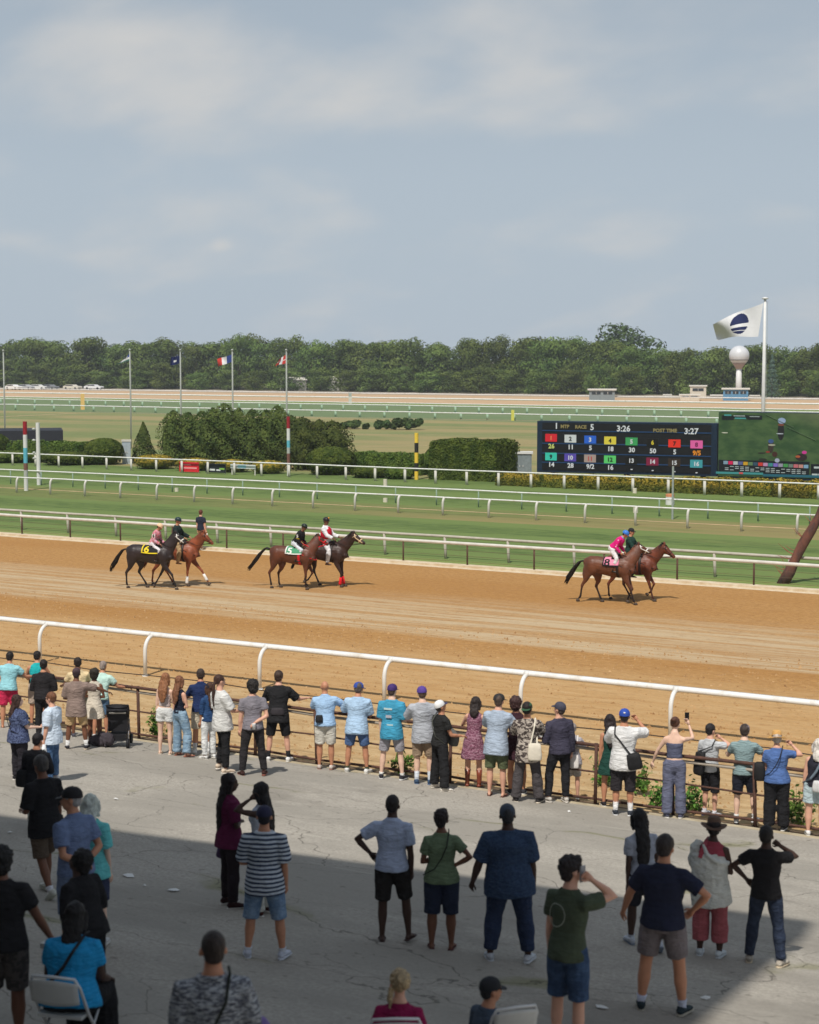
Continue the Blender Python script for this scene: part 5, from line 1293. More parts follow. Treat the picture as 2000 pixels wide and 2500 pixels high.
            g_.tube([FT(0, -.07, -.05), FT(0, -.02, -.045), FT(0, .05, -.05), FT(0, .12, -.058), FT(0, .17, -.062)], [(.03, .03), (.042, .036), (.044, .032), (.044, .022), (.02, .012)], 10, w=ux_)
            so_ = g_.build('boot', mat('leather_%d_%d_%d' % tuple(shoes[1]), shoes[1], .35, .1, 8, .1, 30, spec=.5), rt, True)
        else:
            g_ = MB(); g_.tube([FT(0, -.07, -.076), FT(0, .0, -.076), FT(0, .09, -.076), FT(0, .165, -.076), FT(0, .185, -.075)], [(.034, .008), (.036, .008), (.046, .008), (.038, .008), (.015, .006)], 10, w=ux_)
            g_.tube([FT(-.045, .06, -.070), FT(-.02, .075, -.035), FT(0, .12, -.050), FT(.02, .075, -.035), FT(.045, .06, -.070)], .007, 6)
            if shoes[0] == 'sandal': g_.tube([FT(-.042, -.02, -.06), FT(-.03, .0, -.02), FT(.03, .0, -.02), FT(.042, -.02, -.06)], .008, 6)
            g_.build('sandal', mat('leather_%d_%d_%d' % tuple(shoes[1]), shoes[1], .6, .1, 8, .1, 30), rt, True)
    # ----- hair
    if hair and hair != 'bald':
        g_ = MB(); HM = hair_mat(hc); disp = .012; ds = .03
        if hair in ('short', 'crop'):
            e = .006 if hair == 'crop' else .013
            g_.ell(HD(0, -.016, .156), (.076 + e, .094 + e, .089 + e), MH, 14, 10); g_.ell(HD(0, -.045, .10), (.064 + e, .05 + e, .06), MH, 12, 8)
            if hair == 'crop': disp = .003
        elif hair == 'messy':
            g_.ell(HD(0, -.012, .165), (.092, .108, .098), MH, 14, 10); g_.ell(HD(0, -.05, .105), (.072, .055, .07), MH, 12, 8); g_.ell(HD(.02, .05, .215), (.05, .05, .03), MH); disp = .035
        elif hair == 'curly':
            g_.ell(HD(0, -.02, .155), (.112, .118, .115), MH, 14, 10); g_.ell(HD(0, -.055, .09), (.10, .075, .09), MH, 12, 8); disp = .045
        elif hair == 'afro':
            g_.ell(HD(0, -.018, .165), (.125, .13, .13), MH, 14, 10); disp = .03
        elif hair in ('long', 'verylong', 'bob', 'wavy'):
            g_.ell(HD(0, -.014, .158), (.090, .106, .100), MH, 14, 10)
            L_ = {'long': .34, 'verylong': .55, 'bob': .13, 'wavy': .36}[hair]; wd2 = .115 if hair == 'wavy' else .088
            pts = [HD(0, -.04, .15), HD(0, -.065, .05)] + [ho + (MH @ Vector((0, -.075, 0)))+ MT @ Vector((0, -.055 - .03 * f, 0)) + Vector((0, 0, -L_ * f)) for f in (.3, .65, 1.0)]
            g_.tube(pts, [(.085, .06), (wd2, .06), (wd2 * 1.05, .048), (wd2 * .9, .038), (wd2 * .45, .02)], 12, w=MH @ Vector((1, 0, 0)))
            for s in (-1, 1): g_.tube([HD(s * .07, .02, .16), HD(s * .084, .0, .08), HD(s * .082, -.03, .0)], [.03, .03, .022], 8)
            disp = .03; ds = .05
        elif hair == 'ponytail':
            g_.ell(HD(0, -.014, .156), (.083, .10, .095), MH, 14, 10)
            pts = [HD(0, -.10, .13), HD(0, -.125, .06)] + [HD(0, -.115, .0) + Vector((0, 0, -.30 * f)) + MT @ Vector((0, -.02, 0)) for f in (.2, .6, 1.0)]
            g_.tube(pts, [.026, .032, .034, .028, .012], 10); disp = .012
        elif hair == 'bun':
            g_.ell(HD(0, -.014, .156), (.084, .102, .096), MH, 14, 10); g_.ell(HD(0, -.10, .205), (.05, .05, .045), MH); disp = .014
        elif hair == 'updo':
            g_.ell(HD(0, -.014, .160), (.094, .112, .104), MH, 14, 10); g_.ell(HD(.01, -.10, .17), (.07, .055, .065), MH); g_.tube([HD(-.075, -.03, .10), HD(-.085, -.05, .0), HD(-.08, -.06, -.07)], [.03, .028, .012], 8); disp = .04
        fuse(g_, 'hair', HM, rt, vox * .75, 1, disp, ds)
    if skin_ and hair != 'none':
        for s in (-1, 1):
            e_ = MB(); e_.ell(HD(s * .030, .083, .128), (.013, .008, .008), MH, 8, 6); e_.build('eye', mat('eye_dark', (46, 36, 32), .3, .1), rt, True)
        e_ = MB(); e_.tube([HD(-.022, .090, .058), HD(0, .096, .057), HD(.022, .090, .058)], [.003, .005, .003], 6); e_.build('mouth', mat('lip_' + skin_, tuple(v * .72 for v in SK[skin_]), .5, .05), rt, True)
    # ----- hats
    MY = MH @ Matrix.Rotation(R(-hatyaw), 3, 'Z')
    def HY(x, y, z): return ho + MH @ Vector((0, -.008, 0)) + MY @ Vector((x, y, z))
    if hat in ('cap', 'helmet', 'beanie'):
        hm = mat('hat_%d_%d_%d' % tuple(hatc), hatc, .75 if hat != 'helmet' else .35, .08, 9, .2, 40)
        g_ = MB(); rx, ry, rz_ = (.091, .110, .108) if hat == 'cap' else ((.105, .125, .115) if hat == 'helmet' else (.088, .106, .108))
        prof = [(1.0, -.02), (1.0, .03), (.97, .35), (.88, .58), (.70, .80), (.42, .95), (.12, 1.0)]
        z0 = .150
        vs = []; n = 18
        for (r, z) in prof:
            for k in range(n):
                a = 2 * math.pi * k / n; vs.append(HY(rx * r * math.cos(a), ry * r * math.sin(a), z0 + (rz_ if z > 0 else .05) * z))
        fs = [(i * n + k, i * n + (k + 1) % n, (i + 1) * n + (k + 1) % n, (i + 1) * n + k) for i in range(len(prof) - 1) for k in range(n)]; fs.append(tuple((len(prof) - 1) * n + k for k in range(n))); fs.append(tuple(range(n - 1, -1, -1)))
        g_.add(vs, fs)
        ho_ = g_.build('cap' if hat == 'cap' else ('riding_helmet' if hat == 'helmet' else 'beanie'), hm, rt, True)
        if hat != 'beanie':
            L_ = .085 if hat == 'cap' else .055
            b_ = MB(); top_v, bot_v = [], []
            for k in range(9):
                a = math.pi * (k / 8); x = .078 * math.cos(a); y = .085 + L_ * math.sin(a) ** .7; zz = z0 + .010 - .16 * x * x / .08 - .03 * math.sin(a)
                top_v.append(HY(x, y, zz + .004)); bot_v.append(HY(x, y, zz - .004))
            b_.add(top_v + bot_v, [tuple(range(9)), tuple(range(17, 8, -1))] + [(i, i + 9, i + 10, i + 1) for i in range(8)] + [(8, 17, 9, 0)])
            b_.build('brim', hm if cap2 is None else mat('hat_%d_%d_%d' % tuple(cap2), cap2, .7), ho_)
            b_ = MB(); b_.ell(HY(0, 0, z0 + rz_), (.01, .01, .006)); b_.build('button', hm, ho_, True)
    elif hat in ('fedora', 'straw'):
        hm = mat('hat_%d_%d_%d' % tuple(hatc), hatc, .9, .12, 30, .4, 60)
        R0 = .17 if hat == 'fedora' else .165
        g_ = MB(); n = 20; prof = [(.085, .0), (R0 * .75, -.006), (R0, .004), (R0, .010), (R0 * .75, .002), (.092, .012), (.088, .06), (.078, .105), (.055, .125), (.02, .118)]
        vs = []
        for (r, z) in prof:
            for k in range(n):
                a = 2 * math.pi * k / n; dz = (.018 * math.cos(2 * a) if r > .1 else 0) * (-1 if hat == 'straw' else 1)
                vs.append(HY(r * math.cos(a) * .96, r * math.sin(a) * 1.1, .155 + z + dz))
        fs = [(i * n + k, i * n + (k + 1) % n, (i + 1) * n + (k + 1) % n, (i + 1) * n + k) for i in range(len(prof) - 1) for k in range(n)]; fs.append(tuple((len(prof) - 1) * n + k for k in range(n)))
        g_.add(vs, fs); ho_ = g_.build('hat', hm, rt, True)
        g_ = MB(); vs = []
        for zz in (.014, .038):
            for k in range(n):
                a = 2 * math.pi * k / n; vs.append(HY(.0935 * math.cos(a) * .96, .0935 * math.sin(a) * 1.1, .155 + zz))
        g_.add(vs, [(k, (k + 1) % n, n + (k + 1) % n, n + k) for k in range(n)]); g_.build('hat_band', mat('hat_band', (60, 44, 36), .8), ho_, True)
    rt['_S'] = S
    info = dict(root=rt, T=T, HD=HD, AJ=AJ, J=J, S=S, P=P, rz=rz, MT=MT, w=w, hw=hw, cw=cw, cd=cd, sw=sw, wd=wd)
    del rt['_S']
    return info
def carried(p, name, label, cat, mb, m, smooth=True, group=None):
    o = mb.build(name, m, None, smooth); o.matrix_world = p['root'].matrix_world.copy(); r = p['root']; o.location = r.location; o.rotation_euler = r.rotation_euler; o.scale = r.scale
    return tag(o, label, cat, group)
def strap(p, s, m, par=None, wide=.018, name='strap', back=True):
    """a band from shoulder s across the back to the other hip, as a child of the person"""
    T = p['T']; cd = p['cd'] + .045; cw = p['cw']
    b = MB(); b.tube([T(s * cw * .55, .03, .58), T(s * cw * .55, -.06, .565), T(s * cw * .35, -cd - .012, .42), T(0, -cd - .018, .28), T(-s * cw * .55, -cd - .008, .14), T(-s * (p['hw'] + .04), -.02, .02)], [(wide, .006)] * 6, 6, w=p['wd'])
    return b.build(name, m, p['root'] if par is None else par)
def bag_mesh(p, x, y, z, sx, sy, sz, tilt=0):
    b = MB(); T = p['T']; M = p['MT'] @ Matrix.Rotation(R(tilt), 3, 'Y')
    n = 16; prof = [(.80, -1.0), (1.0, -.8), (1.02, -.2), (.95, .4), (.86, .9), (.6, 1.0)]
    vs = []
    for (r, zz) in prof:
        for k in range(n):
            a = 2 * math.pi * k / n; c_, s_ = math.cos(a), math.sin(a); sq = lambda v: math.copysign(abs(v) ** .55, v)
            vs.append(T(x, y, z) + M @ Vector((sx * r * sq(c_), sy * r * sq(s_), sz * zz)))
    fs = [(i * n + k, i * n + (k + 1) % n, (i + 1) * n + (k + 1) % n, (i + 1) * n + k) for i in range(len(prof) - 1) for k in range(n)] + [tuple(range(n - 1, -1, -1)), tuple((len(prof) - 1) * n + k for k in range(n))]
    return b.add(vs, fs)
def bag(p, s, x, y, z, sx, sy, sz, m, label, name='shoulder_bag', cat='bag', tilt=0, straps=True):
    b = bag_mesh(p, x, y, z, sx, sy, sz, tilt); o = carried(p, name, label, cat, b, m)
    if straps:
        T = p['T']; b = MB(); b.tube([T(x - sx * .6, y, z + sz * .9), T(s * p['sw'] * .7, -p['cd'] - .02, .44), T(s * p['sw'] * .72, -.02, .56), T(s * p['sw'] * .75, p['cd'] + .03, .42), T(x + sx * .3, y + .05, z + sz * .9)], [(.013, .005)] * 5, 6, w=p['wd']); b.build('strap', m, o)
    return o
# ---------------------------------------------------------------- the spectators at the fence, left to right
BLK = (30, 30, 33); NAVY = (30, 38, 60); WH = (222, 222, 220); M_BLKBAG = mat('black_bag_nylon', (30, 30, 32), .7, .15, 10, .3, 40)
PRN_ = mat('mark_white', (222, 222, 226), .8, .03); FR = .020; MR = .016; NR = .013
def P_(*a, **k): return person(*a, **k)
P_(22, 1776, 1590, 8, w=1.12, skin_='tan', arms=('rail', 'reach'), lean=12, legs='backstep', hc=(36, 30, 28), top_=('tee', (150, 206, 216)), bot=('shorts', (200, 52, 88)), shoes=('sandal', (150, 130, 110)), vox=FR, label='man in a pale turquoise t-shirt and crimson shorts leaning on the fence, left edge')
P_(92, 1772, 1588, 6, skin_='tan', arms=('rail', 'rail'), lean=14, legs='backstep', hc=(34, 28, 26), top_=('tank', (40, 168, 172)), bot=('shorts', (176, 160, 146)), shoes=('shoe', (90, 80, 76)), vox=FR, label='dark-haired person in a bright teal tank top leaning on the fence')
P_(108, 1800, 1609, 15, w=1.1, skin_='tan', arms=('belly', 'belly'), lean=4, hc=(34, 28, 26), top_=('sweater', (38, 36, 38)), bot=('pants', (36, 36, 38)), shoes=('shoe', (50, 50, 52)), vox=FR, label='person in a big black sweatshirt standing just behind the teal tank top')
P_(194, 1798, 1604, 0, skin_='brown', arms=('rail', 'rail'), lean=12, legs='backstep', hc=(40, 30, 26), top_=('tee', (224, 202, 160)), bot=('shorts', (150, 140, 120)), shoes=('shoe', (80, 80, 90)), vox=FR, label='man in a pale yellow shirt at the fence, mostly hidden behind the taupe overshirt')
P_(246, 1800, 1612, 12, w=1.05, skin_='tan', arms=('rail', 'reach'), lean=16, legs='backstep', hair='crop', hc=(150, 136, 128), top_=('tee', (190, 222, 212)), bot=('shorts', (92, 120, 150)), shoes=('shoe', (190, 190, 190)), vox=FR, label='grey-cropped man in a pale mint t-shirt with one arm along the fence')
P_(188, 1829, 1624, 6, w=1.05, skin_='brown', arms=('belly', 'around'), hair='crop', hc=(54, 40, 44), hat='beanie', hatc=(74, 56, 62), top_=('overshirt', (142, 124, 116)), bot=('shorts', (196, 166, 124)), shoes=('shoe', (50, 50, 56), (214, 200, 180)), socks=((222, 222, 222), .72), legs='wide', vox=FR, label='man in a taupe overshirt with an arm round the woman in cream')
P_(232, 1818, 1630, 20, 'f', skin_='brown', arms=('belly', 'belly'), hair='curly', hc=(44, 40, 32), top_=('dress', (214, 204, 188), 'plain', None, .30), bot=('none', BLK), shoes=('shoe', (60, 50, 60)), vox=FR, label='woman in a short cream dress standing inside the arm of the man in taupe')
# stroller
def wheel(mb, c, r, w_=.03): mb.tube([Vector(c) - Vector((w_, 0, 0)), Vector(c) + Vector((w_, 0, 0))], r, 14)
def stroller():
    P = ap(290, 1822); rt = empty('stroller', tuple(P), math.atan2(-P.x, P.y) - .15); tag(rt, 'black folding stroller with a curved handle beside the grey bag and the fence', 'stroller'); rt.scale = (.88,) * 3
    MK = mat('stroller_black', (34, 34, 38), .6, .15, 8, .2, 40); MG = mat('stroller_grey_metal', (140, 140, 144), .4, .1, metal=.6)
    b = MB(); pts = [(.26 * math.cos(a), -.16 - .10 * math.sin(a), 1.00 + .05 * math.sin(a)) for a in [k * math.pi / 8 for k in range(17)]]; b.tube(pts, .016, 8, cap=False); b.tube([(-.25, -.12, .98), (-.25, .0, .70)], .014, 6); b.tube([(.25, -.12, .98), (.25, .0, .70)], .014, 6); b.build('handle', MK, rt, True)
    b = MB(); b.box((0, -.02, .60), (.46, .16, .44)); b.box((0, .12, .42), (.44, .36, .10)); b.build('seat', MK, rt)
    b = MB()
    for k in range(7):
        a = R(10 + k * 22)
        b.tube([(-.24, -.05 + .0, .78), (-.22, -.05 + .22 * math.cos(a), .78 + .20 * math.sin(a)), (.22, -.05 + .22 * math.cos(a), .78 + .20 * math.sin(a)), (.24, -.05, .78)], .035, 6)
    b.build('canopy', MK, rt, True)
    b = MB(); b.box((0, -.13, .82), (.40, .02, .03)); b.build('reflective_band', M_OFFW, rt)
    for s in (-1, 1):
        b = MB(); b.tube([(s * .24, -.10, .95), (s * .24, .30, .16)], .013, 6); b.tube([(s * .24, .15, .62), (s * .25, -.22, .14)], .013, 6); b.build('frame_tube', MG, rt, True)
        for y in (.32, -.24):
            b = MB(); wheel(b, (s * .25, y, .12), .12); b.build('wheel', MK, rt, True)
    b = MB(); b.box((0, .02, .24), (.40, .42, .14)); b.build('basket', MK, rt)
stroller()
b = MB(); b.ell((-.06, 0, .11), (.25, .17, .13), nu=16, nv=10); b.ell((.14, .02, .16), (.15, .15, .15)); b.ell((-.02, .02, .20), (.12, .10, .10)); b.tube([(-.1, 0, .25), (-.02, -.08, .31), (.1, -.1, .24), (.2, -.14, .04)], .016, 6); o = fuse(b, 'duffel_bag', mat('bag_grey', (66, 60, 66), .9, .25, 6, .7, 12), None, .018, 2, .07, .12); P = ap(250, 1822); o.location = P; tag(o, 'slumped dark grey bag on the pavement between the stroller and the taupe man', 'bag')
# left foreground pair in sun
p = P_(48, 1906, 1694, 62, 'f', w=1.32, skin_='pale', arms=('down', 'forward'), hair='long', hc=(58, 38, 32), top_=('loose', (96, 108, 142), 'print', (52, 60, 90)), bot=('pants', (44, 42, 48)), shoes=('shoe', (40, 40, 44)), vox=MR, label='woman with long brown hair in a blue and navy printed blouse, facing right')
strap(p, -1, M_BLKBAG)
p = P_(128, 1908, 1688, -62, w=1.16, skin_='fair', arms=('down', 'belly'), hair='short', hc=(112, 74, 52), top_=('bigtee', (206, 220, 236)), bot=('pants', (92, 122, 160), 'denim', (62, 88, 124)), shoes=('shoe', (200, 200, 200)), vox=MR, label='auburn-haired person in a loose pale blue shirt and jeans, face turned left')
b = MB(); T = p['T']; wr = p['AJ'][-1][2]; b.tube([wr + Vector((0, 0, -.06)), wr + Vector((0, 0, -.22)), wr + Vector((0, 0, -.34))], [(.04, .03), (.085, .05), (.09, .05)], 10); carried(p, 'plastic_bag', 'white plastic bag held low by the person in the pale blue shirt', 'bag', b, mat('white_plastic', (226, 228, 230), .4, .05, 10, .5, 14))
# girls and men by the fence
P_(404, 1841, 1641, 20, 'f', .9, 'pale', ('down', 'front'), 'stand', hair='wavy', hc=(142, 96, 66), top_=('strapless', (222, 206, 204)), bot=('shorts', (224, 226, 226), 'plain', None, .5), shoes=('sandal', (216, 200, 180)), vox=FR, label='young woman with long light brown hair, white shorts and bare shoulders')
P_(441, 1846, 1648, 55, 'f', .95, 'fair', ('down', 'belly'), 'contraL', hair='long', hc=(122, 82, 58), top_=('tank', (28, 32, 46)), bot=('wide', (150, 176, 196), 'denim', (118, 146, 172)), shoes=('sandal', (150, 90, 70)), vox=FR, label='young woman in a dark navy tank top and pale wide jeans')
P_(492, 1840, 1632, 4, 'm', 1.0, 'tan', ('rail', 'rail'), 'backstep', lean=8, hair='short', hc=(60, 48, 42), top_=('polo', (36, 50, 88)), bot=('shorts', (206, 196, 176)), shoes=('shoe', (226, 226, 224)), socks=((226, 226, 224), .62), vox=FR, label='man in a navy polo and beige shorts standing behind the girl in white jeans')
P_(510, 1852, 1660, -35, 'f', .92, 'olive', ('down', 'belly'), 'stand', hair='long', hc=(74, 50, 38), hat='cap', hatc=(34, 34, 44), top_=('long', (54, 84, 128), 'denim', (38, 62, 98), 1.2), bot=('pants', (224, 226, 226)), shoes=('shoe', (224, 224, 222)), head=(-10, -18), vox=FR, label='girl in a dark cap, denim shirt and white jeans looking down')
P_(545, 1885, 1643, 62, 'm', 1.0, 'fair', ('down', 'forward'), 'contraR', lean=-3, hair='ponytail', hc=(64, 42, 34), top_=('bigtee', (212, 212, 210)), bot=('pants', (32, 32, 34)), shoes=('shoe', (214, 196, 176), (222, 214, 204)), vox=FR, label='man with a long brown ponytail, loose white t-shirt and black trousers facing right')
p = P_(618, 1893, 1657, -6, 'm', 1.02, 'fair', ('down', 'behind'), 'wide', hair='curly', hc=(34, 30, 28), top_=('tee', (132, 128, 136)), bot=('pants', (44, 42, 44)), shoes=('shoe', (60, 40, 38), (150, 96, 84)), vox=FR, label='man with black curly hair in a grey t-shirt holding a cup behind his back')
wr = p['AJ'][1][2]; b = MB(); b.lathe([(.026, -.05), (.036, .05), (.036, .055)], 12, wr + Vector((-.03, -.05, -.06))); carried(p, 'paper_cup', 'white paper cup held behind the grey t-shirt man\'s back', 'cup', b, mat('white_cup', (226, 226, 226), .6, .04))
p = P_(680, 1858, 1635, 8, 'm', 1.0, 'fair', ('railin', 'reach'), 'wide', lean=5, hair='short', hc=(62, 46, 38), top_=('bigtee', (34, 34, 36)), bot=('shorts', (28, 28, 31), 'plain', None, 1.02), shoes=('shoe', (226, 226, 226)), socks=((30, 30, 32), .70), vox=FR, label='man all in black with white trainers and a waist bag leaning on the fence')
bag(p, 1, 0, -.155, .06, .13, .045, .07, mat('charcoal_pack', (52, 48, 52), .8, .2), 'charcoal waist pack on the back of the man all in black', 'waist_pack', straps=False)
p = P_(795, 1878, 1661, 10, 'm', 1.12, 'tan', ('railin', 'railhigh'), 'stand', lean=7, hair='bald', top_=('polo', (164, 196, 230)), bot=('shorts', (206, 202, 192), 'plain', None, .98), shoes=('shoe', (196, 184, 176), (150, 110, 100)), vox=FR, label='bald man in a light blue shirt and off-white shorts leaning on the fence')
b = bag_mesh(p, -.10, -.17, .10, .075, .04, .075); carried(p, 'waist_pack', 'round black waist pack on the back of the bald man in light blue', 'bag', b, M_BLKBAG)
p = P_(872, 1886, 1659, 14, 'm', 1.08, 'tan', ('rail', 'reins'), 'wide', lean=5, hair='crop', hc=(90, 80, 74), hat='cap', hatc=(48, 74, 156), hatyaw=35, top_=('bigtee', (172, 200, 228)), bot=('shorts', (84, 108, 150), 'plain', None, .92), shoes=('shoe', (224, 224, 222)), socks=((72, 78, 60), .9), vox=FR, label='man in a royal blue cap, light blue shirt and slate blue shorts')
b = MB(); b.ell(p['HD'](.062, .075, .20), (.018, .014, .014)); b.build('cap_mark', PRN_, p['root'], True)
p = P_(957, 1902, 1662, 14, 'm', 1.0, 'pale', ('down', 'belly'), 'wide', hair='crop', hc=(70, 56, 50), hat='cap', hatc=(64, 44, 104), top_=('bigtee', (70, 154, 188)), bot=('shorts', (158, 156, 164), 'plain', None, .95), shoes=('shoe', (48, 46, 52), (220, 220, 220)), socks=((224, 224, 222), .9), vox=FR, label='man in a dark purple cap, turquoise t-shirt with pale print and grey shorts')
PRN = mat('shirt_pale_print', (190, 214, 216), .9, .1); PRO = mat('shirt_coral_print', (176, 176, 186), .9, .1)
def back_print(p, rects, m, name='printed_patch'):
    T = p['T']; 
    for (x0, x1, z0, z1) in rects:
        b = MB(); n = 5; y = -p['cd'] - .044
        vs = [T(x0 + (x1 - x0) * i / n, y + .35 * (x0 + (x1 - x0) * i / n) ** 2 * 4 * .9, z) for z in (z0, z1) for i in range(n + 1)]
        b.add(vs, [(i, i + 1, n + 2 + i, n + 1 + i) for i in range(n)]); b.build(name, m, p['root'])
back_print(p, [(-.10, .06, .385, .42), (-.04, .08, .10, .125)], PRN); back_print(p, [(-.06, .05, .24, .29)], PRO)
P_(1034, 1914, 1668, 6, 'm', 1.0, 'pale', ('rail', 'belly'), 'stand', hair='crop', hc=(80, 62, 50), hat='cap', hatc=(84, 62, 140), top_=('bigtee', (172, 176, 184)), bot=('shorts', (152, 132, 112), 'plain', None, 1.02), shoes=('shoe', (62, 82, 108), (90, 110, 140)), socks=((206, 212, 222), .5), vox=FR, label='man in a violet cap, plain grey t-shirt and khaki shorts, behind the white cap')
p = P_(1074, 1928, 1700, 60, 'm', 1.0, 'tan', ('front', 'forward'), 'wide', lean=3, head=(0, -22), hair='crop', hc=(50, 40, 36), hat='cap', hatc=(226, 226, 226), cap2=(60, 60, 90), top_=('tee', (38, 38, 38)), bot=('wide', (34, 34, 36)), shoes=('shoe', (224, 218, 208), (206, 200, 190)), vox=FR, label='man in a white cap and all black, looking down into his bag')
strap(p, -1, mat('strap_grey_green', (80, 82, 76), .8)); bag(p, 1, .0, .26, .10, .20, .09, .12, mat('bag_grey_olive', (92, 92, 88), .85, .15), 'grey-olive messenger bag held in front by the man in the white cap', 'messenger_bag', straps=False, tilt=20)
P_(1156, 1921, 1700, 12, 'f', 1.0, 'fair', ('rail', 'railhigh'), 'stand', lean=6, hair='bob', hc=(48, 40, 38), top_=('dress', (118, 66, 88), 'print', (160, 122, 138), .36), bot=('none', BLK), shoes=('boot', (128, 64, 44), .62), vox=FR, label='woman in a maroon printed dress and brown boots')
P_(1212, 1944, 1687, 14, 'm', 1.02, 'fair', ('railin', 'rail'), 'stand', lean=6, hair='crop', hc=(80, 66, 58), hat='cap', hatc=(48, 46, 46), hatyaw=30, top_=('overshirt', (166, 180, 198)), bot=('shorts', (94, 102, 76), 'plain', None, 1.04), shoes=('flipflop', (84, 50, 44)), vox=FR, label='man in a charcoal cap, wrinkled light blue shirt, olive shorts and flip-flops')
P_(1262, 1938, 1698, 0, 'f', 1.0, 'tan', ('rail', 'rail'), 'stand', hair='curly', hc=(64, 42, 40), top_=('dress', (58, 36, 44), 'plain', None, .28), bot=('none', BLK), shoes=('shoe', (60, 60, 64)), vox=FR, label='curly-haired person in dark maroon mostly hidden behind the patterned shirt')
p = P_(1288, 1958, 1706, 6, 'm', 1.0, 'tan', ('railin', 'railin'), 'wide', lean=3, hair='short', hc=(34, 28, 26), hat='cap', hatc=(54, 92, 64), hatyaw=180, top_=('overshirt', (176, 166, 156), 'bold', (72, 64, 62)), bot=('wide', (78, 74, 76)), shoes=('shoe', (50, 48, 50), (210, 198, 180)), vox=FR, label='man in a green backwards cap and a grey and cream patterned shirt')
bag(p, 1, .14, -.20, .0, .12, .045, .15, mat('cream_canvas', (216, 208, 192), .9, .06, 8, .4, 14), 'cream canvas tote on the back of the man in the patterned shirt', 'tote_bag')
p = P_(1366, 1959, 1705, -24, 'm', 1.0, 'fair', ('belly', 'down'), 'contraR', hair='crop', hc=(70, 60, 56), hat='cap', hatc=(66, 66, 80), top_=('sweater', (68, 66, 82)), bot=('pants', (34, 34, 38)), shoes=('shoe', (190, 184, 176), (214, 208, 200)), head=(-14, -12), vox=FR, label='man in a slate cap and dark slate sweatshirt reading a white paper')
b = MB(); c0 = p['T'](-.16, .34, .26); b.box(c0, (.26, .02, .19)); carried(p, 'paper_sheet', 'white racing paper held by the man in the slate sweatshirt', 'paper', b, M_PAPER, False)
p2 = P_(1398, 1950, 1765, 0, 'f', .95, 'fair', ('rail', 'rail'), 'stand', lean=4, hair='short', hc=(150, 140, 136), top_=('loose', (176, 172, 178)), bot=('shorts', (190, 184, 176)), shoes=('shoe', (180, 180, 180)), vox=FR, label='short person in pale grey at the fence, right behind the slate sweatshirt man')
bag(p2, 1, .05, -.20, -.02, .10, .04, .16, mat('white_canvas', (220, 216, 212), .9, .05, 8, .4, 14), 'white tote hanging right of the slate sweatshirt man', 'tote_bag')
p = P_(1490, 1968, 1742, -4, 'f', 1.0, 'tan', ('down', 'belly'), 'stand', hair='wavy', hc=(40, 32, 34), top_=('dress', (36, 70, 62), 'plain', None, .30), bot=('none', BLK), shoes=('shoe', (44, 40, 44)), vox=FR, label='dark-haired woman in dark green mostly hidden behind the white t-shirt man')
p = P_(1521, 1990, 1722, 4, 'm', 1.06, 'tan', ('railin', 'photo'), 'stand', hair='crop', hc=(40, 32, 30), hat='cap', hatc=(44, 76, 164), top_=('bigtee', (220, 220, 220)), bot=('shorts', (46, 43, 46), 'plain', None, 1.25), shoes=('shoe', (52, 56, 64), (214, 214, 214)), socks=((226, 226, 226), .45), vox=FR, label='man in a royal blue cap, white t-shirt and long black shorts taking a photo')
b = MB(); b.ell(p['HD'](0, -.100, .20), (.020, .012, .014)); b.build('cap_mark', PRN_, p['root'], True)
bag(p, -1, .19, -.17, .02, .12, .07, .13, M_BLKBAG, 'black drawstring bag hanging off the white t-shirt man', 'shoulder_bag', tilt=-14)
p = P_(1645, 1996, 1748, 0, 'f', .95, 'pale', ('outdown', 'phoneup'), 'stand', hair='bun', hc=(88, 56, 42), top_=('strapless', (92, 96, 118)), bot=('wide', (104, 108, 130)), shoes=('shoe', (90, 92, 112)), vox=FR, label='woman in a blue-grey strapless jumpsuit with a bare back raising a phone')
def phone(p, s, label, dz=.10, m=None):
    wr, fd = p['AJ'][s][2], p['AJ'][s][4]; b = MB(); b.box(wr + fd * .10 + Vector((0, .03, .03)), (.075, .012, .15)); return carried(p, 'phone', label, 'phone', b, m or mat('phone_black', (26, 26, 30), .3), False)
phone(p, 1, 'black phone held up by the woman in the jumpsuit')
p = P_(1733, 1992, 1765, 38, 'm', .95, 'fair', ('belly', 'chin'), 'stand', hair='short', hc=(34, 30, 32), top_=('tee', (196, 200, 204)), bot=('shorts', (28, 28, 31), 'plain', None, 1.1), shoes=('shoe', (200, 200, 206), (90, 90, 120)), socks=((220, 220, 226), .9), vox=FR, label='dark-haired youth in a pale grey t-shirt with a bag on his back')
bag(p, 1, -.10, -.20, .10, .11, .06, .22, M_BLKBAG, 'black rucksack on the back of the pale grey t-shirt youth', 'rucksack', tilt=8)
P_(1814, 2008, 1762, 6, 'm', 1.0, 'pale', ('rail', 'reach'), 'contraL', lean=5, hair='short', hc=(60, 50, 46), hat='cap', hatc=(128, 118, 124), hatyaw=0, top_=('tee', (120, 142, 146), 'finestripe', (142, 164, 166)), bot=('shorts', (32, 34, 44), 'plain', None, .98), shoes=('shoe', (206, 206, 204), (190, 190, 190)), socks=((214, 214, 212), .85), vox=FR, label='man in a grey cap and grey-green t-shirt with an arm along the fence')
p = P_(1895, 2026, 1779, 6, 'f', 1.22, 'fair', ('front', 'camera'), 'stand', hair='short', hc=(180, 170, 160), hat='straw', hatc=(206, 160, 96), top_=('tee', (84, 112, 166)), bot=('wide', (28, 28, 31)), shoes=('shoe', (40, 40, 42)), vox=FR, label='stout woman in a straw hat, blue t-shirt and wide black trousers lifting a camera')
strap(p, 1, M_BLKBAG, wide=.009); bag(p, -1, -.30, -.02, .12, .10, .09, .16, M_BLKBAG, 'black camera bag at the side of the straw hat woman', 'camera_bag', straps=False)
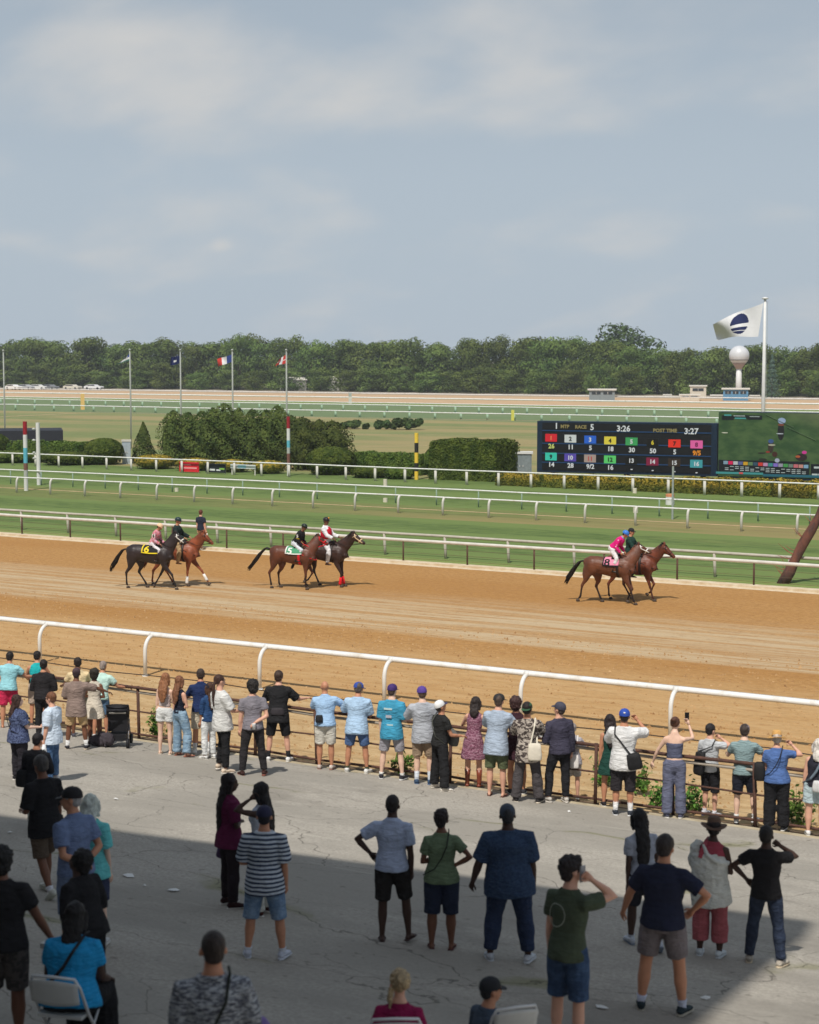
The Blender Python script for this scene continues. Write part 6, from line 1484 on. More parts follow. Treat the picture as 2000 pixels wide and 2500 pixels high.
p = P_(1990, 2040, 1801, 0, 'f', 1.12, 'fair', ('down', 'down'), 'stand', hair='bob', hc=(206, 200, 192), top_=('vest', (42, 42, 52)), bot=('shorts', (186, 204, 210), 'plain', None, .78), shoes=('shoe', (228, 228, 228)), vox=FR, label='white-haired woman in a dark vest and pale blue shorts at the right edge')
strap(p, 1, mat('strap_steel', (110, 124, 138), .8), wide=.02)
bag(p, 1, .06, -.20, .02, .11, .05, .10, mat('white_black_bag', (206, 206, 206), .8, .1), 'white and grey bag on the back of the white-haired woman', straps=False)
# ---------------------------------------------------------------- the middle of the apron
p = P_(92, 2030, 1782, 30, 'm', 1.05, 'tan', ('down', 'belly'), 'contraL', hair='short', hc=(26, 24, 26), hat='cap', hatc=(30, 30, 34), top_=('sweater', (30, 30, 34)), bot=('pants', (176, 180, 170)), shoes=('shoe', (206, 206, 200)), vox=MR, label='figure in a black cap and black jacket with pale trousers, behind the grey-haired walker')
bag(p, 1, -.24, -.05, .02, .12, .08, .15, M_BLKBAG, 'big black bag carried by the figure in the black jacket')
p = P_(112, 2184, 1838, -30, 'm', 1.05, 'brown', ('front', 'down'), 'walkR', lean=3, hair='short', hc=(74, 70, 68), top_=('bigtee', (30, 29, 31)), bot=('shorts', (96, 82, 70), 'plain', None, .98), shoes=('shoe', (206, 206, 196), (190, 190, 176)), socks=((214, 214, 220), .86), vox=MR, label='grey-haired man in a black t-shirt and brown shorts walking left')
bag(p, -1, .14, -.06, -.03, .09, .06, .11, M_BLKBAG, 'small black bag at the hip of the walking grey-haired man', straps=False)
P_(188, 2335, 1910, -42, 'm', 1.1, 'tan', ('behind', 'behind'), 'stand', lean=4, hair='crop', hc=(170, 166, 164), hat='cap', hatc=(34, 32, 34), top_=('polo', (112, 128, 162)), bot=('shorts', (110, 124, 150), 'plain', None, 1.05), shoes=('shoe', (180, 180, 180)), head=(-20, 0), vox=MR, label='old man in a black cap and dusty blue polo, hands clasped behind him')
P_(226, 2310, 1936, 10, 'f', 1.0, 'pale', ('down', 'down'), 'stand', hair='bob', hc=(200, 206, 196), top_=('loose', (110, 200, 200)), bot=('shorts', (60, 66, 90)), shoes=('shoe', (200, 200, 200)), vox=MR, label='white-haired woman in a turquoise top behind the old man')
P_(222, 2470, 2070, -40, 'm', 1.05, 'dark', ('belly', 'belly'), 'stand', lean=14, hair='curly', hc=(24, 20, 20), head=(-16, -26), top_=('jacket', (32, 31, 33)), bot=('pants', (30, 29, 31)), shoes=('shoe', (40, 40, 42)), vox=MR, label='person in a black jacket with head bowed, behind the seated woman in bright blue')
p = P_(562, 2213, 1886, 68, 'f', 1.0, 'dark', ('down', 'belly'), 'stand', hair='verylong', hc=(34, 24, 24), top_=('loose', (96, 32, 66)), bot=('pants', (38, 30, 34)), shoes=('shoe', (46, 26, 26)), vox=MR, label='woman with very long dark hair and a plum top, facing right')
b = MB(); T = p['T']; b.tube([T(-.2, -.04, -.16), T(-.23, -.05, -.30)], [(.06, .04), (.075, .05)], 8); carried(p, 'pouch', 'small purple pouch hanging beside the woman with very long hair', 'bag', b, mat('plum_pouch', (72, 52, 92), .8))
P_(640, 2232, 1906, -58, 'f', 1.0, 'dark', ('phone', 'down'), 'stand', hair='verylong', hc=(26, 22, 24), top_=('vest', (196, 202, 216)), bot=('wide', (186, 186, 178)), shoes=('shoe', (80, 46, 40)), vox=MR, label='long-haired woman in a white top and pale trousers, half behind the striped shirt')
p = P_(648, 2338, 1954, 10, 'm', 1.06, 'tan', ('belly', 'down'), 'wide', hair='crop', hc=(30, 28, 34), hat='cap', hatc=(40, 40, 66), top_=('bigtee', (196, 204, 214), 'stripe', (60, 70, 90)), bot=('shorts', (138, 160, 184), 'denim', (104, 130, 160), 1.1), shoes=('shoe', (196, 200, 212), (214, 218, 226)), socks=((214, 218, 226), .90), vox=NR, label='man in a navy cap and navy and white striped t-shirt with faded denim shorts')
p = P_(957, 2298, 1938, 6, 'm', 1.02, 'dark', ('hipout', 'down'), 'contraL', hair='crop', hc=(34, 26, 26), top_=('polo', (176, 188, 214)), bot=('shorts', (38, 35, 34), 'plain', None, 1.0), shoes=('flipflop', (66, 44, 42)), vox=NR, label='man in a pale lilac-blue polo and black shorts with one hand on his hip')
p = P_(1078, 2316, 1973, 4, 'f', 1.12, 'brown', ('belly', 'hip'), 'stand', hair='messy', hc=(38, 28, 28), top_=('tee', (112, 130, 102)), bot=('shorts', (38, 46, 66), 'plain', None, 1.12), shoes=('flipflop', (92, 50, 50)), vox=NR, label='woman in a sage green t-shirt with a thin strap, hand on hip')
strap(p, 1, mat('thin_strap_black', (36, 40, 34), .8), wide=.008)
P_(1243, 2346, 1950, 4, 'm', 1.42, 'dark', ('sidedown', 'down'), 'wide', hair='crop', hc=(46, 46, 50), hat='beanie', hatc=(62, 70, 84), top_=('bigtee', (58, 76, 102), 'print', (50, 66, 92)), bot=('pants', (46, 58, 84), 'plain', None, 1.88), shoes=('shoe', (196, 200, 206), (206, 210, 214)), vox=NR, belly=.03, label='very large man in a slate blue shirt and dark jeans, arms hanging')
p = P_(1385, 2572, 2088, 34, 'm', .98, 'fair', ('down', 'phone'), 'stand', lean=3, head=(12, -8), hair='messy', hc=(34, 26, 26), top_=('tee', (74, 84, 68)), bot=('shorts', (66, 88, 120), 'denim', (50, 68, 96), .98), shoes=('shoe', (200, 200, 200)), vox=NR, label='young man in an olive t-shirt and denim shorts holding a phone to his ear')
wr, fd = p['AJ'][1][2], p['AJ'][1][4]; b = MB(); b.box(wr + fd * .075 + Vector((-.02, .0, .0)), (.014, .07, .14)); carried(p, 'phone', 'phone held to the ear by the young man in olive', 'phone', b, mat('phone_silver', (150, 152, 158), .3), False)
T = p['T']; b = MB(); b.tube([T(-.03 + .085 * math.cos(a), -p['cd'] - .036 + .02 * abs(math.cos(a)), .33 + .10 * math.sin(a)) for a in [k * math.pi / 12 for k in range(25)]], .0035, 4, cap=False); b.build('printed_ring', mat('print_pale_grey', (150, 156, 144), .9), p['root'])
p = P_(1570, 2312, 1968, -18, 'f', 1.0, 'dark', ('down', 'down'), 'walkL', lean=4, side=-4, hair='verylong', hc=(24, 22, 24), top_=('tee', (166, 172, 186)), bot=('shorts', (40, 40, 48)), shoes=('shoe', (196, 202, 212), (120, 130, 144)), socks=((206, 210, 220), .92), vox=NR, label='long-haired person in a pale grey top walking, half hidden behind the navy shirt man')
p = P_(1616, 2470, 2031, 12, 'm', 1.16, 'tan', ('outdown', 'hipout'), 'wide', hair='short', hc=(46, 38, 36), top_=('polo', (34, 38, 58)), bot=('shorts', (122, 114, 116), 'plain', None, .86), shoes=('shoe', (44, 56, 62), (176, 170, 156)), socks=((200, 206, 226), .84), vox=NR, label='broad man in a navy polo and grey shorts seen from behind')
p = P_(1733, 2334, 1987, 12, 'f', 1.18, 'dark', ('belly', 'belly'), 'stand', hair='short', hc=(30, 22, 22), hat='fedora', hatc=(96, 74, 62), top_=('tank', (160, 70, 84)), bot=('wide', (168, 92, 98), 'plain', None, 1.72), shoes=('shoe', (206, 214, 218), (200, 206, 210)), vox=NR, label='woman in a brown felt hat, slipped white shawl and rose trousers')
# shawl
T = p['T']; g_ = MB(); wd = p['wd']
g_.tube([T(-.05, -.02, .40), T(-.03, -.02, .28), T(-.02, -.02, .10), T(0, -.01, -.08), T(.03, -.01, -.26)], [(.20, .14), (.235, .175), (.235, .175), (.25, .18), (.26, .19)], 20, w=wd)
g_.tube([T(-.17, .02, .53), T(-.20, .0, .44), T(-.22, .02, .28), T(-.20, .06, .10)], [.055, .085, .085, .05], 12)
g_.tube([T(-.10, -.10, .52), T(-.02, -.17, .40), T(.10, -.17, .33), T(.20, -.08, .31), T(.22, .04, .32)], [.022, .03, .032, .03, .025], 8)
fuse(g_, 'shawl', cloth_mat((210, 212, 206)), p['root'], .013, 2, .04, .12)
b = MB(); b.tube([T(-.055, .05, .58), T(-.07, -.06, .56), T(-.10, -.145, .46), T(-.12, -.17, .36)], [(.026, .006)] * 4, 6, w=wd); b.build('scarf', cloth_mat((168, 78, 90)), p['root'])
P_(1868, 2354, 2010, 14, 'm', 1.0, 'dark', ('hipout', 'chin'), 'wide', head=(8, -4), hair='short', hc=(24, 20, 20), top_=('tee', (26, 25, 27)), bot=('pants', (56, 66, 86), 'denim', (42, 50, 68)), shoes=('shoe', (176, 168, 156), (206, 190, 164)), vox=NR, label='slim man in a black t-shirt and blue jeans with a hand at his face')
# ---------------------------------------------------------------- nearest people and chairs at the bottom edge
M_CHW = mat('chair_white_plastic', (196, 196, 192), .45, .06, 4, .05); M_CHF = mat('chair_white_frame', (206, 206, 206), .35, .05, 4, .02, metal=.2)
def chair(P, rz, label, S=1.0):
    rt = empty('folding_chair', tuple(P), rz); tag(rt, label, 'chair', 'white folding chairs'); rt.scale = (S,) * 3
    b = MB(); n = 12; vs = []
    for (y, th) in ((.195, 0), (.215, 1)):
        for k in range(n * 2):
            pass
    # back panel: rounded, slightly curved
    b = MB(); nx, nz = 10, 6; fr, bk = [], []
    for j in range(nz + 1):
        for i in range(nx + 1):
            u, v = i / nx * 2 - 1, j / nz * 2 - 1; x = .215 * u; z = .70 + .115 * v * (1 - .25 * u * u * (1 if v > 0 else .6)); y = -.215 + .035 * (1 - u * u) * -1 - (z - .45) * .22
            fr.append((x, y, z)); bk.append((x, y - .014, z))
    vs = fr + bk; m_ = (nx + 1) * (nz + 1); fs = []
    for j in range(nz):
        for i in range(nx):
            k = j * (nx + 1) + i; fs.append((k, k + 1, k + nx + 2, k + nx + 1)); fs.append((m_ + k, m_ + k + nx + 1, m_ + k + nx + 2, m_ + k + 1))
    ring = [j for j in range(nx + 1)] + [nx + (nx + 1) * j for j in range(1, nz + 1)] + [nz * (nx + 1) + i for i in range(nx - 1, -1, -1)] + [(nx + 1) * j for j in range(nz - 1, 0, -1)]
    for a, c_ in zip(ring, ring[1:] + ring[:1]): fs.append((a, m_ + a, m_ + c_, c_))
    b.add(vs, fs); b.build('backrest', M_CHW, rt, True)
    b = MB(); b.tube([(-.225, .24, .02), (-.225, -.10, .46), (-.225, -.26, .74), (-.19, -.29, .825), (0, -.31, .838), (.19, -.29, .825), (.225, -.26, .74), (.225, -.10, .46), (.225, .24, .02)], .0135, 8); b.build('front_frame', M_CHF, rt, True)
    b = MB(); b.tube([(-.205, -.28, .02), (-.205, .16, .46)], .012, 8); b.tube([(.205, -.28, .02), (.205, .16, .46)], .012, 8); b.tube([(-.205, -.18, .13), (.205, -.18, .13)], .010, 6); b.build('rear_frame', M_CHF, rt, True)
    b = MB(); b.box((0, .01, .455), (.40, .40, .028)); b.build('seat', M_CHW, rt)
    return rt
def place(px, top, d, zoff):
    """a point on the apron in column px at distance d"""
    r = ray(px, 870); h = Vector((r.x, r.y, 0)); f = Vector((-math.sin(YAW), math.cos(YAW), 0)); p = h * (d / h.dot(f)); p.z = zap(p.y); return p
def azi(P): return math.atan2(-P.x, P.y)
def zat(px, py, P): q = ray(px, py); return CAMZ + q.z * math.hypot(P.x, P.y) / math.hypot(q.x, q.y)
# seated woman in bright blue
P = ap(172, 2590); d0 = proj(P)[2]
ch = chair(P, azi(P) - R(26), 'white folding chair under the seated woman in bright blue', 1.05)
p = P_(0, 0, 0, base=P + Vector((math.sin(-(azi(P) - R(26))) * .02, .02, 0)), H=1.76, hipz=.56, face=26, sex='f', w=1.55, skin_='dark', arms=('forward', 'forward'), legs='sit', lean=16, hair='long', hc=(24, 20, 20), top_=('tee', (36, 142, 196), 'finestripe', (44, 150, 204)), bot=('wide', (26, 26, 28)), shoes=('shoe', (190, 196, 220)), socks=((120, 140, 180), .75), vox=NR, label='seated heavy woman in a bright blue t-shirt with a black strap across her back')
strap(p, 1, M_BLKBAG, wide=.016)
# man with his arm down to the chair at the left edge
P = place(-22, 0, proj(ap(30, 2590))[2], 0)
p = P_(0, 0, 0, base=P, H=1.80, face=18, w=1.18, skin_='brown', arms=('photo', 'chairback'), lean=4, hair='curly', hc=(28, 26, 26), top_=('tee', (34, 33, 35)), bot=('shorts', (86, 80, 76), 'bold', (64, 60, 58), 1.0), shoes=('shoe', (170, 170, 170)), vox=NR, label='man in a dark t-shirt at the left edge reaching down to the chair')
wr = p['AJ'][-1][2]; b = MB(); b.lathe([(.034, -.12), (.036, -.11), (.036, .06), (.030, .09), (.018, .10), (.018, .13)], 14, wr + Vector((.04, .08, .02))); o = carried(p, 'water_bottle', 'bright blue water bottle beside the head of the man at the left edge', 'bottle', b, mat('bottle_blue', (20, 140, 214), .35, .04))
P = ap(104, 2555)
b = MB(); b.box((0, 0, 0), (.34, .10, .05)); o = b.build('box', M_OFFW); q = p['AJ'][1][2]; o.location = p['root'].location + Matrix.Rotation(p['rz'], 3, 'Z') @ (q * p['S']) + Vector((.05, .05, -.08)); o.rotation_euler.z = p['rz'] - .2; tag(o, 'small white box gripped over the chair back by the man at the left edge', 'box')
# man in grey marl with a strap
P = place(500, 0, 12.0, 0)
hz_ = zat(500, 2276, P)
p = P_(0, 0, 0, base=P, H=hz_ - P.z, face=2, w=1.12, skin_='tan', arms=('down', 'belly'), hair='crop', hc=(50, 40, 36), top_=('sweater', (176, 180, 184), 'marl', (84, 86, 96)), bot=('pants', (60, 60, 70)), shoes=('shoe', (120, 120, 120)), vox=NR, label='man in a grey marl sweater with a thin dark strap, bottom edge')
strap(p, 1, mat('thin_strap_black', (36, 40, 34), .8), wide=.010)
b = MB(); b.ell((0, 0, 0), (.11, .09, .09)); o = b.build('pouch', mat('lilac_pouch', (116, 96, 150), .7, .1), None, True); o.location = at_y(628, 2508, P.y + .55); tag(o, 'lilac pouch held beside the man in grey marl, cut by the bottom edge', 'bag')
# seated pair
P = place(962, 0, 14.2, 0); r_ = azi(P)
chair(P, r_ + R(2), 'white folding chair under the blonde woman in magenta, only its top rim in view')
sz = zat(962, 2366, P) - P.z
p = P_(0, 0, 0, base=P + Vector((0, .05, 0)), H=1.68, hipz=sz - .865 * 1.68 / 1.75, face=-2, sex='f', w=1.05, skin_='fair', arms=('belly', 'belly'), legs='sit', hair='updo', hc=(172, 150, 116), top_=('tee', (136, 28, 74)), bot=('pants', (60, 50, 60)), shoes=('shoe', (120, 120, 120)), vox=NR, label='blonde woman with pinned-up hair and a magenta top, seated at the bottom edge')
P = place(1196, 0, 14.9, 0); r_ = azi(P)
chair(P + Vector((.16, .02, .0)), r_ + R(22), 'white folding chair turned away to the left under the person in the black cap', .95)
sz = zat(1196, 2382, P) - P.z
p = P_(0, 0, 0, base=P + Vector((-.02, .0, 0)), H=1.66, hipz=sz - .865 * 1.66 / 1.75, face=58, w=1.0, skin_='tan', arms=('belly', 'belly'), legs='sit', lean=6, hair='crop', hc=(30, 28, 30), hat='cap', hatc=(30, 31, 36), top_=('tee', (72, 84, 100)), bot=('pants', (34, 36, 44)), shoes=('shoe', (120, 120, 120)), vox=NR, label='seated person in a black cap facing right at the bottom edge')
# the man on the turf side of the rails
P_(492, 1342, 1245, 40, 'm', 1.0, 'fair', ('down', 'down'), 'walkL', hair='short', hc=(96, 52, 40), top_=('tee', (40, 44, 60)), bot=('pants', (188, 160, 128)), shoes=('shoe', (120, 90, 70)), vox=.03, at='track', H=1.76, label='red-haired man in a dark t-shirt and tan trousers walking beyond the far rails')
# ================================================================ HORSES AND RIDERS
def coat(name, body, points, z0=.35, z1=.75, belly=None):
    g = NT(name, .48, .42)
    s = g.sep(); n = g.noise(g.co, 2.6, 4, .6); f = g.noise(g.map((1, 1, 1)), 14, 3, .6)
    c = g.mix(g.rng(n, .3, .7), srgb(tuple(v * .82 for v in body)), srgb(tuple(min(255, v * 1.12) for v in body)))
    z = g.math('ADD', s[2], g.math('MULTIPLY', n, .22))
    c = g.mix(g.rng(z, z0 + .1, z1 + .1, 1, 0), c, srgb(points))
    g.bump(g.noise(g.co, 7, 3, .6), .35, .03)
    return g.color(c)
M_HOOF = mat('hoof_horn', (72, 60, 52), .7, .2); M_TACK = mat('tack_dark_leather', (42, 30, 26), .5, .15)
def horse(P, rot, S, label, cm, manec, legs, neck=(.86, 2.06), muzzle=(1.22, 1.74), tail='down', bridle=M_TACK, cloth=None, bandages=None, girth=M_TACK, saddle=True, noseband=None, headx=0.0, star=False):
    """legs: FR, FL, HR, HL -> joints (y, z) elbow/stifle, knee/hock, fetlock, hoof"""
    b = MB()
    TRK = [(-.80, 1.26, .07, .12), (-.74, 1.28, .17, .21), (-.60, 1.31, .245, .265), (-.40, 1.30, .265, .28), (-.15, 1.26, .255, .285), (.10, 1.235, .27, .315), (.30, 1.235, .26, .33), (.48, 1.25, .225, .325), (.62, 1.25, .185, .275), (.73, 1.24, .12, .19), (.78, 1.23, .05, .10)]
    b.tube([(0, y, z) for y, z, _, _ in TRK], [(rw, rh * 1.07) for _, _, rw, rh in TRK], 18, w=(1, 0, 0))
    b.ell((0, .30, 1.50), (.08, .22, .12))                       # withers
    for s in (-1, 1):
        b.ell((s * .13, -.52, 1.24), (.15, .24, .30)); b.ell((s * .14, .50, 1.16), (.11, .17, .26)); b.ell((s * .07, .72, 1.16), (.08, .08, .11))
    ny, nz = neck; m1 = Vector((headx * .35, (.52 + ny) / 2 + .06, (1.46 + nz) / 2 - .02))
    b.tube([(0, .42, 1.36), (0, .60, 1.46), m1, (headx * .7, ny - .04, nz - .08), (headx * .8, ny, nz - .02)], [(.17, .31), (.135, .26), (.098, .195), (.078, .145), (.068, .10)], 14, w=(1, 0, 0))
    H0 = Vector((headx * .8, ny, nz - .05)); H1 = Vector((headx * 1.25, *muzzle)); hd = (H1 - H0); hn = hd.normalized(); L_ = hd.length; dn = Vector((0, -hn.z, hn.y)); dn = -dn if dn.z > 0 else dn
    def HP(t, o=0): return H0 + hd * t + dn * o
    b.tube([HP(-.06, .02), HP(.05, .03), HP(.25, .055), HP(.42, .045), HP(.62, .028), HP(.82, .018), HP(.95, .02), HP(1.02, .02)], [(.055, .055), (.086, .096), (.092, .128), (.080, .108), (.058, .078), (.056, .066), (.058, .062), (.034, .034)], 12, w=(1, 0, 0))
    for s in (-1, 1):
        b.ell(HP(.22, .0) + Vector((s * .072, 0, 0)), (.018, .03, .03)); b.ell(HP(.96, .02) + Vector((s * .03, 0, .01)), (.024, .03, .025))
        e0 = HP(-.03, -.045) + Vector((s * .045, 0, 0)); ed = (-hn * .65 + Vector((0, 0, .9))).normalized()
        b.tube([e0, e0 + ed * .05, e0 + ed * .10, e0 + ed * .15], [.022, .030, .024, .005], 6)
    JL = {}
    for key, js in legs.items():
        s = 1 if key[1] == 'R' else -1; fx = s * .15
        (a, k, f, h) = [Vector((fx * (1.0 if i < 1 else .92), y, z)) for i, (y, z) in enumerate(js)]
        fdir = (h - f).normalized()
        if key[0] == 'F':
            b.tube([(fx * .85, .50, 1.22), (fx * .95, .50, 1.02), a, a * .45 + k * .55, k + (a - k).normalized() * .05, k, k + (f - k).normalized() * .07, f * .5 + k * .5, f + (k - f).normalized() * .03, f, f * .4 + h * .6], [(.10, .17), (.085, .14), (.065, .095), (.045, .058), (.040, .044), (.043, .048), (.030, .034), (.026, .030), (.028, .034), (.033, .040), (.030, .034)], 10, w=(1, 0, 0))
        else:
            b.tube([(fx * .75, -.54, 1.26), (fx * .9, (-.54 + a.y) / 2 - .03, 1.08), a + Vector((0, -.03, .02)), a * .5 + k * .5 + Vector((0, .02, 0)), k + (a - k).normalized() * .06, k, k + (f - k).normalized() * .08, f * .5 + k * .5, f + (k - f).normalized() * .03, f, f * .4 + h * .6], [(.12, .24), (.11, .20), (.085, .145), (.055, .075), (.038, .055), (.042, .055), (.031, .037), (.027, .032), (.029, .036), (.034, .042), (.031, .035)], 10, w=(1, 0, 0))
        JL[key] = (a, k, f, h)
    rt = fuse(b, 'horse', cm, None, .020, 3); rt.location = P; rt.rotation_euler.z = rot; rt.scale = (S * 1.06, S * 1.12, S)
    tag(rt, label, 'horse')
    for key, (a, k, f, h) in JL.items():
        b = MB(); d = (h - f).normalized(); up_ = Vector((0, 0, 1)) if h.z < .06 else -d
        base = Vector((h.x, h.y + .01, max(h.z - .03, .0))) if h.z < .06 else h + d * .03
        b.tube([base, base + up_ * .03 , base + up_ * .075 - Vector((0, .012, 0))], [(.056, .066), (.052, .060), (.040, .046)], 10, w=(1, 0, 0)); b.build('hoof', M_HOOF, rt, True)
        if bandages and key in bandages[0]:
            b = MB(); u_ = (k - f).normalized(); b.tube([f - u_ * .05, f, f + u_ * .10, f + u_ * .22], [(.044, .05), (.048, .055), (.042, .048), (.040, .045)], 12, w=(1, 0, 0)); b.build('leg_bandage', bandages[1], rt, True)
    # mane and forelock, tail
    b = MB(); rnd = random.Random(int(P.x * 7) % 997)
    N_ = 26
    for i in range(N_):
        t = i / (N_ - 1); y = .44 + (ny - .44) * t; z = 1.60 + (nz + .06 - 1.60) * t - .07 * math.sin(t * math.pi)
        hx = headx * .8 * t
        for q in range(3):
            l_ = rnd.uniform(.12, .22); b.tube([(hx - .01, y, z - .03), (hx + .03 + rnd.uniform(-.02, .03), y - .03 - rnd.uniform(0, .05), z + .02), (hx + .07 + rnd.uniform(-.03, .02), y - .07 - rnd.uniform(-.03, .06), z - l_)], [.018, .016, .004], 5)
    for q in range(4): b.tube([HP(-.06, -.05), HP(.05, -.07) + Vector((rnd.uniform(-.02, .02), 0, 0)), HP(.22, -.06) + Vector((rnd.uniform(-.03, .03), 0, 0))], [.02, .018, .004], 5)
    b.build('mane', manec, rt, True)
    b = MB()
    tp = {'down': [(-.78, 1.40), (-.90, 1.36), (-.99, 1.15), (-1.06, .90), (-1.16, .66)], 'out': [(-.78, 1.42), (-.95, 1.38), (-1.12, 1.14), (-1.26, .86), (-1.40, .62)], 'raised': [(-.78, 1.43), (-.98, 1.47), (-1.16, 1.28), (-1.34, .98), (-1.60, .66)]}[tail]
    rr = [.035, .06, .085, .075, .02]
    for i in range(26):
        a = rnd.uniform(0, 6.28); q = rnd.random() ** .6
        pts = []
        for j, ((y, z), r) in enumerate(zip(tp, rr)):
            e = r * q; pts.append((math.cos(a) * e * .7, y + math.sin(a) * e + (rnd.uniform(-.05, .05) if j > 2 else 0), z + math.sin(a) * e * .5 + (rnd.uniform(-.08, .06) if j == 4 else 0)))
        b.tube(pts, [.02, .024, .026, .020, .004], 6)
    b.build('tail', manec, rt, True)
    for s in (-1, 1):
        b = MB(); b.ell(HP(.22, .0) + Vector((s * .084, 0, 0)), (.010, .018, .016)); b.build('eye', mat('horse_eye', (16, 12, 10), .15), rt, True)
    if star:
        b = MB(); b.ell(HP(.18, -.07), (.03, .03, .05)); b.build('star_marking', mat('white_blaze', (214, 204, 194), .7), rt, True)
    # bridle
    def ringat(t, rx, ry, r, m, name, tilt=0):
        b = MB(); c = HP(t, .02 + .02 * (1 - t)); pts = []
        for k in range(17):
            a = 2 * math.pi * k / 16; pts.append(c + Vector((1, 0, 0)) * rx * math.cos(a) + (dn + hn * tilt) * ry * math.sin(a))
        b.tube(pts, r, 5, cap=False); b.build(name, m, rt, True)
    nb = noseband or bridle; wide = .024 if noseband else .010
    ringat(.62, .060, .078, wide, nb, 'noseband'); ringat(.10, .085, .10, .010, bridle if not noseband else nb, 'browband', -.3); ringat(.86, .058, .064, .007, bridle, 'bit_strap')
    for s in (-1, 1):
        b = MB(); b.tube([HP(.02, -.06) + Vector((s * .07, 0, 0)), HP(.22, .03) + Vector((s * .094, 0, 0)), HP(.62, .03) + Vector((s * .062, 0, 0)), HP(.86, .03) + Vector((s * .058, 0, 0))], .010 if not noseband else .020, 5); b.build('cheek_strap', nb, rt, True)
    for s in (-1, 1):
        b = MB(); b.tube([HP(.88, .04) + Vector((s * .06, 0, 0)), Vector((s * .16 + headx * .5, (ny + .4) / 2 + .08, (nz + 1.5) / 2 - .22)), Vector((s * .12, .36, 1.72)), (s * .05, .28, 1.80)], .018 if bridle is not M_TACK else .009, 5); b.build('rein', bridle, rt, True)
    # breastplate
    for s in (-1, 1):
        b = MB(); b.tube([(s * .24, .30, 1.36), (s * .21, .55, 1.22), (s * .10, .80, 1.12), (0, .83, 1.10)], .014, 5); b.build('breast_strap', bridle if bridle is not M_TACK else M_TACK, rt, True)
    # girth, saddle
    def bp(y, th, off):
        for a, c_ in zip(TRK, TRK[1:]):
            if a[0] <= y <= c_[0]:
                t = (y - a[0]) / (c_[0] - a[0]); z, rw, rh = [a[i] + (c_[i] - a[i]) * t for i in (1, 2, 3)]
                top = .06 * math.exp(-((y - .30) / .16) ** 2) * max(0, math.cos(th)) ** 4
                return Vector(((rw + off) * math.sin(th), y, z + (rh + off + top) * math.cos(th)))
        return Vector((0, y, 1.5))
    def patch_(name, y0, y1, t0, t1, off, th_, m, ny_=8, nt_=14, parent=None):
        b = MB(); vs = []
        for o_ in (off, off + th_):
            for j in range(nt_ + 1):
                for i in range(ny_ + 1): vs.append(bp(y0 + (y1 - y0) * i / ny_, t0 + (t1 - t0) * j / nt_, o_))
        M0 = (ny_ + 1) * (nt_ + 1); fs = []
        for j in range(nt_):
            for i in range(ny_):
                k = j * (ny_ + 1) + i; fs.append((M0 + k, M0 + k + 1, M0 + k + ny_ + 2, M0 + k + ny_ + 1)); fs.append((k, k + ny_ + 1, k + ny_ + 2, k + 1))
        ring = [i for i in range(ny_ + 1)] + [ny_ + (ny_ + 1) * j for j in range(1, nt_ + 1)] + [nt_ * (ny_ + 1) + i for i in range(ny_ - 1, -1, -1)] + [(ny_ + 1) * j for j in range(nt_ - 1, 0, -1)]
        for a, c_ in zip(ring, ring[1:] + ring[:1]): fs.append((a, c_, M0 + c_, M0 + a))
        b.add(vs, fs); return b.build(name, m, rt if parent is None else parent, True)
    patch_('girth', .26, .34, R(-178), R(178), .012, .012, girth, 3, 30)
    if saddle: patch_('saddle', .10, .36, R(-36), R(36), .045, .035, M_TACK, 8, 14)
    if cloth:
        y0, y1, tb_ = cloth['span']; cl = patch_('saddle_cloth', y0, y1, R(-tb_), R(tb_), .022, .012, cloth['m'])
        if 'border' in cloth:
            for (a0, a1, t0, t1) in ((y0 - .004, y0 + .035, -tb_, tb_), (y0, y1, tb_ - 6, tb_ + .6), (y0, y1, -tb_ - .6, -tb_ + 6)): patch_('border_stripe', a0, a1, R(t0), R(t1), .0345, .004, cloth['border'], 6, 10, cl)
        for (txt, cy, ct, hh, mm, nm) in cloth['text']:
            cu = bpy.data.curves.new(nm, 'FONT'); cu.body = txt; cu.size = hh * 1.38; cu.align_x = 'CENTER'; cu.offset = hh * .035; cu.resolution_u = 3; cu.materials.append(mm)
            t_ = bpy.data.objects.new(nm, cu); COL.objects.link(t_); t_.parent = cl; TEXTS.append(t_)
            def wrap(me, o, cy=cy, ct=ct, hh=hh):
                bm = bmesh.new(); bm.from_mesh(me); bmesh.ops.subdivide_edges(bm, edges=[e for e in bm.edges if e.calc_length() > .05], cuts=2); bmesh.ops.triangulate(bm, faces=bm.faces); bm.to_mesh(me); bm.free()
                for v in me.vertices:
                    v.co = bp(cy + v.co.x, R(ct) - (v.co.y - hh / 2) / .33, .042)
            TEXT_WRAP.append((t_, wrap))
    return dict(root=rt, bp=bp, patch=patch_, HP=HP, dn=dn, hn=hn)
L8 = {'HR': [(-.66, .92), (-.83, .58), (-.88, .20), (-.97, .06)], 'HL': [(-.38, .86), (-.46, .53), (-.33, .17), (-.27, .035)], 'FR': [(.56, .84), (.70, .50), (.79, .15), (.85, .035)], 'FL': [(.54, .82), (.68, .50), (.56, .20), (.53, .06)]}
LP8 = {'FR': [(.53, .86), (.62, .50), (.70, .15), (.76, .035)], 'FL': [(.50, .86), (.68, .58), (.58, .30), (.46, .20)], 'HR': [(-.50, .92), (-.72, .54), (-.70, .17), (-.65, .035)], 'HL': [(-.30, .88), (-.30, .52), (-.12, .17), (-.05, .035)]}
L5 = {'HR': [(-.60, .92), (-.80, .58), (-.74, .20), (-.72, .035)], 'HL': [(-.42, .86), (-.58, .54), (-.56, .17), (-.50, .035)], 'FR': [(.50, .86), (.50, .50), (.50, .15), (.54, .035)], 'FL': [(.50, .86), (.64, .60), (.48, .34), (.36, .26)]}
